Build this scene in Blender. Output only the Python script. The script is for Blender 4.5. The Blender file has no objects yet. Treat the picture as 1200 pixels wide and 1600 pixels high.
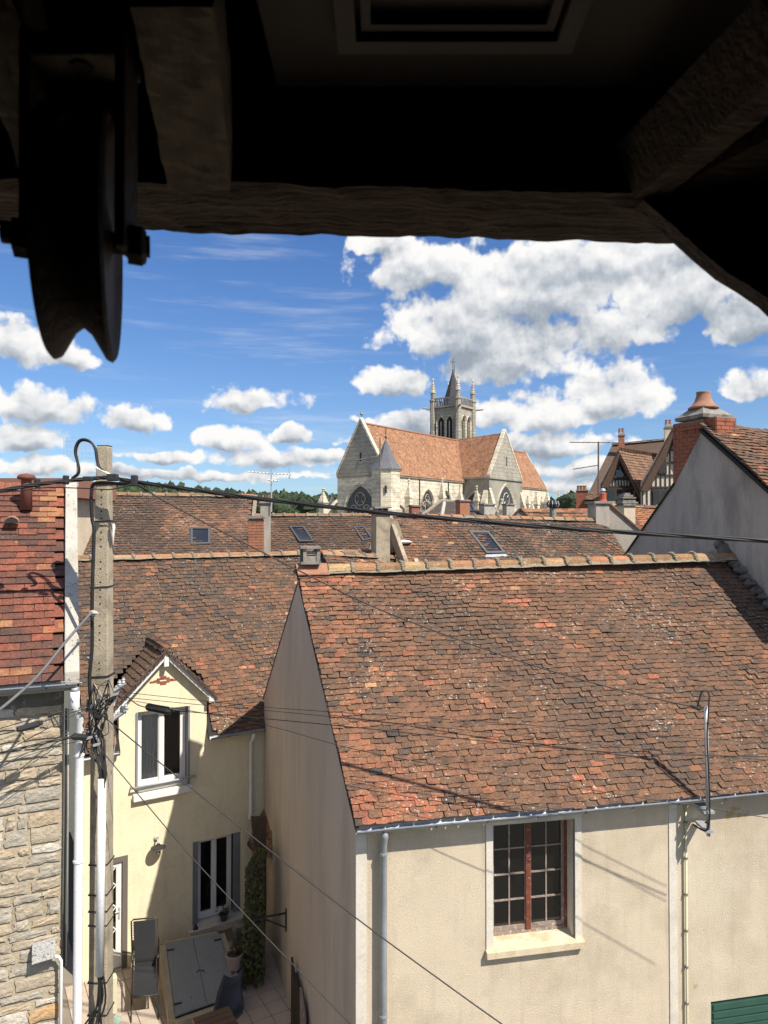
import bpy, math, random
import numpy as np
from mathutils import Vector, Matrix

rng = random.Random(7)
RAD = math.radians
SC = bpy.context.scene
COL = SC.collection
H = 7.7                      # eye height above the little courtyard
F = 1110.0
PITCH = math.atan(19 / 1110)
CP, SP = math.cos(PITCH), math.sin(PITCH)

# ------------------------------------------------------------------ camera
cam = bpy.data.cameras.new('camera')
camo = bpy.data.objects.new('camera', cam)
COL.objects.link(camo)
cam.sensor_fit = 'VERTICAL'
cam.sensor_height = 36
cam.sensor_width = 27
cam.lens = 36 * F / 1600
cam.clip_start = 0.02
cam.clip_end = 9000
camo.location = (0, 0, H)
camo.rotation_euler = (math.pi / 2 + PITCH, 0, 0)
cam.dof.use_dof = True
cam.dof.focus_distance = 13
cam.dof.aperture_fstop = 8.5
SC.camera = camo

# ------------------------------------------------------------------ sun, exposure
SUN = Vector((-0.75, 0.66, -1.2)).normalized()      # the way the light travels
sl = bpy.data.lights.new('sun', 'SUN')
sl.energy = 5.0
sl.angle = RAD(0.53)
sl.color = (1.0, 0.93, 0.82)
so = bpy.data.objects.new('sun', sl)
so.rotation_euler = SUN.to_track_quat('-Z', 'Y').to_euler()
so.location = (10, -10, 40)
COL.objects.link(so)
SC.view_settings.view_transform = 'Standard'
SC.view_settings.look = 'None'
SC.view_settings.exposure = 0.42
SC.view_settings.gamma = 1
SC.view_settings.use_curve_mapping = False
SC.cycles.max_bounces = 6
SC.cycles.diffuse_bounces = 3
SC.cycles.glossy_bounces = 3
SC.cycles.transparent_max_bounces = 6
SC.cycles.use_denoising = True

# ------------------------------------------------------------------ sky
world = bpy.data.worlds.new('World')
SC.world = world
world.use_nodes = True


class NT:
    """small helper to write node trees"""
    def __init__(self, tree):
        self.t = tree

    def n(self, typ, ins=None, **kw):
        nd = self.t.nodes.new(typ)
        for k, v in kw.items():
            setattr(nd, k, v)
        if ins:
            for k, v in ins.items():
                s = nd.inputs[k]
                if isinstance(v, bpy.types.NodeSocket):
                    self.t.links.new(v, s)
                elif isinstance(v, bpy.types.Node):
                    self.t.links.new(v.outputs[0], s)
                else:
                    s.default_value = v
        return nd

    def m(self, op, a, b=None, c=None, clamp=False):
        nd = self.n('ShaderNodeMath', operation=op, use_clamp=clamp)
        for i, v in enumerate((a, b, c)):
            if v is None:
                continue
            if isinstance(v, (bpy.types.NodeSocket, bpy.types.Node)):
                self.t.links.new(v if isinstance(v, bpy.types.NodeSocket) else v.outputs[0], nd.inputs[i])
            else:
                nd.inputs[i].default_value = v
        return nd.outputs[0]

    def vm(self, op, a, b=None, out=0):
        nd = self.n('ShaderNodeVectorMath', operation=op)
        for i, v in enumerate((a, b)):
            if v is None:
                continue
            if isinstance(v, (bpy.types.NodeSocket, bpy.types.Node)):
                self.t.links.new(v if isinstance(v, bpy.types.NodeSocket) else v.outputs[0], nd.inputs[i])
            else:
                nd.inputs[i].default_value = v
        return nd.outputs[out]

    def ramp(self, fac, stops, interp='LINEAR'):
        nd = self.n('ShaderNodeValToRGB', {'Fac': fac})
        cr = nd.color_ramp
        cr.interpolation = interp
        while len(cr.elements) < len(stops):
            cr.elements.new(0.5)
        for e, (p, c) in zip(cr.elements, stops):
            e.position = p
            e.color = (*c, 1) if len(c) == 3 else c
        return nd.outputs[0]

    def mix(self, fac, a, b, mode='MIX'):
        nd = self.n('ShaderNodeMix', data_type='RGBA', blend_type=mode)
        for s, v in ((nd.inputs[0], fac), (nd.inputs[6], a), (nd.inputs[7], b)):
            if isinstance(v, bpy.types.NodeSocket):
                self.t.links.new(v, s)
            elif isinstance(v, (int, float)):
                s.default_value = v
            else:
                s.default_value = (*v, 1) if len(v) == 3 else v
        return nd.outputs[2]

    def noise(self, vec, scale, detail=4, rough=0.55, dist=0.0, out='Fac'):
        nd = self.n('ShaderNodeTexNoise', {'Scale': scale, 'Detail': detail, 'Roughness': rough, 'Distortion': dist})
        if vec is not None:
            self.t.links.new(vec, nd.inputs['Vector'])
        return nd.outputs[out]


def azel(px, py):
    x, y = (px - 600) / F, (800 - py) / F
    d = Vector((x, CP - y * SP, SP + y * CP)).normalized()
    return math.atan2(d.x, d.y), math.asin(d.z)


CLOUDS = [  # px, py, half width, half height
    (850, 450, 190, 80), (660, 425, 105, 48), (1080, 450, 200, 75), (720, 520, 110, 70), (800, 560, 120, 62),
    (960, 520, 90, 40), (1190, 500, 110, 50), (1000, 395, 260, 50), (600, 385, 60, 20),
    (615, 600, 58, 26), (645, 662, 60, 22),
    (955, 622, 88, 44), (860, 648, 95, 36), (780, 650, 60, 22), (1180, 607, 70, 28),
    (850, 700, 160, 24), (930, 735, 140, 18), (1100, 700, 90, 20), (800, 760, 160, 14),
    (30, 545, 100, 52), (110, 562, 55, 24), (55, 636, 88, 38), (215, 660, 58, 26), (385, 630, 78, 26),
    (352, 690, 68, 26), (450, 682, 44, 16), (255, 716, 64, 14), (425, 722, 120, 22), (340, 745, 200, 12),
    (45, 692, 80, 28), (60, 730, 110, 16), (180, 738, 90, 10), (505, 715, 60, 16), (560, 690, 40, 14), (570, 655, 26, 8),
    (-260, 600, 180, 60), (-420, 700, 200, 40), (1500, 560, 220, 70), (1750, 680, 200, 40), (300, 130, 330, 40),
    (-120, 300, 240, 60), (1500, 250, 300, 90),
]


def cloud_field(t, v0):
    """cloud density and its relief from azimuth and elevation"""
    n2 = lambda v, sc, de, ro, out='Fac': t.n('ShaderNodeTexNoise', {'Vector': v, 'Scale': sc, 'Detail': de, 'Roughness': ro}, noise_dimensions='2D').outputs[out]
    w = t.vm('MULTIPLY', t.vm('SUBTRACT', n2(v0, 16.0, 3.0, 0.6, 'Color'), (.5, .5, .5)), (0.050, 0.030, 0))
    v = t.vm('ADD', v0, w)
    field = under = None
    for (px, py, rx, ry) in CLOUDS:
        a, e = azel(px, py)
        kk = 1.18 if px > 560 else 1.04
        a2, _ = azel(px + rx * kk, py)
        _, e2 = azel(px, py - ry * kk * 1.03)
        sx, sy = 1 / max(abs(a2 - a), 1e-4), 1 / max(abs(e2 - e), 1e-4)
        nd = t.n('ShaderNodeVectorMath', {0: v, 1: (sx, sy, 0), 2: (-a * sx, -e * sy, 0)}, operation='MULTIPLY_ADD')
        q = t.vm('MULTIPLY', nd.outputs[0], (-1, -1.7, 0))
        mx = t.vm('LENGTH', t.vm('MAXIMUM', nd.outputs[0], q), out=1)
        field = mx if field is None else t.m('SMOOTH_MIN', field, mx, 0.25)
        lo = t.n('ShaderNodeVectorMath', {0: v, 1: (sx * 1.1, sy * 1.25, 0), 2: (-a * sx * 1.1, -e * sy * 1.25 + 0.55, 0)}, operation='MULTIPLY_ADD')
        lw = t.vm('LENGTH', lo.outputs[0], out=1)
        under = lw if under is None else t.m('SMOOTH_MIN', under, lw, 0.3)
    field = t.m('SUBTRACT', 1.0, field)
    sep = t.n('ShaderNodeSeparateXYZ', {'Vector': v0})
    out_ = t.m('MAXIMUM', t.m('GREATER_THAN', t.m('ABSOLUTE', sep.outputs[0]), 0.62), t.m('GREATER_THAN', sep.outputs[1], 0.42))
    el = t.m('MULTIPLY_ADD', n2(v0, 2.6, 2.0, .5), 3.0, -1.55)
    field = t.m('MAXIMUM', field, t.m('MULTIPLY_ADD', t.m('SUBTRACT', 1.0, out_), -5.0, el))

    def puff(v):
        a = n2(v, 21.0, 6.0, 0.55)
        b = t.n('ShaderNodeTexVoronoi', {'Vector': v, 'Scale': 26.0, 'Detail': 2.0, 'Roughness': .5, 'Lacunarity': 2.3}, feature='F1', voronoi_dimensions='2D').outputs['Distance']
        return t.m('ADD', t.m('MULTIPLY_ADD', a, 2.2, -1.1), t.m('MULTIPLY_ADD', b, -0.7, 0.30))
    wv = t.vm('ADD', v0, t.vm('MULTIPLY', w, (.3, .3, 0)))
    p1 = puff(wv)
    p2 = puff(t.vm('ADD', wv, (0.003, 0.012, 0)))
    dens = t.m('ADD', t.m('MULTIPLY_ADD', p1, 0.54, field), 0.14)
    return dens, t.m('SUBTRACT', p1, p2), t.m('MAXIMUM', t.m('SUBTRACT', 1.0, under), t.m('MULTIPLY', field, 0.5))


def make_sky():
    t = NT(world.node_tree)
    for nd in list(world.node_tree.nodes):
        world.node_tree.nodes.remove(nd)
    out = t.n('ShaderNodeOutputWorld')
    sky = t.n('ShaderNodeTexSky', sky_type='NISHITA', sun_disc=False)
    sky.sun_elevation = math.asin(-SUN.z)
    sky.sun_rotation = math.atan2(-SUN.x, -SUN.y)
    sky.altitude = 80
    sky.air_density = 1.0
    sky.dust_density = 0.25
    sky.ozone_density = 3.0
    tc = t.n('ShaderNodeTexCoord')
    sx = t.n('ShaderNodeSeparateXYZ', {'Vector': tc.outputs['Generated']})
    az = t.m('ARCTAN2', sx.outputs[0], sx.outputs[1])
    el = t.m('ARCSINE', sx.outputs[2])
    v = t.n('ShaderNodeCombineXYZ', {'X': az, 'Y': el}).outputs[0]
    d1, relief, field = cloud_field(t, v)
    cover = t.n('ShaderNodeMapRange', {'Value': d1, 'From Min': 0.0, 'From Max': 0.34}, interpolation_type='SMOOTHSTEP').outputs[0]
    # bright where a puff turns to the sun, grey in the thick of the cloud and under it
    low = t.n('ShaderNodeTexNoise', {'Vector': t.vm('MULTIPLY', v, (1, 1.6, 1)), 'Scale': 7.0, 'Detail': 3.0}, noise_dimensions='2D').outputs['Fac']
    lit = t.m('ADD', t.m('MULTIPLY_ADD', relief, 0.42, 1.03), t.m('MULTIPLY', t.m('MAXIMUM', t.m('SUBTRACT', field, t.m('MULTIPLY_ADD', low, 1.0, -0.40)), 0), -1.1), clamp=True)
    cc = t.ramp(lit, [(0.0, (0.34, 0.39, 0.46)), (0.30, (0.47, 0.52, 0.58)), (0.62, (0.74, 0.76, 0.79)), (0.88, (0.93, 0.93, 0.93)), (1.0, (1.0, 0.99, 0.97))])
    # thin streaks of high cloud
    st = t.n('ShaderNodeTexNoise', {'Vector': t.vm('MULTIPLY', v, (1.5, 16.0, 1)), 'Scale': 2.2, 'Detail': 5.0, 'Roughness': 0.6}, noise_dimensions='2D').outputs['Fac']
    wisp = t.m('MULTIPLY', t.n('ShaderNodeMapRange', {'Value': st, 'From Min': 0.5, 'From Max': 0.85}, interpolation_type='SMOOTHSTEP').outputs[0], 0.28)
    cover = t.m('MAXIMUM', cover, wisp)
    hor = t.m('GREATER_THAN', sx.outputs[2], -0.02)
    cover = t.m('MULTIPLY', cover, hor)
    skyc = t.mix(1.0, sky.outputs[0], t.ramp(sx.outputs[2], [(0.0, (0.62, 0.78, 1.0)), (0.12, (0.72, 0.86, 1.06)), (0.40, (0.56, 0.81, 1.14))]), 'MULTIPLY')
    b1 = t.n('ShaderNodeBackground', {'Color': skyc, 'Strength': 0.092})
    b2 = t.n('ShaderNodeBackground', {'Color': cc, 'Strength': 0.74})
    mx = t.n('ShaderNodeMixShader', {0: cover, 1: b1.outputs[0], 2: b2.outputs[0]})
    world.node_tree.links.new(mx.outputs[0], out.inputs[0])


make_sky() if True else None

# ------------------------------------------------------------------ pixel geometry


def ray(px, py):
    x, y = (px - 600) / F, (800 - py) / F
    return Vector((x, CP - y * SP, SP + y * CP))


def at(px, py, Y):
    r = ray(px, py)
    r *= Y / r.y
    return Vector((r.x, r.y, r.z + H))


def onz(px, py, z):
    r = ray(px, py)
    r *= (z - H) / r.z
    return Vector((r.x, r.y, z))


def onv(px, py, P, d):
    """pixel -> (distance along d, height) on the vertical plane through P along d"""
    r = ray(px, py)
    det = -d.x * r.y + r.x * d.y
    s = (P.x * r.y - r.x * P.y) / det
    t = (d.y * P.x - d.x * P.y) / det
    return s, H + t * r.z


def topx(p):
    v = Vector(p) - Vector((0, 0, H))
    f = v.y * CP + v.z * SP
    if f < 0.05:
        return (-9999, -9999, 0.01)
    u = -v.y * SP + v.z * CP
    return (600 + F * v.x / f, 800 - F * u / f, f)


UP = Vector((0, 0, 1))


def V(*a):
    return Vector(a if len(a) == 3 else (*a, 0))


# ------------------------------------------------------------------ objects
WM = {}


def empty(name, label, cat, loc, group=None):
    o = bpy.data.objects.new(name, None)
    o.empty_display_size = 0.2
    COL.objects.link(o)
    o.location = loc
    o['label'] = label
    o['category'] = cat
    if group:
        o['group'] = group
    WM[o.name] = Matrix.Translation(Vector(loc))
    return o


def adopt(o, parent):
    o.parent = parent
    o.matrix_parent_inverse = WM[parent.name].inverted()


class MB:
    def __init__(self):
        self.v, self.f, self.mi, self.t = [], [], [], []
        self.m = 0
        self.tint = 0.0

    def face(self, idx):
        self.f.append(idx)
        self.mi.append(self.m)
        self.t.append(self.tint)

    def poly(self, pts):
        n = len(self.v)
        self.v += [tuple(p) for p in pts]
        self.face(tuple(range(n, n + len(pts))))
        return self

    def hexa(self, a, b):
        """a: 4 points of bottom ring, b: 4 of top ring"""
        n = len(self.v)
        self.v += [tuple(p) for p in a] + [tuple(p) for p in b]
        k = len(a)
        self.face(tuple(n + k - 1 - i for i in range(k)))
        self.face(tuple(n + k + i for i in range(k)))
        for i in range(k):
            j = (i + 1) % k
            self.face((n + i, n + j, n + k + j, n + k + i))
        return self

    def box(self, o, x, y, z):
        """box from corner o with edge vectors x, y, z"""
        o, x, y, z = Vector(o), Vector(x), Vector(y), Vector(z)
        self.hexa([o, o + x, o + x + y, o + y], [o + z, o + x + z, o + x + y + z, o + y + z])
        return self

    def cbox(self, c, sx, sy, sz, dx=None, jit=0.0):
        """box centred in plan on c, resting at c.z; dx: unit x direction in plan"""
        dx = Vector(dx) if dx is not None else V(1, 0)
        dx = Vector((dx.x, dx.y, 0)).normalized()
        dy = Vector((-dx.y, dx.x, 0))
        c = Vector(c)
        return self.box(c - dx * sx / 2 - dy * sy / 2, dx * sx, dy * sy, UP * sz)

    def prism(self, pts, vec):
        vec = Vector(vec)
        return self.hexa([Vector(p) for p in pts], [Vector(p) + vec for p in pts])

    def tube(self, pts, r, seg=6, caps=True):
        pts = [Vector(p) for p in pts]
        rs = r if isinstance(r, (list, tuple)) else [r] * len(pts)
        n0 = len(self.v)
        ref = None
        for i, p in enumerate(pts):
            d = (pts[min(i + 1, len(pts) - 1)] - pts[max(i - 1, 0)])
            if d.length < 1e-9:
                d = Vector((0, 0, 1))
            d.normalize()
            if ref is None:
                ref = d.orthogonal().normalized()
            ref = (ref - d * ref.dot(d))
            if ref.length < 1e-6:
                ref = d.orthogonal()
            ref.normalize()
            b = d.cross(ref)
            for k in range(seg):
                a = 2 * math.pi * k / seg
                self.v.append(tuple(p + (ref * math.cos(a) + b * math.sin(a)) * rs[i]))
        for i in range(len(pts) - 1):
            for k in range(seg):
                k2 = (k + 1) % seg
                self.face((n0 + i * seg + k, n0 + i * seg + k2, n0 + (i + 1) * seg + k2, n0 + (i + 1) * seg + k))
        if caps:
            self.face(tuple(n0 + seg - 1 - k for k in range(seg)))
            e = n0 + (len(pts) - 1) * seg
            self.face(tuple(e + k for k in range(seg)))
        return self

    def lathe(self, c, prof, seg=12, rot=0.0, axis=None, sx=1.0, sy=1.0):
        c = Vector(c)
        ax = Vector(axis).normalized() if axis is not None else UP
        if axis is None:
            e1, e2 = Vector((1, 0, 0)), Vector((0, 1, 0))
        else:
            e1 = ax.orthogonal().normalized()
            e2 = ax.cross(e1)
        n0 = len(self.v)
        for (r, z) in prof:
            for k in range(seg):
                a = rot + 2 * math.pi * k / seg
                self.v.append(tuple(c + e1 * (r * sx * math.cos(a)) + e2 * (r * sy * math.sin(a)) + ax * z))
        for i in range(len(prof) - 1):
            for k in range(seg):
                k2 = (k + 1) % seg
                self.face((n0 + i * seg + k, n0 + i * seg + k2, n0 + (i + 1) * seg + k2, n0 + (i + 1) * seg + k))
        self.face(tuple(n0 + seg - 1 - k for k in range(seg)))
        e = n0 + (len(prof) - 1) * seg
        self.face(tuple(e + k for k in range(seg)))
        return self

    def lump(self, c, rx, ry, rz, seg=6, rings=4, jit=0.15, ax=None):
        c = Vector(c)
        dx = Vector(ax).normalized() if ax is not None else V(1, 0)
        dy = UP.cross(dx).normalized()
        prof = []
        n0 = len(self.v)
        for i in range(rings + 1):
            th = math.pi * i / rings
            for k in range(seg):
                a = 2 * math.pi * k / seg
                j = 1 + rng.uniform(-jit, jit)
                self.v.append(tuple(c + dx * (rx * math.sin(th) * math.cos(a) * j) + dy * (ry * math.sin(th) * math.sin(a) * j) - UP * (rz * math.cos(th) * j)))
        for i in range(rings):
            for k in range(seg):
                k2 = (k + 1) % seg
                self.face((n0 + i * seg + k, n0 + i * seg + k2, n0 + (i + 1) * seg + k2, n0 + (i + 1) * seg + k))
        return self

    def mesh(self, name, mats, smooth=False, tint=False):
        me = bpy.data.meshes.new(name)
        me.from_pydata(self.v, [], self.f)
        mats = mats if isinstance(mats, (list, tuple)) else [mats]
        for m in mats:
            me.materials.append(m)
        if len(mats) > 1:
            me.polygons.foreach_set('material_index', self.mi)
        if tint:
            a = me.attributes.new('tint', 'FLOAT', 'FACE')
            a.data.foreach_set('value', self.t)
        if smooth:
            me.shade_smooth()
        me.update()
        return me

    def build(self, name, mats, parent=None, smooth=False, tint=False, bevel=0, kind=None, label=None, cat=None, group=None, auto=None):
        me = self.mesh(name, mats, smooth, tint)
        o = bpy.data.objects.new(name, me)
        COL.objects.link(o)
        WM[o.name] = Matrix.Identity(4)
        if parent is not None:
            adopt(o, parent)
        if bevel:
            md = o.modifiers.new('bevel', 'BEVEL')
            md.width = bevel
            md.segments = 2
            md.limit_method = 'ANGLE'
            md.angle_limit = RAD(40)
        if kind:
            o['kind'] = kind
        if label:
            o['label'] = label
        if cat:
            o['category'] = cat
        if group:
            o['group'] = group
        return o


# ------------------------------------------------------------------ materials
def new_mat(name):
    m = bpy.data.materials.new(name)
    m.use_nodes = True
    nt = m.node_tree
    nt.nodes.clear()
    t = NT(nt)
    out = t.n('ShaderNodeOutputMaterial')
    bs = t.n('ShaderNodeBsdfPrincipled')
    nt.links.new(bs.outputs[0], out.inputs[0])
    geo = t.n('ShaderNodeNewGeometry')
    return m, t, bs, geo.outputs['Position']


def link(t, a, b):
    t.t.links.new(a, b)


def pmat(name, c1, c2=None, scale=3.0, rough=0.85, bump=0.0, bscale=60.0, c3=None, s3=0.8, metallic=0.0, stretch=None, contrast=0.25, spots=None, bdist=0.01, streaks=False, courses=0):
    """mottled surface: two colours by noise, a third in larger patches, grain as relief"""
    m, t, bs, pos = new_mat(name)
    v = t.vm('MULTIPLY', pos, stretch) if stretch else pos
    c2 = c2 or tuple(min(1, x * 0.8) for x in c1)
    f = t.noise(v, scale, 6, 0.6)
    f = t.n('ShaderNodeMapRange', {'Value': f, 'From Min': 0.5 - contrast, 'From Max': 0.5 + contrast}).outputs[0]
    col = t.mix(f, c1, c2)
    if c3:
        f3 = t.n('ShaderNodeMapRange', {'Value': t.noise(v, s3, 5, 0.65), 'From Min': 0.48, 'From Max': 0.68}).outputs[0]
        col = t.mix(f3, col, c3)
    if spots:
        sc, th, colr = spots
        f4 = t.n('ShaderNodeMapRange', {'Value': t.noise(pos, sc, 3, 0.6), 'From Min': th, 'From Max': th + 0.04}).outputs[0]
        col = t.mix(f4, col, colr)
    if courses:
        wv = t.n('ShaderNodeTexWave', {'Vector': pos, 'Scale': courses, 'Distortion': 0.8, 'Detail': 2.0, 'Detail Scale': 3.0}, bands_direction='Z', wave_profile='SIN')
        col = t.mix(.5, col, t.ramp(wv.outputs['Fac'], [(0.0, (.55, .53, .5)), (.22, (1, 1, 1))]), 'MULTIPLY')
        blk = t.noise(t.vm('MULTIPLY', pos, (1.6, 1.6, 3.2)), 1.0, 2, .5)
        col = t.mix(.6, col, t.ramp(blk, [(.35, (.72, .70, .68)), (.62, (1.12, 1.12, 1.1))], 'CONSTANT' if False else 'LINEAR'), 'MULTIPLY')
    if streaks:
        sv = t.vm('MULTIPLY', pos, (7.0, 7.0, 0.55))
        f5 = t.n('ShaderNodeMapRange', {'Value': t.noise(sv, 1.0, 6, 0.65), 'From Min': 0.52, 'From Max': 0.75}).outputs[0]
        col = t.mix(t.m('MULTIPLY', f5, 0.38), col, tuple(x * 0.55 for x in c1))
        f6 = t.n('ShaderNodeMapRange', {'Value': t.noise(t.vm('ADD', pos, (7, 1, 3)), 2.6, 8, 0.75), 'From Min': 0.55, 'From Max': 0.66}).outputs[0]
        col = t.mix(t.m('MULTIPLY', f6, 0.28), col, tuple(x * 0.62 for x in c1))
    fine = t.noise(pos, bscale * 1.3, 2, 0.6)
    col = t.mix(1.0, col, t.ramp(fine, [(0.25, (0.86, 0.86, 0.86)), (0.75, (1.1, 1.1, 1.1))]), 'MULTIPLY')
    link(t, col, bs.inputs['Base Color'])
    bs.inputs['Roughness'].default_value = rough
    bs.inputs['Metallic'].default_value = metallic
    if bump:
        b = t.n('ShaderNodeBump', {'Strength': bump, 'Distance': bdist, 'Height': t.noise(v if stretch else pos, bscale, 4, 0.6)})
        link(t, b.outputs[0], bs.inputs['Normal'])
    return m


def tile_mat(name, stops, lichen=0.5, dark=0.5, moss=0.3, rough=0.85, drift=0.42, dscale=11):
    m, t, bs, pos = new_mat(name)
    a1 = t.n('ShaderNodeAttribute', attribute_name='tint', attribute_type='GEOMETRY')
    a2 = t.n('ShaderNodeAttribute', attribute_name='tint', attribute_type='OBJECT')
    tint = t.m('ADD', a1.outputs['Fac'], a2.outputs['Fac'])
    # colour drifts a little inside each tile too
    dr = t.m('MULTIPLY_ADD', t.noise(pos, dscale, 4, 0.6), drift, -drift / 2)
    col = t.ramp(t.m('ADD', tint, dr, clamp=True), stops)
    fine = t.noise(pos, 48, 5, 0.75)
    col = t.mix(1.0, col, t.ramp(fine, [(0.28, (0.42, 0.42, 0.46)), (0.5, (1, 1, 1)), (0.72, (1.7, 1.62, 1.5))]), 'MULTIPLY')
    d = t.n('ShaderNodeMapRange', {'Value': t.noise(pos, 5.5, 6, 0.7), 'From Min': 0.5, 'From Max': 0.68}).outputs[0]
    col = t.mix(t.m('MULTIPLY', d, dark), col, (0.028, 0.024, 0.021))
    o = t.n('ShaderNodeMapRange', {'Value': t.noise(t.vm('ADD', pos, (9, 3, 5)), 16, 5, 0.65), 'From Min': 0.58, 'From Max': 0.68}).outputs[0]
    col = t.mix(t.m('MULTIPLY', o, moss), col, (0.27, 0.185, 0.085))
    big = t.noise(t.vm('ADD', pos, (3, 13, 5)), 1.3, 3, 0.5)
    l = t.n('ShaderNodeMapRange', {'Value': t.m('ADD', t.noise(t.vm('ADD', pos, (19, 3, 25)), 24, 5, 0.65), t.m('MULTIPLY_ADD', big, 0.3, -0.15)), 'From Min': 0.635, 'From Max': 0.68}).outputs[0]
    col = t.mix(t.m('MULTIPLY', l, lichen), col, (0.50, 0.46, 0.38))
    pch = t.n('ShaderNodeMapRange', {'Value': t.noise(t.vm('ADD', pos, (31, 17, 5)), 2.1, 5, 0.7), 'From Min': 0.48, 'From Max': 0.66}).outputs[0]
    col = t.mix(t.m('MULTIPLY', pch, 0.30), col, (0.060, 0.048, 0.040))
    link(t, col, bs.inputs['Base Color'])
    bs.inputs['Roughness'].default_value = rough
    bs.inputs['Specular IOR Level'].default_value = 0.25
    b = t.n('ShaderNodeBump', {'Strength': 0.5, 'Distance': 0.006, 'Height': t.noise(pos, 60, 5, 0.65)})
    link(t, b.outputs[0], bs.inputs['Normal'])
    return m


TILE_OLD = tile_mat('tile_weathered', [(0.0, (0.066, 0.054, 0.048)), (0.18, (0.098, 0.070, 0.054)), (0.40, (0.138, 0.082, 0.054)), (0.60, (0.188, 0.098, 0.058)),
                                       (0.78, (0.24, 0.115, 0.067)), (0.90, (0.37, 0.125, 0.070)), (1.0, (0.40, 0.23, 0.12))], 0.9, 0.65, 0.40)
TILE_RED = tile_mat('tile_machine_red', [(0.0, (0.090, 0.052, 0.042)), (0.35, (0.145, 0.062, 0.044)), (0.6, (0.205, 0.074, 0.048)), (0.85, (0.30, 0.095, 0.057)), (1.0, (0.32, 0.16, 0.08))], 0.3, 0.5, 0.15, drift=0.7, dscale=7.5)
TILE_DARK = tile_mat('tile_dark_brown', [(0.0, (0.065, 0.050, 0.044)), (0.4, (0.115, 0.074, 0.054)), (0.8, (0.165, 0.095, 0.062)), (1.0, (0.27, 0.14, 0.085))], 0.75, 0.4, 0.25)
TILE_ORANGE = tile_mat('tile_orange', [(0.0, (0.14, 0.08, 0.055)), (0.3, (0.26, 0.12, 0.065)), (0.7, (0.42, 0.19, 0.10)), (1.0, (0.52, 0.30, 0.16))], 0.4, 0.3, 0.2)
RIDGE_M = tile_mat('ridge_tile_clay', [(0.0, (0.20, 0.12, 0.075)), (0.4, (0.31, 0.18, 0.09)), (0.75, (0.44, 0.19, 0.10)), (1.0, (0.42, 0.31, 0.16))], 0.9, 0.4, 0.9)
MORTAR = pmat('lime_mortar', (0.33, 0.28, 0.20), (0.18, 0.155, 0.115), 14, 0.95, 0.8, 50, spots=(22, 0.62, (0.36, 0.25, 0.10)))
CREAM = pmat('cream_roughcast', (0.70, 0.595, 0.445), (0.64, 0.54, 0.40), 1.6, 0.95, 0.8, 110, c3=(0.55, 0.46, 0.335), s3=1.1, bdist=0.012, streaks=True)
CREAM2 = pmat('pale_roughcast', (0.72, 0.625, 0.475), (0.58, 0.50, 0.37), 1.3, 0.95, 0.8, 110, c3=(0.53, 0.44, 0.32), s3=0.7, bdist=0.012, spots=(2.6, 0.66, (0.48, 0.33, 0.15)), streaks=True)
BAND = pmat('smooth_render_band', (0.70, 0.65, 0.56), (0.62, 0.57, 0.48), 4, 0.9, 0.15, 40, c3=(0.52, 0.47, 0.39), s3=3)
GABLE = pmat('beige_render', (0.60, 0.505, 0.425), (0.53, 0.445, 0.37), 1.0, 0.95, 0.35, 45, c3=(0.44, 0.37, 0.305), s3=0.9, stretch=(1.6, 1.6, 0.35))
YELLOW = pmat('yellow_render', (0.84, 0.765, 0.55), (0.80, 0.72, 0.50), 2.2, 0.95, 0.7, 60, c3=(0.74, 0.66, 0.46), s3=1.2, bdist=0.010, streaks=True)
LIT_Y = pmat('sunlit_yellow_render', (0.80, 0.74, 0.56), (0.74, 0.68, 0.50), 2.2, 0.95, 0.5, 42)  # yellow render made paler, with sunlight worked into the colour
WHITE = pmat('white_paint', (0.80, 0.80, 0.78), (0.72, 0.72, 0.70), 5, 0.5, 0.05, 40)
PVC = pmat('white_plastic_pipe', (0.82, 0.82, 0.82), (0.74, 0.74, 0.73), 4, 0.4, 0.0, 40)
ZINC = pmat('zinc', (0.40, 0.42, 0.44), (0.28, 0.30, 0.32), 7, 0.55, 0.15, 30, metallic=0.35, stretch=(1, 1, 0.4))
STEEL = pmat('galvanised_steel', (0.50, 0.51, 0.52), (0.36, 0.37, 0.38), 12, 0.5, 0.1, 60, metallic=0.25)
IRON = pmat('black_iron', (0.022, 0.022, 0.024), (0.035, 0.030, 0.028), 10, 0.5, 0.2, 50)
RUBBER = pmat('black_cable_sheath', (0.012, 0.012, 0.013), (0.025, 0.025, 0.026), 9, 0.55)
GREYCABLE = pmat('grey_cable_sheath', (0.10, 0.10, 0.11), (0.15, 0.15, 0.15), 9, 0.6)
PALECABLE = pmat('pale_cable_sheath', (0.55, 0.48, 0.44), (0.42, 0.36, 0.32), 9, 0.6)
CONC = pmat('pitted_concrete', (0.46, 0.39, 0.28), (0.34, 0.285, 0.205), 9, 0.95, 0.8, 55, c3=(0.24, 0.20, 0.145), s3=3.2, spots=(42, 0.64, (0.09, 0.075, 0.06)))
CONCW = pmat('pale_pitted_concrete', (0.50, 0.47, 0.41), (0.42, 0.39, 0.33), 6, 0.95, 0.8, 50, c3=(0.36, 0.33, 0.27), s3=2, spots=(24, 0.63, (0.10, 0.09, 0.08)))
GREYWALL = pmat('grey_cement_render', (0.46, 0.415, 0.36), (0.36, 0.325, 0.28), 1.6, 0.97, 0.7, 40, c3=(0.25, 0.225, 0.195), s3=1.4, stretch=(1.5, 1.5, 0.45), contrast=0.2, streaks=True)
GREYSTONE = pmat('weathered_slab', (0.34, 0.31, 0.27), (0.18, 0.16, 0.14), 7, 0.95, 0.8, 45, c3=(0.12, 0.11, 0.095), s3=4)
BRICK = pmat('red_brick', (0.40, 0.13, 0.07), (0.27, 0.085, 0.05), 8, 0.9, 0.5, 60, c3=(0.16, 0.07, 0.05), s3=5)
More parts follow.
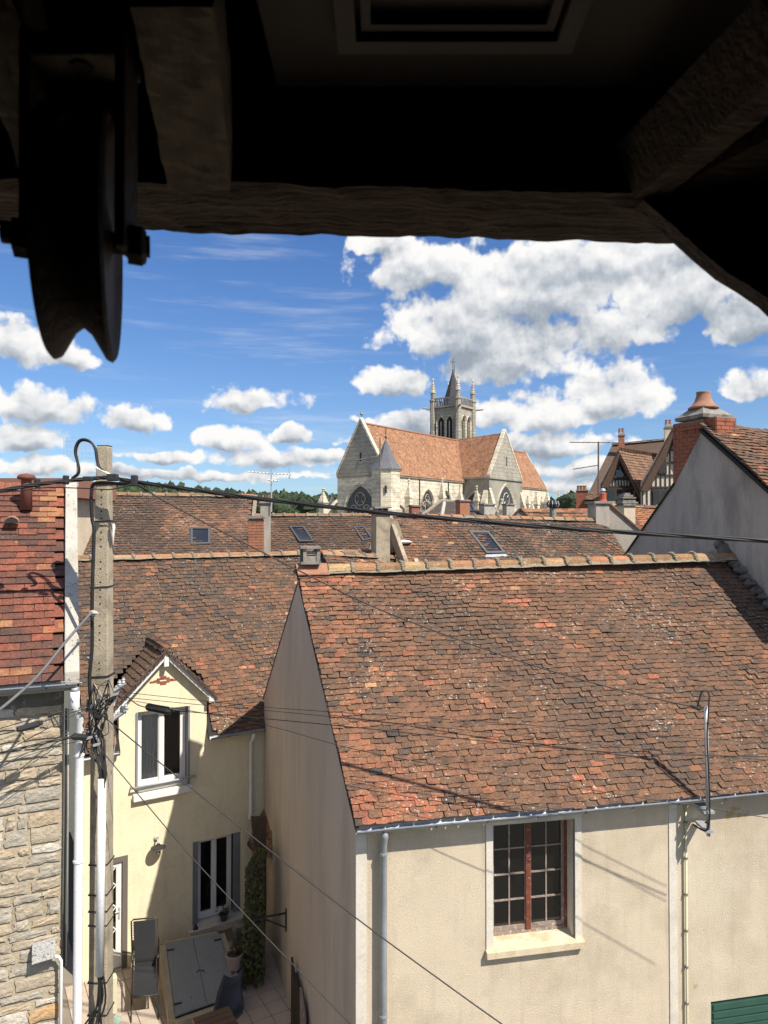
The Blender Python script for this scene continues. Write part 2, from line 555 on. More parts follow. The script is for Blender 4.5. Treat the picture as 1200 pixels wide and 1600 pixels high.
BRICK2 = pmat('orange_brick', (0.46, 0.20, 0.10), (0.34, 0.13, 0.07), 9, 0.9, 0.5, 60, c3=(0.25, 0.12, 0.08), s3=5)
TERRA = pmat('terracotta', (0.42, 0.20, 0.12), (0.30, 0.13, 0.08), 7, 0.85, 0.2, 50, c3=(0.22, 0.15, 0.10), s3=6)
CHURCH = pmat('pale_limestone', (0.76, 0.69, 0.54), (0.62, 0.55, 0.42), 0.9, 0.95, 0.35, 8, c3=(0.42, 0.375, 0.29), s3=0.30, stretch=(1, 1, 1.4), courses=.45)
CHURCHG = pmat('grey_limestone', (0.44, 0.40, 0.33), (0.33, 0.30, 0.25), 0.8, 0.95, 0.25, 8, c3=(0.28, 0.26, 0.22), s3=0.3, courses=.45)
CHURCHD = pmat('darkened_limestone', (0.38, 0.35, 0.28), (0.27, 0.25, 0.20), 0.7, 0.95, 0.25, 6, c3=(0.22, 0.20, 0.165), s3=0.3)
SLATE = pmat('slate', (0.050, 0.050, 0.060), (0.035, 0.035, 0.042), 2, 0.7, 0.2, 6)
SLATEL = pmat('pale_slate', (0.13, 0.135, 0.15), (0.10, 0.105, 0.12), 2, 0.7, 0.2, 6)
TIMBER = pmat('dark_timber', (0.05, 0.032, 0.022), (0.035, 0.022, 0.015), 3, 0.8, 0.2, 20)
INFILL = pmat('pale_infill', (0.60, 0.54, 0.44), (0.50, 0.45, 0.36), 3, 0.9)
OAK = pmat('dark_old_oak', (0.085, 0.055, 0.038), (0.030, 0.019, 0.014), 9, 0.85, 1.0, 30, stretch=(0.5, 3, 3), bdist=0.02)
OAKL = pmat('dusty_old_oak', (0.20, 0.16, 0.125), (0.125, 0.098, 0.075), 10, 0.85, 0.6, 34, stretch=(4, .6, 1.2), bdist=0.006)
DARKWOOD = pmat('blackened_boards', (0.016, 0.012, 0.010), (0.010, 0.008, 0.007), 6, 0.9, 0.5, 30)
RUSTIRON = pmat('rusty_iron', (0.040, 0.020, 0.012), (0.016, 0.011, 0.009), 18, 0.75, 0.5, 60)
OLDPAINT = pmat('flaking_red_brown_paint', (0.24, 0.060, 0.028), (0.12, 0.032, 0.018), 12, 0.7, 0.5, 50, spots=(30, 0.63, (0.33, 0.28, 0.23)))
GREYWOOD = pmat('peeling_grey_wood', (0.34, 0.27, 0.23), (0.22, 0.16, 0.13), 14, 0.85, 0.6, 60, spots=(20, 0.6, (0.50, 0.44, 0.38)))
SILL = pmat('stained_sill', (0.66, 0.58, 0.44), (0.58, 0.46, 0.28), 4, 0.85, 0.2, 40, c3=(0.44, 0.33, 0.18), s3=3)
METALGREY = pmat('grey_painted_sheet', (0.24, 0.25, 0.26), (0.20, 0.21, 0.22), 3, 0.6, 0.15, 25, spots=(9, 0.70, (0.14, 0.09, 0.07)))
DARKFRAME = pmat('dark_window_frame', (.085, .09, .095), (.07, .073, .078), 4, .6)
SHUTTER = pmat('grey_shutter_paint', (0.26, 0.27, 0.29), (0.21, 0.22, 0.24), 5, 0.6)
PAVE = pmat('beige_paving', (0.52, 0.43, 0.35), (0.45, 0.37, 0.30), 5, 0.85, 0.1, 40)
FABRIC = pmat('charcoal_mesh_fabric', (0.018, 0.019, 0.022), (0.024, 0.025, 0.028), 4, 0.9, 0.3, 150)
GREEN = pmat('green_paint', (0.035, 0.10, 0.075), (0.028, 0.08, 0.06), 5, 0.6)
CURTAIN = pmat('white_curtain', (0.80, 0.80, 0.76), (0.66, 0.66, 0.62), 3, 0.9, stretch=(14, 14, 0.2))
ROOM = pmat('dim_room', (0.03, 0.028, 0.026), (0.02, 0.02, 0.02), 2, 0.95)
LEAF = pmat('ivy_leaf', (0.055, 0.07, 0.020), (0.025, 0.036, 0.010), 9, 0.6, c3=(0.12, 0.085, 0.03), s3=5)
LEAF2 = pmat('woodland_leaf', (0.045, 0.075, 0.025), (0.018, 0.034, 0.013), 0.35, 0.8, 1.0, 0.8, c3=(0.065, 0.092, 0.034), s3=0.03, bdist=1.5)
TILE_BROWN = tile_mat('tile_light_brown', [(0.0, (0.12, 0.078, 0.056)), (0.5, (0.18, 0.112, 0.076)), (1.0, (0.27, 0.16, 0.10))], 0.2, 0.3, 0.1)
STEM = pmat('woody_stem', (0.10, 0.07, 0.045), None, 6, 0.9)
GROUND = pmat('town_ground', (0.16, 0.14, 0.11), (0.10, 0.10, 0.07), 0.05, 0.95, c3=(0.06, 0.08, 0.035), s3=0.02)
SOIL = pmat('potting_soil', (0.05, 0.035, 0.025), None, 20, 0.95)
CREAMBOX = pmat('cream_plastic', (0.66, 0.62, 0.42), (0.60, 0.56, 0.38), 3, 0.6)
POTGREY = pmat('grey_pot', (0.09, 0.095, 0.11), None, 5, 0.7)


def glass_mat(name, tint, refl=0.12, rough=0.03, opaque=0.25):
    m = bpy.data.materials.new(name)
    m.use_nodes = True
    nt = m.node_tree
    nt.nodes.clear()
    t = NT(nt)
    out = t.n('ShaderNodeOutputMaterial')
    tr = t.n('ShaderNodeBsdfTransparent', {'Color': (*tint, 1)})
    gl = t.n('ShaderNodeBsdfGlossy', {'Color': (1, 1, 1, 1), 'Roughness': rough})
    df = t.n('ShaderNodeBsdfDiffuse', {'Color': (0.05, 0.05, 0.05, 1)})
    fr = t.n('ShaderNodeFresnel', {'IOR': 1.5})
    a = t.n('ShaderNodeMixShader', {0: opaque, 1: tr.outputs[0], 2: df.outputs[0]})
    b = t.n('ShaderNodeMixShader', {0: t.m('ADD', fr.outputs[0], refl), 1: a.outputs[0], 2: gl.outputs[0]})
    nt.links.new(b.outputs[0], out.inputs[0])
    return m


GLASS = glass_mat('window_glass', (0.92, 0.94, 0.93), 0.03, 0.03, 0.06)
OLDGLASS = glass_mat('dusty_window_glass', (0.55, 0.56, 0.56), 0.02, 0.06, 0.12)
SKYLIGHT = glass_mat('skylight_glass', (0.3, 0.35, 0.4), 0.10, 0.06, 0.4)


# ------------------------------------------------------------------ tile roofs
def tile_variants(tw, tl, th, n=12, curve=0.004, seed=1, name='tile'):
    r = random.Random(seed)
    out = []
    for k in range(n):
        w = tw / 2 - 0.002
        j = lambda a: r.uniform(-a, a)
        q = min(1.0, curve / .006)
        xs_ = (-1, -.78, -.25, .3, .8, 1)
        yl = [.002 * q + abs(j(.006)) * q, j(.003) * q, j(.006) * q, j(.006) * q, j(.003) * q, .002 * q + abs(j(.006)) * q]
        chip = r.random()
        if q > .6 and chip < .36:
            c_ = 0 if chip < .18 else 5
            yl[c_] += r.uniform(.012, .032)
            yl[1 if c_ == 0 else 4] += r.uniform(.0, .012)
        wv = j(.003) * q
        v = []
        for i, x in enumerate(xs_):
            v.append((x * w + j(.003) * q, yl[i], curve * (1 - x * x) + th * 2.1 + wv * x + j(.0015)))
        v += [(w * .99, tl, 0), (-w * .99, tl, 0)]
        for i in range(6):
            v.append((v[i][0], v[i][1] + .002, v[i][2] - th))
        v += [(w * .99, tl, -th), (-w * .99, tl, -th)]
        f = [(0, 1, 2, 3, 4, 5, 6, 7)] + [(8 + i, 9 + i, i + 1, i) for i in range(5)] + [(15, 8, 0, 7), (13, 14, 6, 5)]
        out.append((np.array(v), f))
    return out


def wob(a, b, amp, s=0.0):
    return amp * (math.sin(a * 1.7 + s + b * .6) * .5 + math.sin(a * .83 - b * 1.9 + 1.3 + s) * .5 + .35 * math.sin(a * 4.1 + b * 3.3 + s * 2))


def tiles(roof, mat, O, U, S, L, SL, tw, ex, th=.012, parts=0, tint=None, keep=None, amp=.012, jit=1.0, top_skip=0.0, seed=3, curve=0.004, tlf=1.9, name='tile', margin=260):
    """lay tiles on the slope: O eave start, U along the eave, S up the slope (may be skewed)"""
    r = random.Random(seed)
    O, U, S = Vector(O), Vector(U).normalized(), Vector(S).normalized()
    N = U.cross(S).normalized()
    if N.z < 0:
        N = -N
    Sp = (S - U * S.dot(U)).normalized()
    sgn = 1.0 if U.cross(Sp).dot(N) > 0 else -1.0
    variants = tile_variants(tw, ex * tlf, th, seed=seed, curve=curve)
    meshes = []
    rows = int(SL / ex) + 1
    lst = []
    for j in range(rows):
        b = j * ex
        if b > SL - ex * .4:
            break
        rowoff = r.uniform(-.06, .06) * tw * jit
        a0 = (.5 * (j % 2)) * tw + rowoff - (0 if j % 2 == 0 else 0)
        ni = int(L / tw) + 2
        for i in range(ni):
            a = a0 + i * tw + r.uniform(-.025, .025) * tw * jit
            sx = r.uniform(.93, 1.05) if jit > 1 else 1.0
            if a < tw * .48:
                if a < tw * .1:
                    a, sx = tw * .26, .5
                else:
                    a = tw * .5
            if a > L - tw * .3:
                continue
            a += 0.008 * math.sin(b * 9)
            if keep and not keep(a, b):
                continue
            p = O + U * a + S * b + N * wob(a, b, amp)
            q = topx(p)
            if q[0] < -margin or q[0] > 1200 + margin or q[1] > 1600 + margin:
                continue
            rot = r.gauss(0, .014) * jit
            tl_ = r.gauss(0, .012) * jit
            sl_ = r.gauss(0, .004) * jit
            lift = abs(r.gauss(0, .003)) * jit
            if r.random() < .035 * jit:
                rot += r.uniform(-.07, .07)
                sl_ -= r.uniform(0, .03)
                lift += .004
            tn = tint(a, b, r) if tint else r.random()
            vis = 0 < q[0] < 1200 and 0 < q[1] < 1600
            lst.append((a, b, p, rot, tl_, sl_, lift, tn, r.randrange(12), (1 / q[2] if vis else 0), sx))
    order = sorted(range(len(lst)), key=lambda k: -lst[k][9])
    chosen = set(k for k in order[:parts] if lst[k][9] > 0)
    vs, fs, ts = [], [], []
    nv = 0
    if chosen:
        for (v, f) in variants:
            me = bpy.data.meshes.new(name)
            me.from_pydata([tuple(x) for x in v], [], f)
            me.materials.append(mat)
            meshes.append(me)
    Nn = np.array(N)
    for k, (a, b, p, rot, ti, sl_, lift, tn, vi, _, sx) in enumerate(lst):
        X = (U * math.cos(rot) + Sp * math.sin(rot))
        Y = (Sp * math.cos(rot) - U * math.sin(rot))
        X2 = (X + N * ti).normalized()
        Z = X2.cross(Y).normalized()
        if Z.dot(N) < 0:
            Z = -Z
        o = p + Sp * sl_ + N * lift
        if k in chosen:
            M = Matrix((X2 if sgn > 0 else X2, Y, Z)).transposed().to_4x4()
            M = M @ Matrix.Diagonal((sx, 1, 1, 1))
            M.translation = o
            ob = bpy.data.objects.new(name, meshes[vi])
            COL.objects.link(ob)
            ob.parent = roof
            ob.matrix_basis = M
            ob['tint'] = float(tn)
        else:
            v, f = variants[vi]
            A = np.array([X2 * sx, Y, Z])
            w = v @ A + np.array(o)
            vs.append(w)
            fs += [tuple(nv + i for i in ff) for ff in f]
            ts += [tn] * len(f)
            nv += len(v)
    if vs:
        me = bpy.data.meshes.new('tiles')
        me.from_pydata(np.concatenate(vs).tolist(), [], fs)
        me.materials.append(mat)
        at_ = me.attributes.new('tint', 'FLOAT', 'FACE')
        at_.data.foreach_set('value', ts)
        ob = bpy.data.objects.new('tile_courses', me)
        COL.objects.link(ob)
        WM[ob.name] = Matrix.Identity(4)
        adopt(ob, roof)
        ob['kind'] = 'stuff'
    return len(lst)


def slab(parent, pts, mat, name='roof', th=.05):
    """closed thin slab under the tiles"""
    pts = [Vector(p) for p in pts]
    n = (pts[1] - pts[0]).cross(pts[2] - pts[0]).normalized()
    if n.z > 0:
        n = -n
    mb = MB()
    mb.prism([p + n * .004 for p in pts], n * th)
    return mb.build(name, mat, parent)


def ridge(parent, A, B, r=.11, ln=.38, mat=None, collar=True, seed=5, amp=.0, rlump=1.0, name='ridge_tile', flat=.75):
    """half round ridge tiles bedded in mortar from A to B"""
    rr = random.Random(seed)
    A, B = Vector(A), Vector(B)
    d = (B - A)
    Lr = d.length
    d.normalize()
    side = d.cross(UP).normalized()
    up = side.cross(d)
    n = max(1, round(Lr / ln))
    ln = Lr / n
    mt = MB()
    # a bed of mortar under the caps
    pts = []
    k = n * 4
    n0 = len(mt.v)
    for i in range(k + 1):
        c = A + d * (Lr * i / k)
        for a in (-1, -.6, 0, .6, 1):
            rad = r * 1.06 * (1 + rr.uniform(-.10, .12))
            mt.v.append(tuple(c + side * (a * rad * 1.1) + up * ((math.sqrt(max(0, 1 - a * a)) * rad * .55) - r * .55 + rr.uniform(-.006, .006))))
    for i in range(k):
        for a in range(4):
            q = n0 + i * 5 + a
            mt.face((q, q + 1, q + 6, q + 5))
    for i in range(n):
        s = i * ln
        r0 = r * rr.uniform(.94, 1.0)
        r1 = r0 * .96
        mb = MB()
        tn = rr.random()
        mb.tint = tn
        n0 = 0
        off = up * rr.uniform(-.008, .008) + side * rr.uniform(-.008, .008)
        for (t, ra) in ((s + .015, r0), (s + ln - .015, r1)):
            for ia in range(7):
                th = math.pi * (ia / 6)
                mb.v.append(tuple(A + off + d * t + side * (ra * math.cos(th)) + up * (ra * math.sin(th) * flat - r * .35)))
        for ia in range(6):
            mb.face((ia, ia + 1, 7 + ia + 1, 7 + ia))
        mb.face((6, 5, 4, 3, 2, 1, 0))
        mb.face((7, 8, 9, 10, 11, 12, 13))
        mb.build(name, mat or RIDGE_M, parent, smooth=False, tint=True)
        if collar and i > 0:
            c = A + d * s
            for ia in range(10):
                th = math.pi * (.02 + .96 * ia / 9)
                mt.lump(c + d * rr.uniform(-.008, .008) + side * (r * .98 * math.cos(th)) + up * (r * .98 * math.sin(th) * flat - r * .33), .040 * rlump * r / .11, .034 * rlump * r / .11, .030 * r / .11, 6, 3, .22, ax=d)
    mt.build('mortar', MORTAR, parent, kind='stuff')


def wall_open(mb, P, d, n, s0, s1, z0, z1, ops, depth=.18, flat=True):
    """wall face with openings; d along, n inward (unit plan vectors); top(s) optional sloped top"""
    ss = sorted(set([s0, s1] + [o[0] for o in ops] + [o[1] for o in ops]))
    zs = sorted(set([z0, z1] + [o[2] for o in ops] + [o[3] for o in ops]))
    Q = lambda s, z, k=0.0: Vector((P.x, P.y, 0)) + d * s + n * k + UP * z
    for i in range(len(ss) - 1):
        for j in range(len(zs) - 1):
            a, b, c, e = ss[i], ss[i + 1], zs[j], zs[j + 1]
            if a < s0 - 1e-6 or b > s1 + 1e-6:
                continue
            if any(o[0] - 1e-6 <= a and b <= o[1] + 1e-6 and o[2] - 1e-6 <= c and e <= o[3] + 1e-6 for o in ops):
                continue
            mb.poly([Q(a, c), Q(b, c), Q(b, e), Q(a, e)])
    for (a, b, c, e) in ops:
        mb.poly([Q(a, c), Q(a, e), Q(a, e, depth), Q(a, c, depth)])
        mb.poly([Q(b, e), Q(b, c), Q(b, c, depth), Q(b, e, depth)])
        if e < z1 - 1e-6 or flat:
            mb.poly([Q(a, e), Q(b, e), Q(b, e, depth), Q(a, e, depth)])
        if c > z0 + 1e-6 or flat:
            mb.poly([Q(b, c), Q(a, c), Q(a, c, depth), Q(b, c, depth)])
    return mb


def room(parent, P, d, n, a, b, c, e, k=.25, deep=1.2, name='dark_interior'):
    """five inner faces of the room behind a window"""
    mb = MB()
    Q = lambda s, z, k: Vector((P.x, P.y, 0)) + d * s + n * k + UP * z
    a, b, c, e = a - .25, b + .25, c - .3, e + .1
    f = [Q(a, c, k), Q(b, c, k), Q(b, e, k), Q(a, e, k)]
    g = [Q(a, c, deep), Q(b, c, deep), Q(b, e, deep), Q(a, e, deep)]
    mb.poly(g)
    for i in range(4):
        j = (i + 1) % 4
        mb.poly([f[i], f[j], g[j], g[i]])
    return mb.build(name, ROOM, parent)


def gutter(parent, A, B, r=.065, mat=ZINC, out=None, name='gutter', hooks=True):
    """half round gutter, open on top"""
    A, B = Vector(A), Vector(B)
    d = (B - A).normalized()
    side = d.cross(UP).normalized()
    mb = MB()
    prof = []
    for ia in range(9):
        th = math.pi + math.pi * ia / 8
        prof.append((math.cos(th) * r, math.sin(th) * r))
    prof.append((r + .012, .004))
    prof.append((r + .012, -.010))
    prof.append((r + .002, -.010))
    inner = [(x * .93, y * .93) for x, y in prof[:9]][::-1]
    full = prof + inner
    k = len(full)
    nseg = max(1, int((B - A).length / .5))
    for i in range(nseg + 1):
        c = A + (B - A) * (i / nseg) + UP * (.004 * math.sin(i * 1.3))
        for (x, y) in full:
            mb.v.append(tuple(c + side * x + UP * y))
    for i in range(nseg):
        for j in range(k):
            j2 = (j + 1) % k
            mb.face((i * k + j, i * k + j2, (i + 1) * k + j2, (i + 1) * k + j))
    mb.face(tuple(range(k)))
    mb.face(tuple(nseg * k + i for i in range(k)))
    g = mb.build(name, mat, parent, smooth=False)
    if hooks:
        L = (B - A).length
        nb = max(2, int(L / .55))
        for i in range(nb):
            c = A + d * (L * (i + .5) / nb)
            h = MB()
            pts = [c + side * (x * 1.03) + UP * (y * 1.03) for (x, y) in prof[1:8]]
            for p0, p1 in zip(pts[:-1], pts[1:]):
                h.box(p0 - d * .006, d * .012, (p1 - p0), (side * (p0 - c).dot(side) + UP * (p0 - c).dot(UP)).normalized() * .004)
            h.build('gutter_bracket', DARKFRAME, g)
    return g


def brickwork(parent, o, dx, dy, sx, sy, z0, z1, mat, bl=.21, bh=.062, joint=.012, faces='xyXY', partcap=10 ** 9, core=True, name='brick'):
    """a brick stack: box with bricks on its faces, each brick its own object"""
    if core:
        c = MB()
        c.box(Vector((o.x, o.y, z0)) + (dx + dy) * .008, dx * (sx - .016), dy * (sy - .016), UP * (z1 - z0))
        c.build('mortar_core', MORTAR, parent, kind='stuff')
    shared = {}
    rows = int((z1 - z0) / (bh + joint))
    cnt = 0
    joined = MB()
    for fc, (org, d, n, L) in {'x': (o, dx, -dy, sx), 'X': (o + dy * sy, dx, dy, sx), 'y': (o, dy, -dx, sy), 'Y': (o + dx * sx, dy, dx, sy)}.items():
        if fc not in faces:
            continue
        for r_ in range(rows):
            z = z0 + r_ * (bh + joint)
            a = 0.0
            first = bl / 2 if r_ % 2 else bl
            while a < L - .02:
                w = min(first if a == 0 else bl, L - a)
                first = bl
                if L - a - w < .05:
                    w = L - a
                ww = max(.02, w - joint)
                p = Vector((org.x, org.y, z)) + d * (a + ww / 2 + joint / 2)
                key = round(ww, 2)
                a += w
                pr = rng.uniform(0, .006)
                if cnt < partcap:
                    if key not in shared:
                        q = MB()
                        q.box((-key / 2, -.0, 0), (key, 0, 0), (0, .012, 0), (0, 0, bh))
                        shared[key] = q.mesh(name, mat)
                    ob = bpy.data.objects.new(name, shared[key])
                    COL.objects.link(ob)
                    M = Matrix((d, n, UP)).transposed().to_4x4()
                    M.translation = p + n * (pr - .008)
                    ob.parent = parent
                    ob.matrix_parent_inverse = WM[parent.name].inverted()
                    ob.matrix_basis = M
                    cnt += 1
                else:
                    joined.box(p - d * ww / 2 + n * (pr - .008), d * ww, n * .012, UP * bh)
    if joined.v:
        joined.build('brick_courses', mat, parent, kind='stuff')


def skylight(parent, c4, name='skylight', frame=.06, th=.07):
    """roof window from its four outer corners (on the roof, counter-clockwise seen from outside)"""
    c = [Vector(p) for p in c4]
    n = (c[1] - c[0]).cross(c[3] - c[0]).normalized()
    if n.z < 0:
        n = -n
    cen = sum(c, Vector()) / 4
    f = MB()
    inn = [p + (c[(i + 1) % 4] - p).normalized() * frame + (c[i - 1] - p).normalized() * frame for i, p in enumerate(c)]
    for i in range(4):
        j = (i + 1) % 4
        f.hexa([c[i] - n * .02, c[j] - n * .02, inn[j] - n * .02, inn[i] - n * .02], [c[i] + n * th, c[j] + n * th, inn[j] + n * th, inn[i] + n * th])
    fo = f.build(name, DARKFRAME, parent)
    g = MB()
    g.poly([p + n * (th * .6) for p in inn])
    g.build('pane', SKYLIGHT, fo)
    d = MB()
    d.poly([p + n * .012 for p in inn])
    d.build('dark_backing', ROOM, fo)  # dark sheet under the pane, the room's dimness put into its colour
    return fo


def window(parent, P, d, n, a, b, c, e, k, fmat, leaves=2, cols=2, rows=4, st=.05, bar=.022, gmat=None, name='window', bars_mat=None, curtain=None, meet=None):
    """casement window in an opening, recessed by k; frame, casements, glazing bars, panes"""
    Q = lambda s, z, kk: Vector((P.x, P.y, 0)) + d * s + n * kk + UP * z
    fr = MB()

    def bar3(mb, s0, s1, z0, z1, k0, k1):
        mb.box(Q(s0, z0, k0), d * (s1 - s0), n * (k1 - k0), UP * (z1 - z0))
    bar3(fr, a, a + st * .7, c, e, k, k + .06)
    bar3(fr, b - st * .7, b, c, e, k, k + .06)
    bar3(fr, a + st * .7, b - st * .7, e - st * .7, e, k, k + .06)
    bar3(fr, a + st * .7, b - st * .7, c, c + st * .8, k - .01, k + .06)
    root = fr.build(name, fmat, parent)
    a2, b2, c2, e2 = a + st * .7, b - st * .7, c + st * .8, e - st * .7
    w = (b2 - a2) / leaves
    for q in range(leaves):
        u0, u1 = a2 + q * w, a2 + (q + 1) * w
        cs = MB()
        g = .002
        bar3(cs, u0 + g, u0 + st, c2 + g, e2 - g, k + .008, k + .045)
        bar3(cs, u1 - st, u1 - g, c2 + g, e2 - g, k + .008, k + .045)
        bar3(cs, u0 + st, u1 - st, e2 - st, e2 - g, k + .008, k + .045)
        bar3(cs, u0 + st, u1 - st, c2 + g, c2 + st * 1.5, k + .008, k + .045)
        cs.build('casement', fmat, root)
        i0, i1, j0, j1 = u0 + st, u1 - st, c2 + st * 1.5, e2 - st
        for ci in range(1, cols):
            s = i0 + (i1 - i0) * ci / cols
            m = MB()
            bar3(m, s - bar / 2, s + bar / 2, j0, j1, k + .012, k + .038)
            m.build('glazing_bar', bars_mat or fmat, root)
        for ri in range(1, rows):
            z = j0 + (j1 - j0) * ri / rows
            m = MB()
            bar3(m, i0, i1, z - bar / 2, z + bar / 2, k + .010, k + .040)
            m.build('glazing_bar', bars_mat or fmat, root)
        for ci in range(cols):
            for ri in range(rows):
                g0, g1 = i0 + (i1 - i0) * ci / cols, i0 + (i1 - i0) * (ci + 1) / cols
                h0, h1 = j0 + (j1 - j0) * ri / rows, j0 + (j1 - j0) * (ri + 1) / rows
                m = MB()
                t = rng.uniform(-.002, .002)
                m.poly([Q(g0, h0, k + .025), Q(g1, h0, k + .025 + t), Q(g1, h1, k + .025 + t), Q(g0, h1, k + .025)])
                m.build('pane', gmat or GLASS, root)
    if leaves == 2:
        m = MB()
        s = (a2 + b2) / 2
        bar3(m, s - st * .72, s + st * .72, c2, e2, k - .012, k + .008)
        m.build('meeting_stile', meet or fmat, root)
    return root


def cyl_pipe(parent, pts, r, mat, name, collars=(), seg=10, cmat=None):
    mb = MB()
    mb.tube(pts, r, seg)
    o = mb.build(name, mat, parent, smooth=False)
    o.data.shade_smooth()
    for c in collars:
        k = MB()
        c = Vector(c)
        k.lathe(c - UP * .012, [(r, 0), (r + .009, 0), (r + .009, .024), (r, .024)], seg)
        k.build('pipe_collar', cmat or mat, o)
    return o


def strip_box(P, d, n, s0, s1, z0, z1, k0, k1, mb=None):
    mb = mb or MB()
    return mb.box(Vector((P.x, P.y, 0)) + d * s0 + n * k0 + UP * z0, d * (s1 - s0), n * (k1 - k0), UP * (z1 - z0))


# ================================================================== SETTING
g = MB()
g.poly([(-3000, -200, -1.2), (3000, -200, -1.2), (3000, 6000, -1.2), (-3000, 6000, -1.2)])
g.build('ground', GROUND, kind='structure')

# ================================================================== MAIN (front) HOUSE
P0 = V(-.325, 8.2)
u = V(.982, .19).normalized()
gv = V(-1.975, 5.5)
gd = gv.normalized()
nin = V(-u.y, u.x)
ZE = H - 3.29
AP = P0 + gv * .49
ZR = H - .73
SA = 4.07                      # where the first house ends along the street
LEN = 7.5
fac = lambda px, py: onv(px, py, P0, u)

house = empty('rendered_house', 'cream roughcast house in the foreground with a long mossy brown tiled roof and barred window', 'house', (P0.x, P0.y, 0))
# window opening in the front wall
w_a, _ = fac(770, 1370)
w_b, _ = fac(898, 1370)
_, w_c = fac(834, 1474)
_, w_e = fac(834, 1284)
ops = [(w_a, w_b, w_c, w_e)]
mb = MB()
wall_open(mb, P0, u, nin, 0, SA, -1.2, ZE + .02, ops, .26)
mb.build('wall', CREAM, house)
mb = MB()                       # gable wall with its rear and left faces
A3 = Vector((AP.x, AP.y, ZR - .06))
mb.poly([P0 + UP * -1.2, P0 + UP * ZE, A3, P0 + gv + UP * ZE, P0 + gv + UP * -1.2])
mb.poly([P0 + gv + UP * -1.2, P0 + gv + UP * ZE, P0 + gv + u * LEN + UP * ZE, P0 + gv + u * LEN - UP * 1.2])
mb.build('gable_wall', GABLE, house)
# smooth bands: corner, right end, window surround
for (s0, s1, nm) in ((0.002, .125, 'corner_band'), (SA - .115, SA - .005, 'corner_band')):
    strip_box(P0, u, nin, s0, s1, -1.2, ZE - .02, -.012, .02).build(nm, BAND, house)
sur = MB()
bw = .085
strip_box(P0, u, nin, w_a - bw, w_a, w_c, ZE - .03, -.014, .05, sur)
strip_box(P0, u, nin, w_b, w_b + bw, w_c, ZE - .03, -.014, .05, sur)
strip_box(P0, u, nin, w_a, w_b, w_e, ZE - .03, -.014, .05, sur)
# inner reveals of the surround
strip_box(P0, u, nin, w_b - .012, w_b, w_c, w_e, .05, .26, sur)
strip_box(P0, u, nin, w_a, w_a + .012, w_c, w_e, .05, .26, sur)
sur.build('window_surround', BAND, house)
sill = MB()
sill.hexa([P0 + u * (w_a - .095) - nin * .075 + UP * (w_c - .085), P0 + u * (w_b + .10) - nin * .075 + UP * (w_c - .085), P0 + u * (w_b + .10) + nin * .0 + UP * (w_c - .085), P0 + u * (w_a - .095) + nin * .0 + UP * (w_c - .085)],
          [P0 + u * (w_a - .095) - nin * .075 + UP * (w_c - .012), P0 + u * (w_b + .10) - nin * .075 + UP * (w_c - .012), P0 + u * (w_b + .10) + nin * .0 + UP * (w_c - .0), P0 + u * (w_a - .095) + nin * .0 + UP * (w_c - .0)])
sill.hexa([P0 + u * (w_a + .002) + UP * (w_c - .05), P0 + u * (w_b - .002) + UP * (w_c - .05), P0 + u * (w_b - .002) + nin * .30 + UP * (w_c - .05), P0 + u * (w_a + .002) + nin * .30 + UP * (w_c - .05)],
          [P0 + u * (w_a + .002) + UP * (w_c + .001), P0 + u * (w_b - .002) + UP * (w_c + .001), P0 + u * (w_b - .002) + nin * .30 + UP * (w_c + .05), P0 + u * (w_a + .002) + nin * .30 + UP * (w_c + .05)])
sill.build('window_sill', SILL, house)
win = window(house, P0, u, nin, w_a + .012, w_b - .012, w_c + .03, w_e - .005, .19, GREYWOOD, 2, 2, 4, .042, .018, OLDGLASS, bars_mat=GREYWOOD, meet=OLDPAINT)
for s0 in (w_a + .016, w_b - .05):
    strip_box(P0, u, nin, s0, s0 + .034, w_c + .05, w_e - .01, .18, .19).build('frame_strip', OLDPAINT, win)
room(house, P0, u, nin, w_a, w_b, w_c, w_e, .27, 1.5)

# roof, front slope
roofm = slab(house, [P0 - gd * .10 + UP * (ZE - .07), P0 - gd * .10 + u * LEN + UP * (ZE - .07), AP + u * LEN + UP * (ZR + .02), AP + UP * (ZR - .03)], ROOM, 'roof')
slab(roofm, [P0 + gv * 1.02 + UP * (ZE - .05), AP + UP * (ZR - .03), AP + u * LEN + UP * (ZR - .03), P0 + gv * 1.02 + u * LEN + UP * (ZE - .05)], TILE_OLD, 'rear_slope')
E0 = P0 - gd * .16 - u * .055 + UP * (ZE - .115)
TOPP = AP - u * .055 + UP * (ZR)
Sv = TOPP - E0
nz = lambda a, b, s, k=0.0: (math.sin(a * s + k) * math.sin(b * s * 1.3 + k * 2) + math.sin(a * s * 2.3 + b * s * 1.7 + k)) / 2


def tint_main(a, b, r):
    t = .45 + .14 * nz(a, b, 1.1) + r.gauss(0, .095)
    if r.random() < .06:
        t += r.uniform(.12, .40)
    if r.random() < .08:
        t -= r.uniform(.05, .18)
    w_ = 1.0 - .10 * b + .22 * math.sin(b * 2.3 + .5)
    if a < w_:
        t += .30 * min(1, (w_ - a) / .35) + r.gauss(0, .15)
        if r.random() < .25:
            t -= .28
        t = min(t, .80)
    elif a < w_ + .7:
        t += .10
    if b > 3.6 and a < 4.5:
        t += .12
    if b < .3:
        t += .05
    return min(1, max(0, t))


tiles(roofm, TILE_OLD, E0, u + UP * .004, Sv, LEN, Sv.length, .160, .084, .011, 300, tint_main, amp=.02, seed=11, jit=1.5, curve=.006)
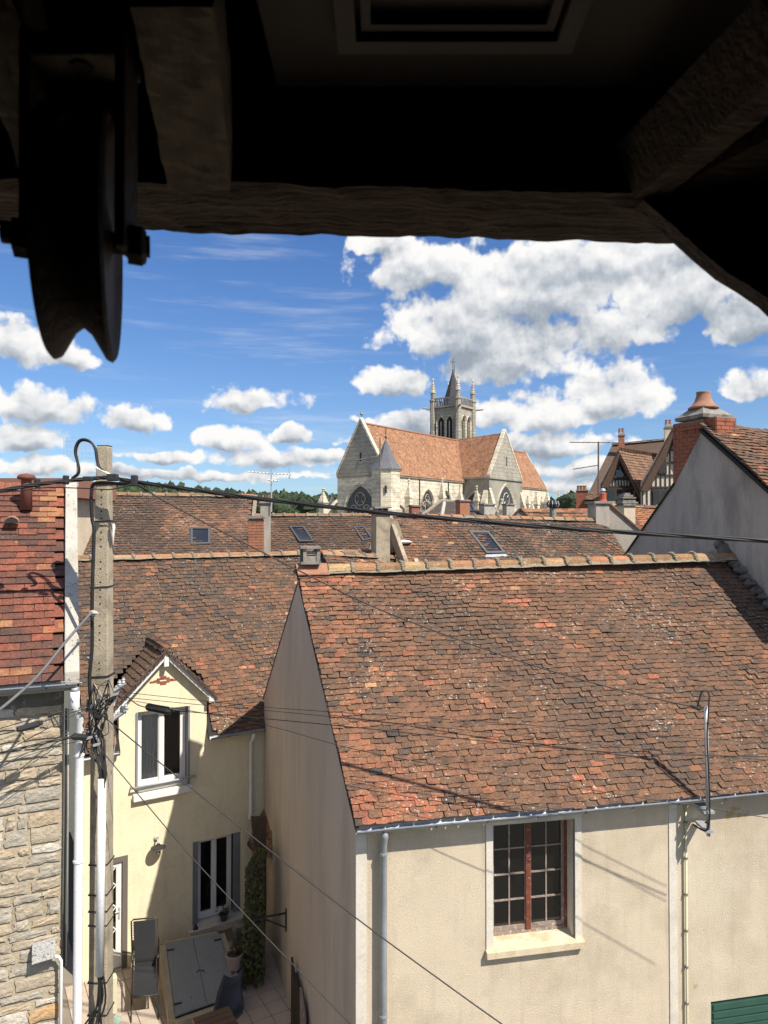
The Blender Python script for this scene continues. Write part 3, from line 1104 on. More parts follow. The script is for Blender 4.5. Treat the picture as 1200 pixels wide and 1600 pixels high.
# verge mortar line on the left edge
vm_ = MB()
for i in range(30):
    p = E0 + Sv * ((i + .5) / 30) + u * .0 - UP * .035
    vm_.box(p - Sv.normalized() * .075, Sv.normalized() * .14, u * .05, UP * .03)
vm_.build('verge_edge', TILE_OLD, roofm, kind='stuff')
ridge(house, AP + u * .42 + UP * (ZR + .045), AP + u * (LEN - .03) + UP * (ZR + .19), .130, .40, RIDGE_M, seed=8, rlump=.9, flat=.85)
mb = MB()                       # terracotta sheet at the near end of the ridge
for sgn in (-1, 1):
    mb.prism([AP - u * .06 + UP * (ZR + .13), AP + u * .42 + UP * (ZR + .13), AP + u * .42 + gd * (.16 * sgn) + UP * (ZR - .02), AP - u * .06 + gd * (.16 * sgn) + UP * (ZR - .02)], UP * -.02)
mb.build('ridge_end_cap', TERRA, house)
# small ventilating chimney on the ridge end
ch = MB()
cc = AP + u * .16 + UP * (ZR + .12)
ch.cbox(cc, .30, .30, .035, u)
for sx in (-.105, .105):
    for sy in (-.10, .10):
        ch.cbox(cc + u * sx + gd * sy + UP * .035, .05, .05, .20, u)
ch.cbox(cc + UP * .035, .17, .20, .09, u)
ch.cbox(cc + UP * .145, .17, .20, .05, u)
ch.cbox(cc + UP * .235, .31, .31, .035, u)
ch.build('chimney', GREYSTONE, house)

# gutters and pipes
gs0, gz0 = fac(566, 1291)
GE = P0 - nin * .17
Asx = GE + u * (-.02) + UP * (ZE - .135)
Bsx = GE + u * (SA + .20) + UP * (ZE - .085)
gutter(house, Asx, Bsx, .06)
px_, _ = fac(597, 1400)
pp = P0 + u * (px_) - nin * .085
cyl_pipe(house, [P0 + u * px_ - nin * .17 + UP * (ZE - .17), P0 + u * px_ - nin * .165 + UP * (ZE - .25), pp + UP * (ZE - .37), pp + UP * (ZE - 1.5), pp + UP * -1.2], .042, ZINC, 'downpipe', [pp + UP * (ZE - .47), pp + UP * (ZE - 2.3)])

# neighbour sharing the same roof line
house2 = empty('rendered_house', 'right-hand cream house beyond the thin yellow pipe, with a green shutter low on its wall', 'house', (P0.x + u.x * SA, P0.y + u.y * SA, 0))
sh_a, sh_z = fac(1113, 1568)
mb = MB()
opn = (sh_a, sh_a + 1.0, sh_z - 1.3, sh_z)
wall_open(mb, P0 + nin * .03, u, nin, SA, LEN, -1.2, ZE + .04, [opn], .1)
mb.build('wall', CREAM2, house2)
q = MB()
strip_box(P0 + nin * .03, u, nin, opn[0], opn[1], opn[2], opn[3], .03, .06, q)
shu = q.build('shutter', GREEN, house2)
for i in range(12):
    z = opn[3] - .06 - i * .1
    strip_box(P0 + nin * .03, u, nin, opn[0] + .05, opn[1] - .05, z - .07, z, .015, .03).build('slat', GREEN, shu)
gutter(house2, GE + nin * .02 + u * (SA + .23) + UP * (ZE - .10), GE + nin * .02 + u * LEN + UP * (ZE - .04), .055)
t_, _ = fac(1072, 1400)
cyl_pipe(house2, [P0 + u * t_ + UP * (ZE - .15) - nin * .005, P0 + u * t_ - nin * .005 + UP * 1, P0 + u * t_ - nin * .005 - UP * 1.2], .014, CREAMBOX, 'thin_pipe', [P0 + u * t_ - nin * .005 + UP * (ZE - z) for z in (.45, .9, 1.35, 1.8, 2.25, 2.7)], 6, GREYSTONE)

# ================================================================== GREY GABLE HOUSE (right)
RG = AP + u * (LEN - .05)
grey = empty('grey_gabled_house', 'tall house at right with a bare grey cement gable wall and old tiles', 'house', (RG.x, RG.y, 0))
gp = lambda q_, z: RG + gd * q_ + UP * z
g_s, g_z = onv(1100, 668, RG, gd)
l_s, l_z = onv(968, 882, RG, gd)
r_s, r_z = onv(1200, 757, RG, gd)
GA = (g_s, g_z)
slope_r = (g_z - r_z) / (g_s - r_s)
fr_s = -7.0
mb = MB()
m_s, m_z = onv(1055, 756, RG, gd)
prof = [gp(l_s - .3 + .6, -1.2), gp(l_s + .02, l_z - .02), gp(m_s, m_z), gp(g_s, g_z), gp(fr_s, g_z - slope_r * (g_s - fr_s) * 1.02), gp(fr_s, -1.2)]
mb.prism(prof, V(gd.y, -gd.x) * .3)
mb.build('wall', GREYWALL, grey)
mo = MB()                       # black mortar where the lower roof meets the wall
for i in range(26):
    b_ = i / 26
    p = AP + u * (LEN - .12) + UP * (ZR + .12) - (Sv * b_)
    mo.lump(p + UP * .03, .10, .12, .07, 6, 4, .3)
for i in range(8):
    mo.lump(AP + u * (LEN - .1) + gd * (i * .03) + UP * (ZR + .16 + .03 * i), .12, .1, .09, 6, 4, .3)
mo.build('flashing', pmat('tarred_mortar', (.075, .068, .058), (.17, .155, .13), 8, .95, .8, 40), grey, kind='stuff')
RU = V(gd.y, -gd.x)             # the grey house's ridge direction, to the right
GSl = (gp(r_s, r_z) - gp(g_s, g_z)).normalized()
topg = gp(g_s, g_z) - RU * .10 + UP * .03
eg = gp(g_s, g_z) + GSl * 3.6 - RU * .10 + UP * .03
rf = slab(grey, [eg - UP * .05, eg + RU * 5 - UP * .05, topg + RU * 5 - UP * .05, topg - UP * .05], ROOM, 'roof')
tiles(rf, TILE_OLD, eg, RU + UP * -.02, topg - eg, 3.2, (topg - eg).length, .178, .095, .013, 300, lambda a, b, r: min(1, max(0, .42 + .1 * nz(a, b, 2) + r.gauss(0, .15) + (.25 if r.random() < .12 else 0))), amp=.035, jit=2.2, seed=21)
lv = gp(l_s, l_z)
GSr = (lv - gp(m_s, m_z)).normalized()
vg = MB()                       # rear verge tiles seen edge on
for i in range(36):
    p = gp(m_s, m_z) + (lv - gp(m_s, m_z)) * (i / 36.)
    vg.box(p - RU * .04 + UP * .005, GSr * .065, RU * .5, GSr.cross(RU).normalized() * (.02 if GSr.cross(RU).z > 0 else -.02))
vg.build('verge_tile_courses', TILE_OLD, rf, kind='stuff')
slab(grey, [gp(m_s, m_z) + RU * .2, gp(g_s, g_z) + RU * .56 - UP * .3, gp(g_s, g_z) + RU * 5, lv + RU * 5, lv + RU * .2], TILE_OLD, 'rear_roof')
rr0 = topg + RU * .55 - GSl * .0
ridge(grey, topg + RU * .35 + UP * .02, topg + RU * 1.2 + UP * -.10, .10, .42, RIDGE_M, seed=3, rlump=1.3)
ridge(grey, topg + RU * 1.2 + UP * -.10, topg + RU * 5 + UP * -.14, .10, .42, RIDGE_M, seed=4, rlump=1.3)
# chimney stack
chp = empty('chimney_stack', 'red brick chimney with a terracotta pot and stepped stone cap above the grey gable', 'chimney', (gp(g_s, 0).x, gp(g_s, 0).y, g_z))
hs = (gp(g_s, g_z) - V(0, 0, H)).y
scl = hs / F
cx_, cz0 = onv(1048, 660, RG + RU * .0, gd)
cw = cx_ - g_s + .06
co = gp(g_s - .24, 0) + RU * .05
ztop = at(1090, 653, hs).z
brickwork(chp, Vector((co.x, co.y, 0)), RU, gd, .46, cx_ - (g_s - .24), g_z - 2.2, ztop, BRICK, .2, .062, .012, 'xyX')
cap = MB()
cs_ = cx_ - (g_s - .24)
cen = Vector((co.x, co.y, 0)) + RU * .23 + gd * cs_ / 2
sc2 = cs_ / .62
cap.lathe(cen + UP * ztop, [(.42, 0), (.49, .015), (.50, .075), (.44, .105), (.31, .19), (.26, .22), (.24, .25)], 4, rot=math.atan2(gd.y, gd.x) + math.pi / 4, sx=1, sy=1)
cap.build('stone_cap', GREYSTONE, chp)
cap = MB()
cap.lathe(cen + UP * (ztop + .22), [(.27, 0), (.27, .03), (.22, .06), (.16, .14), (.125, .24), (.12, .30), (.13, .32), (.10, .32), (.09, .2)], 14)
cp_ = cap.build('chimney_pot', TERRA, chp)
cp_.data.shade_smooth()
brickwork(chp, Vector((cen.x, cen.y, 0)) - RU * .28 - gd * .28, RU, gd, .56, .56, ztop - .17, ztop - .01, BRICK, .2, .05, .012, 'xyX', core=True)
# roof behind to the right, its ridge showing above
bk = empty('distant_tiled_house', 'brown tiled house ridge rising behind the grey gable at the right edge', 'house', tuple(at(1230, 700, 19)[:2]) + (0,))
a_ = at(1140, 682, 19.0)
b_ = at(1400, 664, 18.2)
dn = V(0, 0, 0)
ff = (V((b_ - a_).y, -(b_ - a_).x)).normalized()
pa, pb = a_ + ff * 2.6 - UP * 2.2, b_ + ff * 2.6 - UP * 2.2
rb = slab(bk, [pa, pb, b_, a_], ROOM, 'roof')
tiles(rb, TILE_DARK, pa, pb - pa, a_ - pa, (b_ - a_).length, (a_ - pa).length, .18, .10, .012, 0, None, amp=.01, seed=31)
slab(bk, [a_, b_, b_ - ff * 2.6 - UP * 2.2, a_ - ff * 2.6 - UP * 2.2], TILE_DARK, 'rear_slope')
q = MB()
pbk, pbk2 = a_ - ff * 2.5 - UP * 2.3, b_ - ff * 2.5 - UP * 2.3
q.hexa([Vector((p.x, p.y, -1.2)) for p in (pa, pb, pbk2, pbk)], [pa - UP * .08, pb - UP * .08, pbk2 - UP * .08, pbk - UP * .08])
q.build('wall', GREYWALL, bk)
ridge(bk, a_ + UP * .04, b_ + UP * .04, .10, .35, TILE_DARK, collar=False)


# ================================================================== YELLOW HOUSE
Y0 = V(-4.246, 12.6)
w = V(.86, .51).normalized()
wn = V(-w.y, w.x)
yf = lambda px, py: onv(px, py, Y0, w)
ys0, _ = yf(128, 1300)
YE = yf(415, 1127)[1] + .02     # eaves height
YR = H - .70
YD = 2.25
YL = 8.0
yh = empty('yellow_house', 'pale yellow rendered house with a gabled dormer window and brown tiled roof behind the courtyard', 'house', (Y0.x, Y0.y, 0))


def yrect(x0, y0, x1, y1):
    xm, ym = (x0 + x1) / 2, (y0 + y1) / 2
    return (yf(x0, ym)[0], yf(x1, ym)[0], yf(xm, y1)[1], yf(xm, y0)[1])


o_up = yrect(214, 1108, 294, 1232)
o_dn = yrect(301, 1308, 376, 1437)
dl, dr = yf(150, 1400)[0], yf(200, 1400)[0]
o_door = (dl, dr - .005, .0, yf(190, 1338)[1])
dm_l, dm_r = yf(186, 1100)[0], yf(323, 1100)[0]
dm_c = (dm_l + dm_r) / 2
dm_z = yf(252, 1022)[1]
dm_e = yf(328, 1082)[1]
mb = MB()
wall_open(mb, Y0, w, wn, ys0, YL, -1.2, YE - .005, [(o_up[0], o_up[1], o_up[2], YE - .005), o_dn, o_door], .2, False)
wall_open(mb, Y0, w, wn, dm_l, dm_r, YE - .005, dm_e, [(o_up[0], o_up[1], YE - .005, o_up[3])], .2, False)
yq = lambda s, z, k=0.0: Vector((Y0.x, Y0.y, 0)) + w * s + wn * k + UP * z
mb.poly([yq(dm_l, dm_e), yq(dm_r, dm_e), yq(dm_c, dm_z)])
for s in (dm_l, dm_r):
    mb.poly([yq(s, YE - .01), yq(s, dm_e), yq(s, dm_e, dm_e - YE), yq(s, YE - .01, .0)])
mb.poly([yq(ys0, -1.2), yq(ys0, YE), yq(ys0, YR - .1, YD), yq(ys0, YE, YD * 2), yq(ys0, -1.2, YD * 2)])
mb.build('wall', YELLOW, yh)
# little brick ornament in the gable
orn = []
oc, oz = yf(255, 1064)
for (du, dz) in ((0, .062), (-.20, 0), (.20, 0), (-.31, -.012), (.31, -.012), (0, -.062), (-.10, .03), (.10, .03), (-.10, -.03), (.10, -.03)):
    q = MB()
    q.box(yq(oc + du * .58 - .055, oz + dz, -.010), w * .11, wn * .014, UP * .028)
    q.build('brick', BRICK, yh)
# upper window, sill, rail
wu = window(yh, Y0, w, wn, o_up[0] + .015, o_up[1] - .015, o_up[2] + .04, o_up[3] - .01, .14, WHITE, 2, 1, 1, .055)
q = MB()
for k in range(14):
    s = o_up[0] + .08 + (o_up[1] - o_up[0]) * .42 * k / 14
    q.poly([yq(s, o_up[2] + .1, .185 + .025 * (k % 2)), yq(s + .03, o_up[2] + .1, .185 + .025 * ((k + 1) % 2)), yq(s + .03, o_up[3], .185 + .025 * ((k + 1) % 2)), yq(s, o_up[3], .185 + .025 * (k % 2))])
q.build('curtain', CURTAIN, yh)
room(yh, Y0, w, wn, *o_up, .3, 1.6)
for s in (o_up[0] - .012, o_up[1] + .002):
    strip_box(Y0, w, wn, s - .01, s + .022, o_up[2] + .0, o_up[3], -.03, .12).build('folded_shutter', SHUTTER, yh)
sl_ = MB()
strip_box(Y0, w, wn, o_up[0] - .07, o_up[1] + .05, o_up[2] - .12, o_up[2] - .0, -.10, .0, sl_)
sl_.build('window_sill', WHITE, yh, bevel=.01)
cyl_pipe(yh, [yq(o_up[0] + .02, o_up[2] + .06, -.02), yq(o_up[1] - .02, o_up[2] + .09, -.02)], .045, WHITE, 'window_roller', seg=10)
rail = [yq(o_up[0] - .11, o_up[2] + .13, -.10), yq(o_up[1] + .12, o_up[2] + .15, -.10)]
ra = cyl_pipe(yh, rail, .018, STEEL, 'window_rail', seg=8)
for s in (o_up[0] - .10, o_up[1] + .11):
    cyl_pipe(yh, [yq(s, o_up[2] + .14, -.11), yq(s, o_up[2] + .13, .0)], .013, STEEL, 'rail_bracket', seg=6)
# lower window
wl = window(yh, Y0, w, wn, o_dn[0] + .10, o_dn[1] - .14, o_dn[2] + .03, o_dn[3] - .01, .13, WHITE, 2, 1, 1, .05)
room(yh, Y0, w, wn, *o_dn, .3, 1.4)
for (a, b) in ((o_dn[0] + .0, o_dn[0] + .10), (o_dn[1] - .14, o_dn[1] - .0)):
    q = MB()
    strip_box(Y0, w, wn, a, b, o_dn[2] + .05, o_dn[3] - .015, .02, .045, q)
    sh = q.build('folded_shutter', SHUTTER, yh)
    for k in range(22):
        z = o_dn[2] + .1 + k * .055
        if z < o_dn[3] - .06:
            strip_box(Y0, w, wn, a + .015, b - .015, z, z + .03, .010, .02).build('slat', SHUTTER, sh)
q = MB()
strip_box(Y0, w, wn, o_dn[0] - .10, o_dn[1] + .12, o_dn[2] - .13, o_dn[2] - .0, -.18, .0, q)
strip_box(Y0, w, wn, o_dn[0] + .002, o_dn[1] - .002, o_dn[2] - .04, o_dn[2] + .01, 0, .2, q)
q.build('window_sill', BAND, yh, bevel=.008)
# door: dark surround, white framed glass with a lattice
q = MB()
strip_box(Y0, w, wn, dr - .09, dr - .005, .0, o_door[3], .005, .08, q)
strip_box(Y0, w, wn, dl, dr - .09, o_door[3] - .09, o_door[3] - .003, .005, .08, q)
q.build('door_surround', pmat('brown_door_surround', (.16, .14, .12)), yh)
q = MB()
zt = o_door[3] - .09
strip_box(Y0, w, wn, dr - .19, dr - .09, .02, zt, .05, .1, q)
strip_box(Y0, w, wn, dl + .0, dr - .19, zt - .1, zt, .05, .1, q)
strip_box(Y0, w, wn, dl + .0, dr - .19, .02, .30, .05, .1, q)
door = q.build('door', WHITE, yh, bevel=.006)
q = MB()
q.poly([yq(dl, .30, .08), yq(dr - .19, .30, .08), yq(dr - .19, zt - .1, .08), yq(dl, zt - .1, .08)])
q.build('pane', GLASS, door)
q = MB()
zz = .30
k = 0
while zz < zt - .3:
    a, b = (dl, dr - .19) if k % 2 == 0 else (dr - .19, dl)
    q.tube([yq(a, zz, .065), yq(b, min(zz + .38, zt - .1), .065)], .010, 5)
    q.tube([yq(b, zz, .067), yq(a, min(zz + .38, zt - .1), .067)], .010, 5)
    zz += .38
    k += 1
q.build('lattice', WHITE, door)
q = MB()
q.tube([yq(dr - .14, .98, .03), yq(dr - .21, .98, .03)], .010, 6)
strip_box(Y0, w, wn, dr - .155, dr - .125, .85, 1.05, .04, .05, q)
q.build('handle', STEEL, door)
room(yh, Y0, w, wn, dl, dr, .3, zt, .25, 1.5)

# main slope of the yellow house
ye0 = yq(ys0 + .02, YE - .09, -.16)
ytop = yq(ys0 + .02, YR, YD)
kz = lambda z: (z - YE) / ((YR - YE) / YD)
km = kz(dm_z - .02)
roofy = slab(yh, [yq(dm_r, YE - .13, -.16), yq(YL, YE - .13, -.16), yq(YL, YR - .03, YD), yq(dm_r, YR - .03, YD)], ROOM, 'roof')
slab(roofy, [yq(ys0 + .02, YE - .13, -.16), yq(dm_l, YE - .13, -.16), yq(dm_l, YR - .03, YD), yq(ys0 + .02, YR - .03, YD)], ROOM, 'boarding')
slab(roofy, [yq(dm_l, dm_z - .05, km), yq(dm_r, dm_z - .05, km), yq(dm_r, YR - .03, YD), yq(dm_l, YR - .03, YD)], ROOM, 'boarding')
slab(yh, [yq(ys0, YR - .02, YD), yq(YL, YR - .02, YD), yq(YL, YE - .1, YD * 2 + .1), yq(ys0, YE - .1, YD * 2 + .1)], TILE_DARK, 'rear_slope')
off = ys0 + .02


def keep_y(a, b):
    s = a + off
    dd = b * .595 - .16
    z = YE + dd * 1.35
    if dm_l - .02 < s < dm_r + .02 and dd < .3:
        return False
    hw = (dm_z - z)
    lim = (dm_r - dm_l) / 2 + .12
    return not (abs(s - dm_c) < min(lim, hw * lim / (dm_z - dm_e)) and hw > 0.02)


def tint_y(a, b, r):
    t = .30 + .18 * nz(a, b, .9, 1) + r.gauss(0, .13)
    if r.random() < .16:
        t += r.uniform(.1, .35)
    if a > 1.9 and b < 1.6:
        t += .10
    return min(1, max(0, t))


tiles(roofy, TILE_OLD, ye0, w, ytop - ye0, YL - off, (ytop - ye0).length, .168, .088, .011, 300, tint_y, keep=keep_y, amp=.022, seed=41, jit=1.4)
ridge(yh, yq(off, YR + .035, YD), yq(YL, YR + .05, YD), .10, .40, RIDGE_M, seed=18)
# dormer roof
dz_out = .17
rise = dm_z - dm_e
hw_ = (dm_r - dm_l) / 2
sl_d = rise / hw_
back = (dm_z + .08 - YE) / ((YR - YE) / YD)
ov = .14                                     # side overhang


def dpt(side, f, k):
    """point on dormer slope: side -1/1, f 0 ridge .. 1 eave (with overhang), k depth"""
    return yq(dm_c + side * f * (hw_ + ov), dm_z + .09 - f * (hw_ + ov) * sl_d, k)


for side in (-1, 1):
    kb_e = max(.0, (dpt(side, 1, 0).z - YE) / ((YR - YE) / YD))
    a, b, c, e_ = dpt(side, 1, -dz_out), dpt(side, 0, -dz_out), dpt(side, 0, back), dpt(side, 1, kb_e)
    sb = slab(yh, [a, b, c, e_], ROOM, 'dormer_roof', .03)
    O = a if side > 0 else e_
    # tiles run down each slope; eave runs front to back
    O = yq(0, 0, 0) * 0 + (dpt(side, 1, -dz_out - .01))
    kmax = lambda bb, side=side: None
    slen = (b - a).length

    def kp(aa, bb, side=side, slen=slen):
        f = 1 - bb / slen
        p = dpt(side, f, 0)
        return aa - dz_out < (p.z - YE) / ((YR - YE) / YD) + .05
    tiles(sb, TILE_DARK, O, wn, b - a, back + dz_out + .05, slen, .17, .12, .014, 40, lambda a, b, r: .55 + r.gauss(0, .12), keep=kp, amp=.0, seed=50 + side, jit=.5)
    # bargeboard
    q = MB()
    nd = UP * -.13
    a1, b1 = dpt(side, .97, -dz_out + .03) - UP * .02, dpt(side, 0, -dz_out + .03) - UP * .02
    q.hexa([a1, b1, b1 + nd, a1 + nd], [a1 + wn * .03, b1 + wn * .03, b1 + nd + wn * .03, a1 + nd + wn * .03])
    q.build('bargeboard', WHITE, yh)
    # verge tiles turned over the edge
    q = MB()
    a2, b2 = dpt(side, 1.0, -dz_out), dpt(side, 0, -dz_out)
    m_ = 12
    for i in range(m_):
        p = a2 + (b2 - a2) * (i / m_)
        dd = (b2 - a2) / m_ * .93
        q.hexa([p + wn * .00, p + dd, p + dd - UP * .055, p - UP * .065], [p - wn * .022, p + dd - wn * .016, p + dd - UP * .055 - wn * .016, p - UP * .065 - wn * .022])
    q.build('verge_tile_courses', TILE_DARK, yh, kind='stuff')
    strip_box(Y0, w, wn, (dm_r + .0 if side > 0 else dm_l - .09), (dm_r + .09 if side > 0 else dm_l - .0), dm_e - .14, dm_e - .0, -.16, .12).build('purlin_end', WHITE, yh)
strip_box(Y0, w, wn, dm_c - .04, dm_c + .04, dm_z - .20, dm_z - .03, -.16, .05).build('purlin_end', WHITE, yh)
ridge(yh, dpt(1, 0, -dz_out - .02) + UP * .04, dpt(1, 0, back - .1) + UP * .04, .09, .26, TILE_DARK, collar=False, seed=9)
# gutters
gA, gB = yq(dm_r + .01, YE - .10, -.20), yq(3.2, YE - .08, -.20)
gutter(yh, gA, gB, .055)
gutter(yh, yq(ys0 - .02, YE - .14, -.20), yq(dm_l - .02, YE - .12, -.20), .055)
dp, _ = yf(390, 1200)
_, dpz = yf(390, 1268)
cyl_pipe(yh, [yq(dp, YE - .15, -.20), yq(dp, YE - .25, -.18), yq(dp, YE - .34, -.07), yq(dp, dpz + .02, -.07), yq(dp - .03, dpz - .10, -.12)], .038, PVC, 'downpipe', [yq(dp, YE - .9, -.07)])
# paler sheet on the yellow wall: brighter sunlight put into its colour
q = MB()
a, _ = yf(393, 1200)
strip_box(Y0, w, wn, a, a + 1.6, 2.6, YE - .17, -.012, .0, q)
q.build('sunlit_wall_panel', LIT_Y, yh)
# tiled lean-to against the beige gable
lt = empty('lean_to_roof', 'small lean-to roof of brown tiles and a round hip tile against the beige gable', 'roof', (0, 0, 0))
lc = yf(385, 1330)
A_ = yq(yf(386, 1300)[0], yf(386, 1290)[1], -.55)
B_ = yq(yf(392, 1262)[0] + .6, yf(392, 1262)[1] + .12, -.55)
q = MB()
la = yq(yf(384, 1300)[0], yf(386, 1318)[1], -.06)
lb = la + UP * .55 + w * .30
for i in range(9):
    p = la + (lb - la) * (i / 9)
    for kx in range(5):
        q.tint = rng.random()
        o_ = p - wn * (.75 - kx * .145) + UP * .02
        q.hexa([o_, o_ + wn * .14, o_ + wn * .14 + (lb - la) / 9 * 1.5, o_ + (lb - la) / 9 * 1.5], [o_ + UP * .022 - w * .012, o_ + wn * .14 + UP * .022 - w * .012, o_ + wn * .14 + (lb - la) / 9 * 1.5 + UP * .002, o_ + (lb - la) / 9 * 1.5 + UP * .002])
q.build('tile_courses', TILE_OLD, lt, tint=True, kind='stuff')
slab(lt, [la, la - wn * .78, lb - wn * .78 + (lb - la), lb + (lb - la)], ROOM, 'boarding')
ridge(lt, la - wn * .74 + UP * .06 + w * .02, lb - wn * .74 + UP * .10, .09, .3, RIDGE_M, collar=False)

# ================================================================== STONE HOUSE (left)
S0 = V(-3.475, 7.8)
sd = V(.91, .41).normalized()
sn = V(-sd.y, sd.x)
SE = H - 1.665
SR = H + .53
SD = 2.5
sf = lambda px, py: onv(px, py, S0, sd)
sq = lambda s, z, k=0.0: Vector((S0.x, S0.y, 0)) + sd * s + sn * k + UP * z
sh_ = empty('stone_house', 'rubble stone house at the left edge under a bright red machine-tiled roof', 'house', (S0.x, S0.y, 0))
q = MB()
q.prism([sq(-4, -1.2, .06), sq(-.02, -1.2, .06), sq(-.02, SE - .02, .06), sq(-4, SE - .02, .06)], sn * .3)
q.prism([sq(-.22, -1.2, .08), sq(-.22, SE, .08), sq(-.22, SR - .1, SD), sq(-.22, SE, SD * 2), sq(-.22, -1.2, SD * 2)], sd * .2)
wall_s = q.build('wall', pmat('earthy_mortar', (0.50, 0.42, 0.30), (0.40, 0.33, 0.23), 7, .95, .8, 40, c3=(.22, .19, .14), s3=3), sh_)
STONES = [pmat('rubble_stone_' + nm, a, b, 11, .95, 1.0, 28, c3=c, s3=6, bdist=.016) for nm, a, b, c in (
    ('buff', (.50, .42, .31), (.37, .31, .225), (.30, .26, .20)), ('sandy', (.50, .395, .27), (.38, .30, .20), (.56, .48, .37)),
    ('greyish', (.44, .395, .32), (.31, .28, .225), (.52, .46, .37)), ('pale', (.68, .63, .53), (.50, .46, .38), (.40, .35, .28)),
    ('orange', (.58, .36, .17), (.48, .29, .14), (.50, .38, .24)))]
z = SE - .30
rs = random.Random(5)
while z > -.6:
    h = rs.choice((rs.uniform(.08, .12), rs.uniform(.12, .20)))
    z -= h
    s = -.03
    while s > -2.2:
        wd = rs.uniform(.18, .52)
        if rs.random() < .25:
            wd = rs.uniform(.09, .18)
        a, b = s - wd, s
        s -= wd
        gx = rs.uniform(.005, .016)
        nx_, nzv = 5, 4
        q = MB()
        cr = [(a + gx + rs.uniform(-.01, .015), z + gx + rs.uniform(-.008, .01)), (b - gx + rs.uniform(-.015, .01), z + gx + rs.uniform(-.008, .012)), (b - gx - rs.uniform(0, .02), z + h - gx + rs.uniform(-.012, .008)), (a + gx + rs.uniform(0, .02), z + h - gx + rs.uniform(-.012, .008))]
        pr = rs.uniform(.008, .035)
        for i in range(nx_ + 1):
            for j in range(nzv + 1):
                fu, fv = i / nx_, j / nzv
                x = (cr[0][0] * (1 - fu) + cr[1][0] * fu) * (1 - fv) + (cr[3][0] * (1 - fu) + cr[2][0] * fu) * fv
                zz = (cr[0][1] * (1 - fu) + cr[1][1] * fu) * (1 - fv) + (cr[3][1] * (1 - fu) + cr[2][1] * fu) * fv
                edge = i in (0, nx_) or j in (0, nzv)
                k = .074 if edge else .072 - pr * .18 + rs.uniform(-.005, .005)
                if edge:
                    x += rs.uniform(-.012, .012)
                    zz += rs.uniform(-.009, .009)
                else:
                    fu2 = (abs(fu - .5) * 2) ** 2
                q.v.append(tuple(sq(x, zz, k - .03)))
        for i in range(nx_):
            for j in range(nzv):
                n_ = i * (nzv + 1) + j
                q.face((n_, n_ + nzv + 1, n_ + nzv + 2, n_ + 1))
        m = rs.choices(range(5), (5, 3, 4, 1.6, .35))[0]
        # edges tuck behind the mortar face
        q.build('stone', STONES[m], wall_s)
# dark render band beneath the eaves, boarded soffit
strip_box(S0, sd, sn, -4, -.02, SE - .30, SE - .10, .02, .10).build('dark_band', pmat('dark_render', (.10, .09, .07), (.17, .15, .12), 6, .95, .5, 30, spots=(12, .6, (.26, .24, .20))), sh_)
strip_box(S0, sd, sn, -4, .10, SE - .13, SE - .02, -.12, -.09).build('fascia', pmat('taupe_fascia', (.42, .37, .32)), sh_)
strip_box(S0, sd, sn, -4, .10, SE - .13, SE - .11, -.09, .06).build('soffit', pmat('taupe_soffit', (.42, .37, .32)), sh_)
roofs = slab(sh_, [sq(-4, SE - .06, -.14), sq(-.02, SE - .06, -.14), sq(-.02, SR - .03, SD), sq(-4, SR - .03, SD)], ROOM, 'roof')
rs0 = sq(-4, SE - .02, -.17)
rs1 = sq(-4, SR, SD)


def tint_s(a, b, r):
    t = .50 + .25 * nz(a * 1.5, b * 1.2, 1.6, 2) + r.gauss(0, .20)
    if r.random() < .04:
        t = 1.0
    if r.random() < .25:
        t -= .25
    return min(1, max(0, t))


tiles(roofs, TILE_RED, rs0, sd, rs1 - rs0, 3.97, (rs1 - rs0).length, .215, .115, .014, 300, tint_s, amp=.004, jit=.45, seed=61, curve=.002)
slab(sh_, [sq(-4, SR - .02, SD), sq(-.02, SR - .02, SD), sq(-.02, SE, SD * 2), sq(-4, SE, SD * 2)], TILE_DARK, 'rear_slope')
# parapet on the right verge
q = MB()
a, b = sq(-.02, SE - .06, -.16), sq(-.02, SR + .0, SD)
q.hexa([a, a + sd * .15, b + sd * .15, b], [a + UP * .14, a + sd * .15 + UP * .14, b + sd * .15 + UP * .14, b + UP * .14])
q.build('parapet', CONCW, sh_, bevel=.012)
gutter(sh_, sq(-4, SE - .035, -.18), sq(.10, SE - .03, -.18), .055, ZINC)
ps, _ = sf(115, 1300)
cyl_pipe(sh_, [sq(ps, SE - .09, -.18), sq(ps, SE - .14, -.18)], .045, ZINC, 'pipe_neck')
cyl_pipe(sh_, [sq(ps, SE - .13, -.18), sq(ps + .0, SE - .30, -.17), sq(ps + .05, SE - .45, -.06), sq(ps + .05, SE - 1.2, -.06), sq(ps + .05, 1.2, -.06), sq(ps + .05, -1.2, -.06)], .048, PVC, 'downpipe', [sq(ps + .05, SE - zz, -.06) for zz in (.85, 2.0)], seg=14)
for (dx, r_) in ((-.085, .011), (-.062, .007)):
    cyl_pipe(sh_, [sq(ps + dx, SE - .35, .0), sq(ps + dx + .004, SE - 1.5, .0), sq(ps + dx - .004, 2.9, .0)], r_, IRON if r_ > .01 else PALECABLE, 'wall_cable', seg=5)
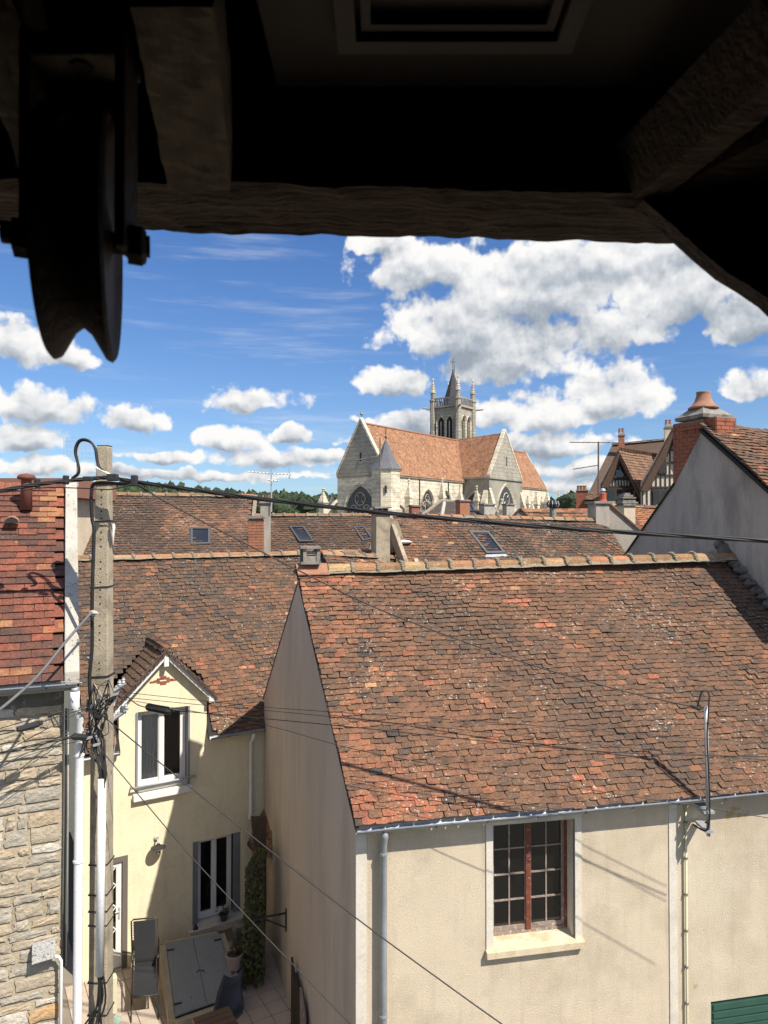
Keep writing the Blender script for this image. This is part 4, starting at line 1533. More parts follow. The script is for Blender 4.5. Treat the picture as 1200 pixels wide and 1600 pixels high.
# terracotta vent pipe and a hood tile on the red roof
vp, vz = at(40, 790, 9.55), 0
q = MB()
vb = at(41, 785, 9.45)
q.lathe(vb - UP * .1, [(.075, 0), (.07, .28), (.085, .30), (.085, .32), (.065, .33), (.065, .40), (.11, .41), (.115, .44), (.09, .47), (.0, .49)], 12)
q.build('vent_pipe', pmat('brown_clay', (.20, .075, .05), (.14, .05, .035), 6), sh_).data.shade_smooth()
q = MB()
hb = at(18, 817, 9.05)
for i in range(7):
    th = math.pi * i / 6
    for k_ in (0, 1):
        q.v.append(tuple(hb + sd * (.085 * math.cos(th)) + UP * (.075 * math.sin(th) + k_ * .02) + sn * (-.03 + .16 * k_)))
for i in range(6):
    q.face((2 * i, 2 * i + 2, 2 * i + 3, 2 * i + 1))
q.build('hood_tile', TERRA, sh_)
q = MB()
q.poly([hb + sd * (.078 * math.cos(math.pi * i / 8)) - sn * .02 + UP * (.068 * math.sin(math.pi * i / 8)) for i in range(9)])
q.build('vent_mouth', ROOM, sh_)
# roof strip of a house beyond
fb = empty('low_brown_roof_house', 'house whose flat brown roof edge shows above the red tiles at far left', 'house', (-9, 17, 0))
q = MB()
a, b = at(-140, 747, 17), at(108, 747, 17)
q.hexa([a - UP * .45, b - UP * .45, b - UP * .45 + V(0, 3), a - UP * .45 + V(0, 3)], [a, b, b + V(0, 3) + UP * .0, a + V(0, 3)])
q.build('roof', pmat('plain_brown_roof', (.26, .12, .08), (.22, .10, .07), 1), fb)
q = MB()
q.hexa([Vector((p.x, p.y, -1.2)) for p in (a + V(.3, .3), b + V(-.3, .3), b + V(-.3, 2.7), a + V(.3, 2.7))], [p - UP * .46 for p in (a + V(.3, .3), b + V(-.3, .3), b + V(-.3, 2.7), a + V(.3, 2.7))])
q.build('wall', CREAM, fb)
# junction box of weathered sheet with its white conduit
jb = empty('junction_box', 'weathered grey square junction box with a bent white conduit on the stone wall', 'junction box', tuple(sq(sf(70, 1490)[0], sf(70, 1490)[1])))
ja, jz0 = sf(50, 1500)
jb_, jz1 = sf(87, 1465)
q = MB()
SPK = pmat('speckled_grey_sheet', (.50, .49, .46), (.34, .33, .31), 20, .8, .4, 60, spots=(60, .56, (.12, .12, .12)))
q.hexa([sq(ja, jz0, -.10), sq(jb_, jz0 + .02, -.10), sq(jb_, jz0 + .02, .03), sq(ja, jz0, .03)], [sq(ja, jz1 - .02, -.06), sq(jb_, jz1, -.06), sq(jb_, jz1, .03), sq(ja, jz1 - .02, .03)])
q.build('box', SPK, jb, bevel=.006)
cyl_pipe(jb, [sq(jb_ - .04, jz0 + .02, -.05), sq(jb_ + .03, jz0 - .0, -.05), sq(jb_ + .055, jz0 - .05, -.05), sq(jb_ + .055, jz0 - 1.6, -.04)], .018, PVC, 'conduit', seg=8)

# ================================================================== COURTYARD
pat = MB()
pat.prism([Vector((-7.5, 9.2, -.02)), Vector((1, 9.2, -.02)), Vector((1, 15, -.02)), Vector((-7.5, 15, -.02))], UP * -.3)
pt = pat.build('patio', pmat('joint_sand', (.28, .24, .2)), kind='structure')
mt_ = MB()
mt_.box((-.145, -.145, 0), (.29, 0, 0), (0, .29, 0), (0, 0, .02))
pm = mt_.mesh('paving_tile', PAVE)
for i in range(-4, 9):
    for j in range(-9, 0):
        p = yq(i * .3 + .1, 0, j * .3 + .13)
        qx = topx(p)
        if -60 < qx[0] < 470 and qx[1] < 1700:
            ob = bpy.data.objects.new('paving_tile', pm)
            COL.objects.link(ob)
            ob.parent = pt
            M = Matrix((w, wn, UP)).transposed().to_4x4()
            M.translation = p + UP * (-.02 + rng.uniform(-.002, .002))
            ob.matrix_basis = M

# wall lamp
lx, lz = yf(244, 1318)
la_ = empty('wall_lamp', 'black enamel disc lamp with a glass bulb on the yellow wall', 'lamp', tuple(yq(lx, lz)))
q = MB()
q.lathe(yq(lx, lz + .10, -.0), [(.045, 0), (.045, .02), (.03, .04)], 12, axis=-wn)
q.build('wall_plate', STEEL, la_)
cyl_pipe(la_, [yq(lx, lz + .10, -.02), yq(lx, lz + .10, -.12), yq(lx, lz + .04, -.16)], .014, STEEL, 'arm', seg=8)
q = MB()
q.lathe(yq(lx, lz - .01, -.16), [(.028, .07), (.03, .05), (.06, .035), (.125, .005), (.13, .0), (.115, .002), (.02, .02)], 20)
q.build('lamp_shade', IRON, la_)
q = MB()
q.lathe(yq(lx, lz - .115, -.16), [(.012, 0), (.032, .01), (.036, .05), (.034, .10), (.03, .12)], 12)
q.build('bulb_cover', GLASS, la_)

# recliner
rc = empty('reclining_chair', 'charcoal mesh reclining garden chair with black tube frame in the courtyard', 'chair', tuple(onz(226, 1545, 0)))
tl, tr_ = onz(205, 1440, 1.08), onz(246, 1436, 1.08)
ml, mr_ = onz(207, 1512, .40), onz(247, 1508, .40)
fl, fr_ = onz(205, 1557, .36), onz(247, 1552, .36)
side = (mr_ - ml).normalized()


def sheet(pts_l, pts_r, th, mat, name, par):
    q = MB()
    n = len(pts_l)
    for a, b in zip(pts_l, pts_r):
        q.v += [tuple(a), tuple(b)]
    for a, b in zip(pts_l, pts_r):
        q.v += [tuple(a - UP * th), tuple(b - UP * th)]
    for i in range(n - 1):
        q.face((2 * i, 2 * i + 1, 2 * i + 3, 2 * i + 2))
        k = 2 * n + 2 * i
        q.face((k, k + 2, k + 3, k + 1))
    for k0 in (0, 2 * n - 2):
        q.face((k0, k0 + 1, 2 * n + k0 + 1, 2 * n + k0))
    return q.build(name, mat, par)


ins = side * .035
bk_l = [tl + (ml - tl) * t - UP * (.05 * math.sin(math.pi * t)) for t in (0, .25, .5, .75, 1)]
bk_r = [tr_ + (mr_ - tr_) * t - UP * (.05 * math.sin(math.pi * t)) for t in (0, .25, .5, .75, 1)]
sheet([p + ins for p in bk_l], [p - ins for p in bk_r], .012, FABRIC, 'backrest', rc)
st_l = [ml + (fl - ml) * t - UP * (.05 * math.sin(math.pi * t)) for t in (0, .33, .66, 1)]
st_r = [mr_ + (fr_ - mr_) * t - UP * (.05 * math.sin(math.pi * t)) for t in (0, .33, .66, 1)]
sheet([p + ins for p in st_l], [p - ins for p in st_r], .012, FABRIC, 'seat', rc)
q = MB()
q.hexa([tl + (ml - tl) * .62 + ins + UP * .02, tr_ + (mr_ - tr_) * .62 - ins + UP * .02, tr_ + (mr_ - tr_) * .92 - ins + UP * .02, tl + (ml - tl) * .92 + ins + UP * .02],
       [tl + (ml - tl) * .62 + ins + UP * .07, tr_ + (mr_ - tr_) * .62 - ins + UP * .07, tr_ + (mr_ - tr_) * .92 - ins + UP * .07, tl + (ml - tl) * .92 + ins + UP * .07])
q.build('head_cushion', FABRIC, rc, bevel=.02)
cyl_pipe(rc, [ml, tl, tl + (tr_ - tl) * .08 + UP * .03, tr_ - (tr_ - tl) * .08 + UP * .03, tr_, mr_, fr_ - UP * .02, fl - UP * .02, ml], .013, IRON, 'frame', seg=8)
for (a, b) in ((ml, fl), (mr_, fr_)):
    g0 = Vector((a.x, a.y, .02)) + (fl - ml) * .95
    g1 = Vector((a.x, a.y, .02)) - (fl - ml) * .9
    mid = Vector((a.x, a.y, .5))
    cyl_pipe(rc, [g0 + (g0 - g1) * .1, mid], .012, IRON, 'leg', seg=6)
    cyl_pipe(rc, [g1, mid], .012, IRON, 'leg', seg=6)
    cyl_pipe(rc, [mid - (fl - ml) * .5 + UP * .12, mid + (fl - ml) * .2 + UP * .10], .02, IRON, 'armrest', seg=6)
g0 = Vector((ml.x, ml.y, .02)) + (fl - ml) * 1.05
g2 = Vector((mr_.x, mr_.y, .02)) + (fl - ml) * 1.05
cyl_pipe(rc, [g0, g2], .012, IRON, 'floor_bar', seg=6)
lac = MB()
for (A, B, s_) in ((tl, ml, 1), (tr_, mr_, -1), (ml, fl, 1), (mr_, fr_, -1)):
    for i in range(22):
        t = (i + .5) / 22
        p = A + (B - A) * t
        lac.tube([p - UP * .04 * math.sin(math.pi * t), p + side * (.035 * s_) + (B - A) * .015 - UP * .05 * math.sin(math.pi * t)], .0035, 4, False)
lac.build('lacing', IRON, rc, kind='stuff')

# cellar hatch: sloping double doors on a low kerb
hc = empty('cellar_hatch', 'sloping grey metal double hatch on a low yellowish kerb beneath the lower window', 'hatch', tuple(onz(320, 1530, 0)))
A_ = onz(259, 1474, .50)
B_ = onz(342, 1458, .50)
C_ = onz(372, 1556, .22)
D_ = onz(274, 1590, .18)
q = MB()
for (p0, p1) in ((D_, C_), (C_, B_), (A_, D_), (B_, A_)):
    out_ = (p1 - p0).cross(UP).normalized() * .10
    q.hexa([Vector((p0.x, p0.y, 0)), Vector((p1.x, p1.y, 0)), Vector((p1.x, p1.y, 0)) + out_, Vector((p0.x, p0.y, 0)) + out_],
           [p0 - UP * .02, p1 - UP * .02, p1 - UP * .02 + out_, p0 - UP * .02 + out_])
q.build('kerb', pmat('yellowish_cement', (.50, .43, .29), (.38, .32, .22), 6, .9, .4, 30), hc)
M1, M2 = (A_ + B_) / 2, (D_ + C_) / 2
for (p, q_, r_, s_) in ((A_, M1, M2, D_), (M1, B_, C_, M2)):
    k = MB()
    n_ = (q_ - p).cross(s_ - p).normalized()
    n_ = -n_ if n_.z < 0 else n_
    i_ = lambda t, c: t + (c - t) * .012
    c_ = (p + q_ + r_ + s_) / 4
    k.hexa([i_(t, c_) for t in (p, q_, r_, s_)], [i_(t, c_) + n_ * .025 for t in (p, q_, r_, s_)])
    lf = k.build('door_leaf', METALGREY, hc, bevel=.004)
    for t in (.12, .85):
        k = MB()
        e = p if p is A_ else q_
        f = s_ if p is A_ else r_
        hp = e + (f - e) * t + n_ * .028
        dirx = (q_ - p).normalized() * (1 if p is A_ else -1)
        k.box(hp, dirx * .12, (f - e).normalized() * .03, n_ * .006)
        k.build('hinge', RUSTIRON, lf)
k = MB()
hm = M1 + (M2 - M1) * .55 + UP * .03
k.tube([hm - side * .06, hm - side * .03 + UP * .03, hm + side * .04 + UP * .03, hm + side * .06], .007, 6)
k.build('hasp', RUSTIRON, hc)


# pots
def pot(loc, r, h, mat, lbl, plant=True, flower=False, seed=1, nm='potted_plant'):
    o = empty(nm, lbl, 'plant', tuple(loc))
    q = MB()
    q.lathe(loc, [(r * .72, 0), (r * .95, h * .85), (r * 1.05, h * .86), (r * 1.05, h), (r * .92, h), (r * .88, h * .9)], 16)
    q.build('pot', mat, o)
    q = MB()
    q.lathe(loc + UP * h * .86, [(r * .9, 0), (r * .85, .01)], 12)
    q.build('soil', SOIL, o)
    if plant:
        rr = random.Random(seed)
        q = MB()
        st = MB()
        for i in range(26 if flower else 9):
            an, ln = rr.uniform(0, 6.28), rr.uniform(.4, 1) * r * (1.7 if flower else 1.0)
            tip = loc + UP * (h + rr.uniform(.3, 1.2) * r) + V(math.cos(an) * ln, math.sin(an) * ln)
            st.tube([loc + UP * h * .9, (loc + tip) / 2 + UP * h * .6, tip], .003, 4, False)
            for k in range(3):
                c = tip + Vector((rr.uniform(-.03, .03), rr.uniform(-.03, .03), rr.uniform(-.04, .02)))
                d1 = Vector((rr.uniform(-1, 1), rr.uniform(-1, 1), rr.uniform(-.3, .6))).normalized() * .025
                d2 = d1.cross(Vector((rr.uniform(-1, 1), rr.uniform(-1, 1), 1))).normalized() * .014
                q.poly([c - d1, c + d2, c + d1 + UP * .004, c - d2])
        q.build('foliage', LEAF, o)
        st.build('stem', STEM, o)
    return o


pot(yq(yf(347, 1440)[0], o_dn[2] + .002, -.09), .075, .13, POTGREY, 'grey pot with a straggly plant on the lower window sill', True, True, 4)
cn = MB()
cl_ = yq(yf(303, 1455)[0], o_dn[2] + .002, -.10)
cn.lathe(cl_, [(.05, 0), (.045, .02), (.018, .07), (.012, .10), (.0, .11)], 12)
k = cn.build('bell_ornament', IRON, None)
k['label'] = 'small black bell-shaped ornament at the left end of the lower window sill'
k['category'] = 'ornament'
pot(onz(366, 1512, .35), .14, .24, pmat('pinkish_clay', (.42, .33, .29), None, 6), 'clay pot with dry stalks beside the cellar hatch and ivy', True, False, 6)
k = MB()
pl = onz(366, 1530, 0)
k.cbox(pl, .30, .30, .35, w)
kk = k.build('block_pedestal', GREYSTONE)
kk['label'] = 'rough stone block carrying the clay pot near the ivy'
kk['category'] = 'block'
pot(onz(374, 1490, .55), .07, .12, IRON, 'small black pot tucked against the ivy above the clay pot', False)
k = MB()
k.cbox(onz(374, 1493, 0) + V(0, 0), .2, .2, .55, w)
kk = k.build('stone_pillar', GREYSTONE)
kk['label'] = 'narrow stone pillar carrying the small black pot among the ivy'
kk['category'] = 'pillar'

# ivy on the gable foot
iv = empty('ivy_plant', 'climbing ivy with dry yellow and green leaves between the courtyard and the beige gable', 'plant', tuple(onz(400, 1560, 0)))
rr = random.Random(12)
q = MB()
for i in range(5200):
    py = rr.uniform(1325, 1585)
    pxl = 384 + (18 if py < 1360 else 0) * (1360 - py) / 35 - (16 * max(0, (py - 1400) / 180))
    px = rr.uniform(pxl, 413)
    base = P0 + gv * rr.uniform(.62, .86)
    d = at(px, py, 12.2 + rr.uniform(-.4, .5))
    # push to the left of the gable wall
    gx = P0.x + (d.y - P0.y) * gv.x / gv.y
    d.x = min(d.x, gx - .02)
    if d.z < 0.05:
        continue
    d1 = Vector((rr.uniform(-1, 1), rr.uniform(-1, .4), rr.uniform(-.9, .3))).normalized() * rr.uniform(.022, .045)
    d2 = d1.cross(Vector((rr.uniform(-.6, .6), -1, rr.uniform(.1, 1)))).normalized() * rr.uniform(.014, .028)
    q.poly([d - d1, d + d2, d + d1, d - d2])
q.build('foliage', LEAF, iv)
q = MB()
for i in range(7):
    bx = onz(398 + i * 2, 1570, 0)
    q.tube([Vector((bx.x - .05 * i, 12.2, 0)), Vector((bx.x + .04 - .04 * i, 12.3, 1.2)), Vector((bx.x - .06 * i, 12.5, 2.6))], .02, 5)
q.build('stem', STEM, iv)

# iron bracket on the gable corner
br = empty('iron_bracket', 'black iron wall bracket arm fixed to the beige gable above the ivy', 'bracket', tuple(at(420, 1440, 11.5)))
bp = P0 + gv * .0
gxat = lambda Y: P0.x + (Y - P0.y) * gv.x / gv.y
yb_ = 11.7
bp = lambda z, off=.02: Vector((gxat(yb_) - off, yb_, z))
z1 = at(418, 1420, yb_).z
z2 = at(418, 1455, yb_).z
outv = V(-gd.y, gd.x)
q = MB()
q.tube([bp(z1), bp(z2)], .016, 4)
q.build('upright', IRON, br)
q = MB()
q.tube([bp(z1 - .07), bp(z1 - .07) + outv * .62], .018, 4)
q.build('arm', IRON, br)
q = MB()
q.tube([bp(z2 + .06), bp(z1 - .07) + outv * .40], .013, 4)
q.build('strut', IRON, br)

# cream meter box, green bag, floodlight near the pole foot
mbx = onz(172, 1583, .9)
k = MB()
k.cbox(Vector((mbx.x, mbx.y, .9)), .17, .12, .50, w)
kk = k.build('meter_box', CREAMBOX, None, bevel=.01)
kk['label'] = 'cream plastic meter box standing beside the concrete pole foot'
kk['category'] = 'meter box'
k = MB()
k.cbox(Vector((mbx.x, mbx.y, -.02)), .10, .08, .92, w)
kk = k.build('meter_post', CONC)
kk['label'] = 'short concrete post carrying the cream meter box'
kk['category'] = 'post'
k = MB()
gb_ = onz(177, 1600, .35)
k.lathe(Vector((gb_.x, gb_.y, 0)), [(.10, 0), (.13, .2), (.11, .36), (.12, .4)], 12)
kk = k.build('green_sack', pmat('bright_green_plastic', (.02, .22, .12), (.5, .55, .5), 8, .5))
kk['label'] = 'bright green and white sack at the bottom edge beside the meter box'
kk['category'] = 'sack'

# grey shell chair and wood panels at the bottom
sc_ = empty('shell_chair', 'grey plastic shell chair seen from above at the bottom of the courtyard', 'chair', tuple(onz(352, 1590, 0)))
cc_ = onz(347, 1592, .45)
q = MB()
n0 = 0
rows_, cols_ = 9, 9
for i in range(rows_):
    t = i / (rows_ - 1)
    ang = t * 1.5
    yy = -.42 + .42 * min(1, t * 1.4) + .10 * max(0, t - .7)
    zz = .05 * (1 - math.sin(min(1, t * 1.6) * math.pi / 2)) + (.40 * max(0, (t - .45) / .55) ** 1.3)
    for j in range(cols_):
        s = (j / (cols_ - 1) - .5)
        ww = .46 * (1 - .35 * max(0, t - .5) * 2)
        q.v.append(tuple(cc_ + w * (s * ww) * 1.0 + wn * (yy + .2) + UP * (zz + abs(s) ** 2 * .35) + w * (.25 * t)))
for i in range(rows_ - 1):
    for j in range(cols_ - 1):
        k = i * cols_ + j
        q.face((k, k + 1, k + cols_ + 1, k + cols_))
shell = q.build('seat_shell', pmat('slate_plastic', (.045, .05, .058), None, 5, .5), sc_, smooth=True)
md = shell.modifiers.new('thick', 'SOLIDIFY')
md.thickness = .012
for (a, b) in ((-.15, -.15), (.15, -.15), (-.15, .15), (.15, .15)):
    cyl_pipe(sc_, [cc_ + w * a * .7 + wn * b * .7 - UP * .02, Vector((cc_.x, cc_.y, 0)) + w * a * 1.3 + wn * b * 1.3], .012, IRON, 'leg', seg=6)
bn = empty('wooden_table', 'weathered wooden slatted table corner at the bottom edge of the courtyard', 'table', tuple(onz(315, 1600, 0)))
tc_ = onz(300, 1598, .62)
for i in range(6):
    q = MB()
    q.box(tc_ + wn * (-.12 * i - .06) + w * .0, w * .55, wn * .11, UP * .022)
    q.build('slat', pmat('worn_brown_wood_%d' % i, (.17 + .02 * (i % 3), .105, .065), (.10, .06, .04), 6, .8, .4, 30, stretch=(1, 8, 8)), bn)
for (a, b) in ((.05, -.1), (.5, -.1), (.05, -.6), (.5, -.6)):
    q = MB()
    q.cbox(Vector((tc_.x, tc_.y, 0)) + w * a + wn * b, .05, .05, .62, w)
    q.build('leg', STEM, bn)
pn = empty('board_panel', 'dark plank panel leaning at the foot of the beige gable', 'panel', tuple(onz(420, 1590, 0)))
for i in range(3):
    q = MB()
    y_a = 10.2 + i * .28
    p = Vector((gxat(y_a) - .06, y_a, 0))
    p2 = Vector((gxat(y_a + .26) - .06, y_a + .26, 0))
    hh = at(420, 1600 - i * 26, y_a).z + .1
    q.hexa([p, p2, p2 - outv * -.03, p - outv * -.03], [p + UP * (hh), p2 + UP * (hh + .25), p2 + outv * .03 + UP * (hh + .25), p + outv * .03 + UP * hh])
    q.build('plank', GREYWOOD if i == 0 else TIMBER, pn)


# ================================================================== BACKGROUND ROOFS
def on_plane(px, py, P, n):
    r = ray(px, py)
    t = (Vector(P) - Vector((0, 0, H))).dot(n) / r.dot(n)
    return Vector((0, 0, H)) + r * t


def bg_house(label, A, B, run, mat, tw=.17, ex=.09, pitch=1.0, parts=0, wall=None, tint=None, amp=.025, seed=1, rmat=None, name='tiled_house', L2=None, collar=True, cur=.004):
    """house given by the pixel and depth of its ridge ends; slope faces us"""
    a, b = at(*A), at(*B)
    d = (b - a)
    dh = V(d.x, d.y).normalized()
    f = V(dh.y, -dh.x)
    ea, eb = a + f * run - UP * run * pitch, b + f * run - UP * run * pitch
    ra, rb_ = a - f * run - UP * run * pitch, b - f * run - UP * run * pitch
    h = empty(name, label, 'house', (((ea + rb_) / 2).x, ((ea + rb_) / 2).y, 0))
    q = MB()
    zz = -1.2
    ins_ = f * .1
    q.hexa([Vector((p.x, p.y, zz)) for p in (ea - ins_, eb - ins_, rb_ + ins_, ra + ins_)], [p - UP * .12 for p in (ea - ins_, eb - ins_, rb_ + ins_, ra + ins_)])
    q.prism([ea - ins_ - UP * .12, a - UP * .12, ra + ins_ - UP * .12], dh * .2)
    q.prism([eb - ins_ - UP * .12 - dh * .2, b - UP * .12 - dh * .2, rb_ + ins_ - UP * .12 - dh * .2], dh * .2)
    q.build('wall', wall or GREYWALL, h)
    rf_ = slab(h, [ea, eb, b, a], ROOM, 'roof')
    slab(rf_, [a, b, rb_, ra], mat, 'rear_slope')
    N = (eb - ea).cross(a - ea).normalized()
    N = -N if N.z < 0 else N
    tiles(rf_, mat, ea + N * .012, eb - ea, a - ea, (b - a).length, (a - ea).length, tw, ex, .012, parts, tint or (lambda s, t, r: min(1, max(0, .45 + .15 * nz(s, t, 1.0, seed) + r.gauss(0, .17)))), amp=amp, seed=seed, jit=1.3, margin=60, curve=cur)
    ridge(h, a + UP * .045, b + UP * .045, .095, .36, rmat or RIDGE_M, collar=collar, seed=seed)
    return h, a, b, f, N, rf_


def chimney_box(par, px0, px1, py0, py1, Y, dirx, mat, label=None, flue=None, cap=True, depth=None, bricks=False, extra=.8):
    a, b = at(px0, py1, Y), at(px1, py1, Y)
    wd = (b.x - a.x)
    top = at((px0 + px1) / 2, py0, Y).z
    z0 = a.z - extra
    c = Vector(((a.x + b.x) / 2, Y, z0))
    dx = V(dirx[0], dirx[1]).normalized()
    dy = V(-dx.y, dx.x)
    wd *= .9
    dp = depth or wd * 1.1
    if par is None:
        par = empty('chimney_stack', label, 'chimney', (c.x, c.y, z0))
    caph = .07 if cap else 0
    if bricks:
        brickwork(par, c - dx * wd / 2 - dy * dp / 2, dx, dy, wd, dp, z0, top - caph, mat, .2, .06, .011, 'xyY')
    else:
        q = MB()
        q.cbox(c, wd, dp, top - caph - z0, dx)
        q.build('chimney', mat, par)
    if cap:
        q = MB()
        q.cbox(Vector((c.x, c.y, top - .07)), wd + .10, dp + .10, .035, dx)
        q.cbox(Vector((c.x, c.y, top - .035)), wd + .04, dp + .04, .035, dx)
        q.build('chimney_cap', GREYSTONE, par)
    return par, Vector((c.x, c.y, top)), dx, dy


t_dk = lambda s, t, r: min(1, max(0, .42 + .14 * nz(s, t, .8, 2) + r.gauss(0, .17)))
h1, a1, b1, f1, N1, r1 = bg_house('long dark tiled house behind the yellow house with one pale skylight', (60, 772, 20), (397, 776, 20.5), 3.2, TILE_DARK, tint=lambda s, t, r: min(1, max(0, (.35 + .5 * (s > 3.6) * max(0, math.sin(t * 2 + 1))) + .1 * nz(s, t, .8, 2) + r.gauss(0, .16))), seed=71)
P1 = on_plane(298, 852, a1, N1)
skylight(r1, [on_plane(298, 853, a1, N1), on_plane(329, 852, a1, N1), on_plane(329, 826, a1, N1), on_plane(298, 826, a1, N1)])
q = MB()
q.hexa([on_plane(171, 853, a1, N1), on_plane(177, 853, a1, N1), on_plane(181, 824, a1, N1), on_plane(172, 824, a1, N1)], [on_plane(171, 853, a1, N1) + N1 * .14, on_plane(177, 853, a1, N1) + N1 * .14, on_plane(181, 824, a1, N1) + N1 * .14, on_plane(172, 824, a1, N1) + N1 * .14])
q.build('narrow_skylight', WHITE, r1)  # plain white box stands for a narrow skylight seen sideways
q = MB()
q.box(b1 - UP * .02, f1 * 3.2 - UP * 3.2, (b1 - a1).normalized() * .10, N1 * .10)
q.build('verge_band', MORTAR, h1)
chimney_box(None, 388, 412, 806, 865, 17.9, (1, .05), BRICK2, 'orange-red brick chimney with a stone cap at the right end of the dark roof', bricks=True, extra=.5)
h2, a2, b2, f2, N2, r2 = bg_house('low grey-brown tiled house with two dark skylights in front of the woods', (392, 806, 23), (625, 806, 22.4), 3.0, TILE_DARK, tint=t_dk, seed=72)
for c4 in (((468, 848), (492, 848), (475.5, 824), (452, 824)), ((567, 847), (584, 844), (570, 824), (552, 824))):
    skylight(r2, [on_plane(*c, a2, N2) for c in c4])
q = MB()
lich = on_plane(420, 830, a2, N2)
chimney_box(None, 407, 423, 783, 836, 21.4, (1, .05), GREYWALL, 'slim cement chimney with two small pots near the television aerial', extra=.6)
st_ = WM
for dx_ in (-.09, .09):
    q = MB()
    p = at(415, 785, 21.4) + V(dx_, 0)
    q.lathe(p, [(.05, 0), (.045, .22), (.055, .24), (.04, .24)], 8)
    k = q.build('chimney_pot', TERRA)
    k['label'] = 'left small pot on the slim cement chimney' if dx_ < 0 else 'right small pot on the slim cement chimney'
    k['category'] = 'chimney pot'
h3, a3, b3, f3, N3, r3 = bg_house('broad orange-brown tiled house with a large roof window behind the foreground ridge', (608, 806, 18.5), (945, 814, 20.8), 3.2, TILE_OLD, parts=0,
                                  tint=lambda s, t, r: min(1, max(0, .26 + .30 * max(0, 1 - s / 2.2) + .12 * nz(s, t, 1.1, 3) + r.gauss(0, .16) + (.3 if r.random() < .07 else 0))), seed=73, amp=.03)
skylight(r3, [on_plane(759, 867, a3, N3), on_plane(789, 866, a3, N3), on_plane(762, 832, a3, N3), on_plane(731, 832, a3, N3)], frame=.07)
q = MB()
q.prism([on_plane(757, 872, a3, N3) + N3 * .03, on_plane(794, 871, a3, N3) + N3 * .03, on_plane(789, 867, a3, N3) + N3 * .03, on_plane(759, 868, a3, N3) + N3 * .03], N3 * .01)
q.build('lead_apron', ZINC, r3)
# parapet slabs and flashing at its left end
dh3 = (b3 - a3).normalized()
q = MB()
q.box(a3 - dh3 * .16 - UP * .05, f3 * 1.7 - UP * 1.7, dh3 * .10, N3 * .30)
q.build('parapet', CONC, h3)
q = MB()
q.box(a3 + f3 * 1.15 - UP * 1.15 + dh3 * .18, f3 * .8 - UP * .8, dh3 * .10, N3 * .14)
q.build('parapet', CONCW, h3)
q = MB()
fl_ = on_plane(632, 853, a3, N3)
q.lump(fl_ + UP * .1, .20, .15, .05, 7, 4, .3)
q.build('white_flashing', WHITE, h3)
pr_, top_, dx_, dy_ = chimney_box(None, 582, 607, 799, 870, 17.2, (.94, .34), CONC, 'square cement chimney carrying a tall thin mast in front of the church', extra=.8)
q = MB()
for i in range(3):
    q.cbox(top_ + dx_ * (-.13 + .13 * i) + UP * .0, .03, .3, .07, dx_)
q.cbox(top_ + UP * .07, .44, .40, .035, dx_)
q.build('flue_slab', GREYSTONE, pr_)
# wedge wall behind that chimney
q = MB()
q.prism([at(572, 872, 17.9), at(583, 840, 17.9), at(605, 806, 17.9), at(622, 815, 17.9), at(640, 872, 17.9)], V(0, .2))
k = q.build('wall', CONC, h3)
# the low link roof: its ridge shows left of the foreground house's right neighbour
h4, a4, b4, f4, N4, r4 = bg_house('small orange-tiled link roof just behind the foreground ridge', (500, 866, 15.6), (612, 872, 17.5), 1.6, TILE_OLD, seed=74, tint=lambda s, t, r: min(1, max(0, .55 + r.gauss(0, .2))), name='link_house')

# grey gable with a pot chimney, right of centre
gg = empty('grey_cement_house', 'small grey cement gable carrying a chimney with a bright red pot', 'house', (6.3, 21, 0))
q = MB()
q.prism([at(930, 1000, 21), at(930, 786, 21), at(951, 787, 21), at(1003, 833, 21), at(1010, 1000, 21)], V(.4, 1.0) * .35)
q.build('wall', GREYWALL, gg)
q = MB()
p0, p1 = at(950, 786, 20.95), at(1003, 832, 20.95)
q.hexa([p0, p1, p1 + V(.2, .5), p0 + V(.2, .5)], [p0 + UP * .05, p1 + UP * .05, p1 + V(.2, .5) + UP * .05, p0 + V(.2, .5) + UP * .05])
q.build('coping', TILE_ORANGE, gg)
q = MB()
cq = at(938, 850, 20.7)
q.cbox(Vector((cq.x - .02, 20.8, cq.z)), .42, .5, at(938, 787, 20.7).z - cq.z, V(1, .2))
q.build('chimney', GREYWALL, gg)
q = MB()
q.cbox(Vector((cq.x + .02, 20.8, at(938, 787, 20.7).z)), .66, .6, .07, V(1, .2))
q.build('chimney_cap', GREYSTONE, gg)
q = MB()
ct = at(942, 783, 20.8)
q.lathe(ct, [(.12, 0), (.10, .05), (.10, .20), (.11, .21), (.10, .24)], 12)
q.build('chimney_pot', pmat('red_clay_pot', (.50, .12, .06), (.40, .09, .05), 6), gg)
q = MB()
q.lathe(ct + UP * .24, [(.05, 0), (.05, .05), (.09, .06), (.07, .12), (.02, .14)], 10)
q.build('cowl', STEEL, gg)
q = MB()
pf = [at(965, 863, 21), at(998, 829, 21)]
q.tube([at(925, 845, 20.5), at(945, 848, 20.6), at(967, 872, 20.6)], .05, 6)
q.build('flashing', CONCW, gg)
ho, ao, bo, fo_, No, ro = bg_house('bright orange-tiled roof between the grey gables', (955, 790, 25), (1080, 796, 24.5), 2.5, TILE_ORANGE, seed=75, rmat=TILE_ORANGE, name='orange_roof_house')
pr2, tp2, dx2, dy2 = chimney_box(None, 968, 989, 787, 812, 23.0, (1, .2), CREAM, 'cream chimney under a stepped stone slab beside the timbered house', extra=.6)
q = MB()
for i, (ww, hh) in enumerate(((.62, .05), (.50, .05), (.36, .05), (.52, .04), (.36, .06), (.22, .07))):
    q.cbox(tp2 + UP * (i * .055), ww * .9, ww * .8, hh, dx2)
q.build('slab_cap', GREYSTONE, pr2)

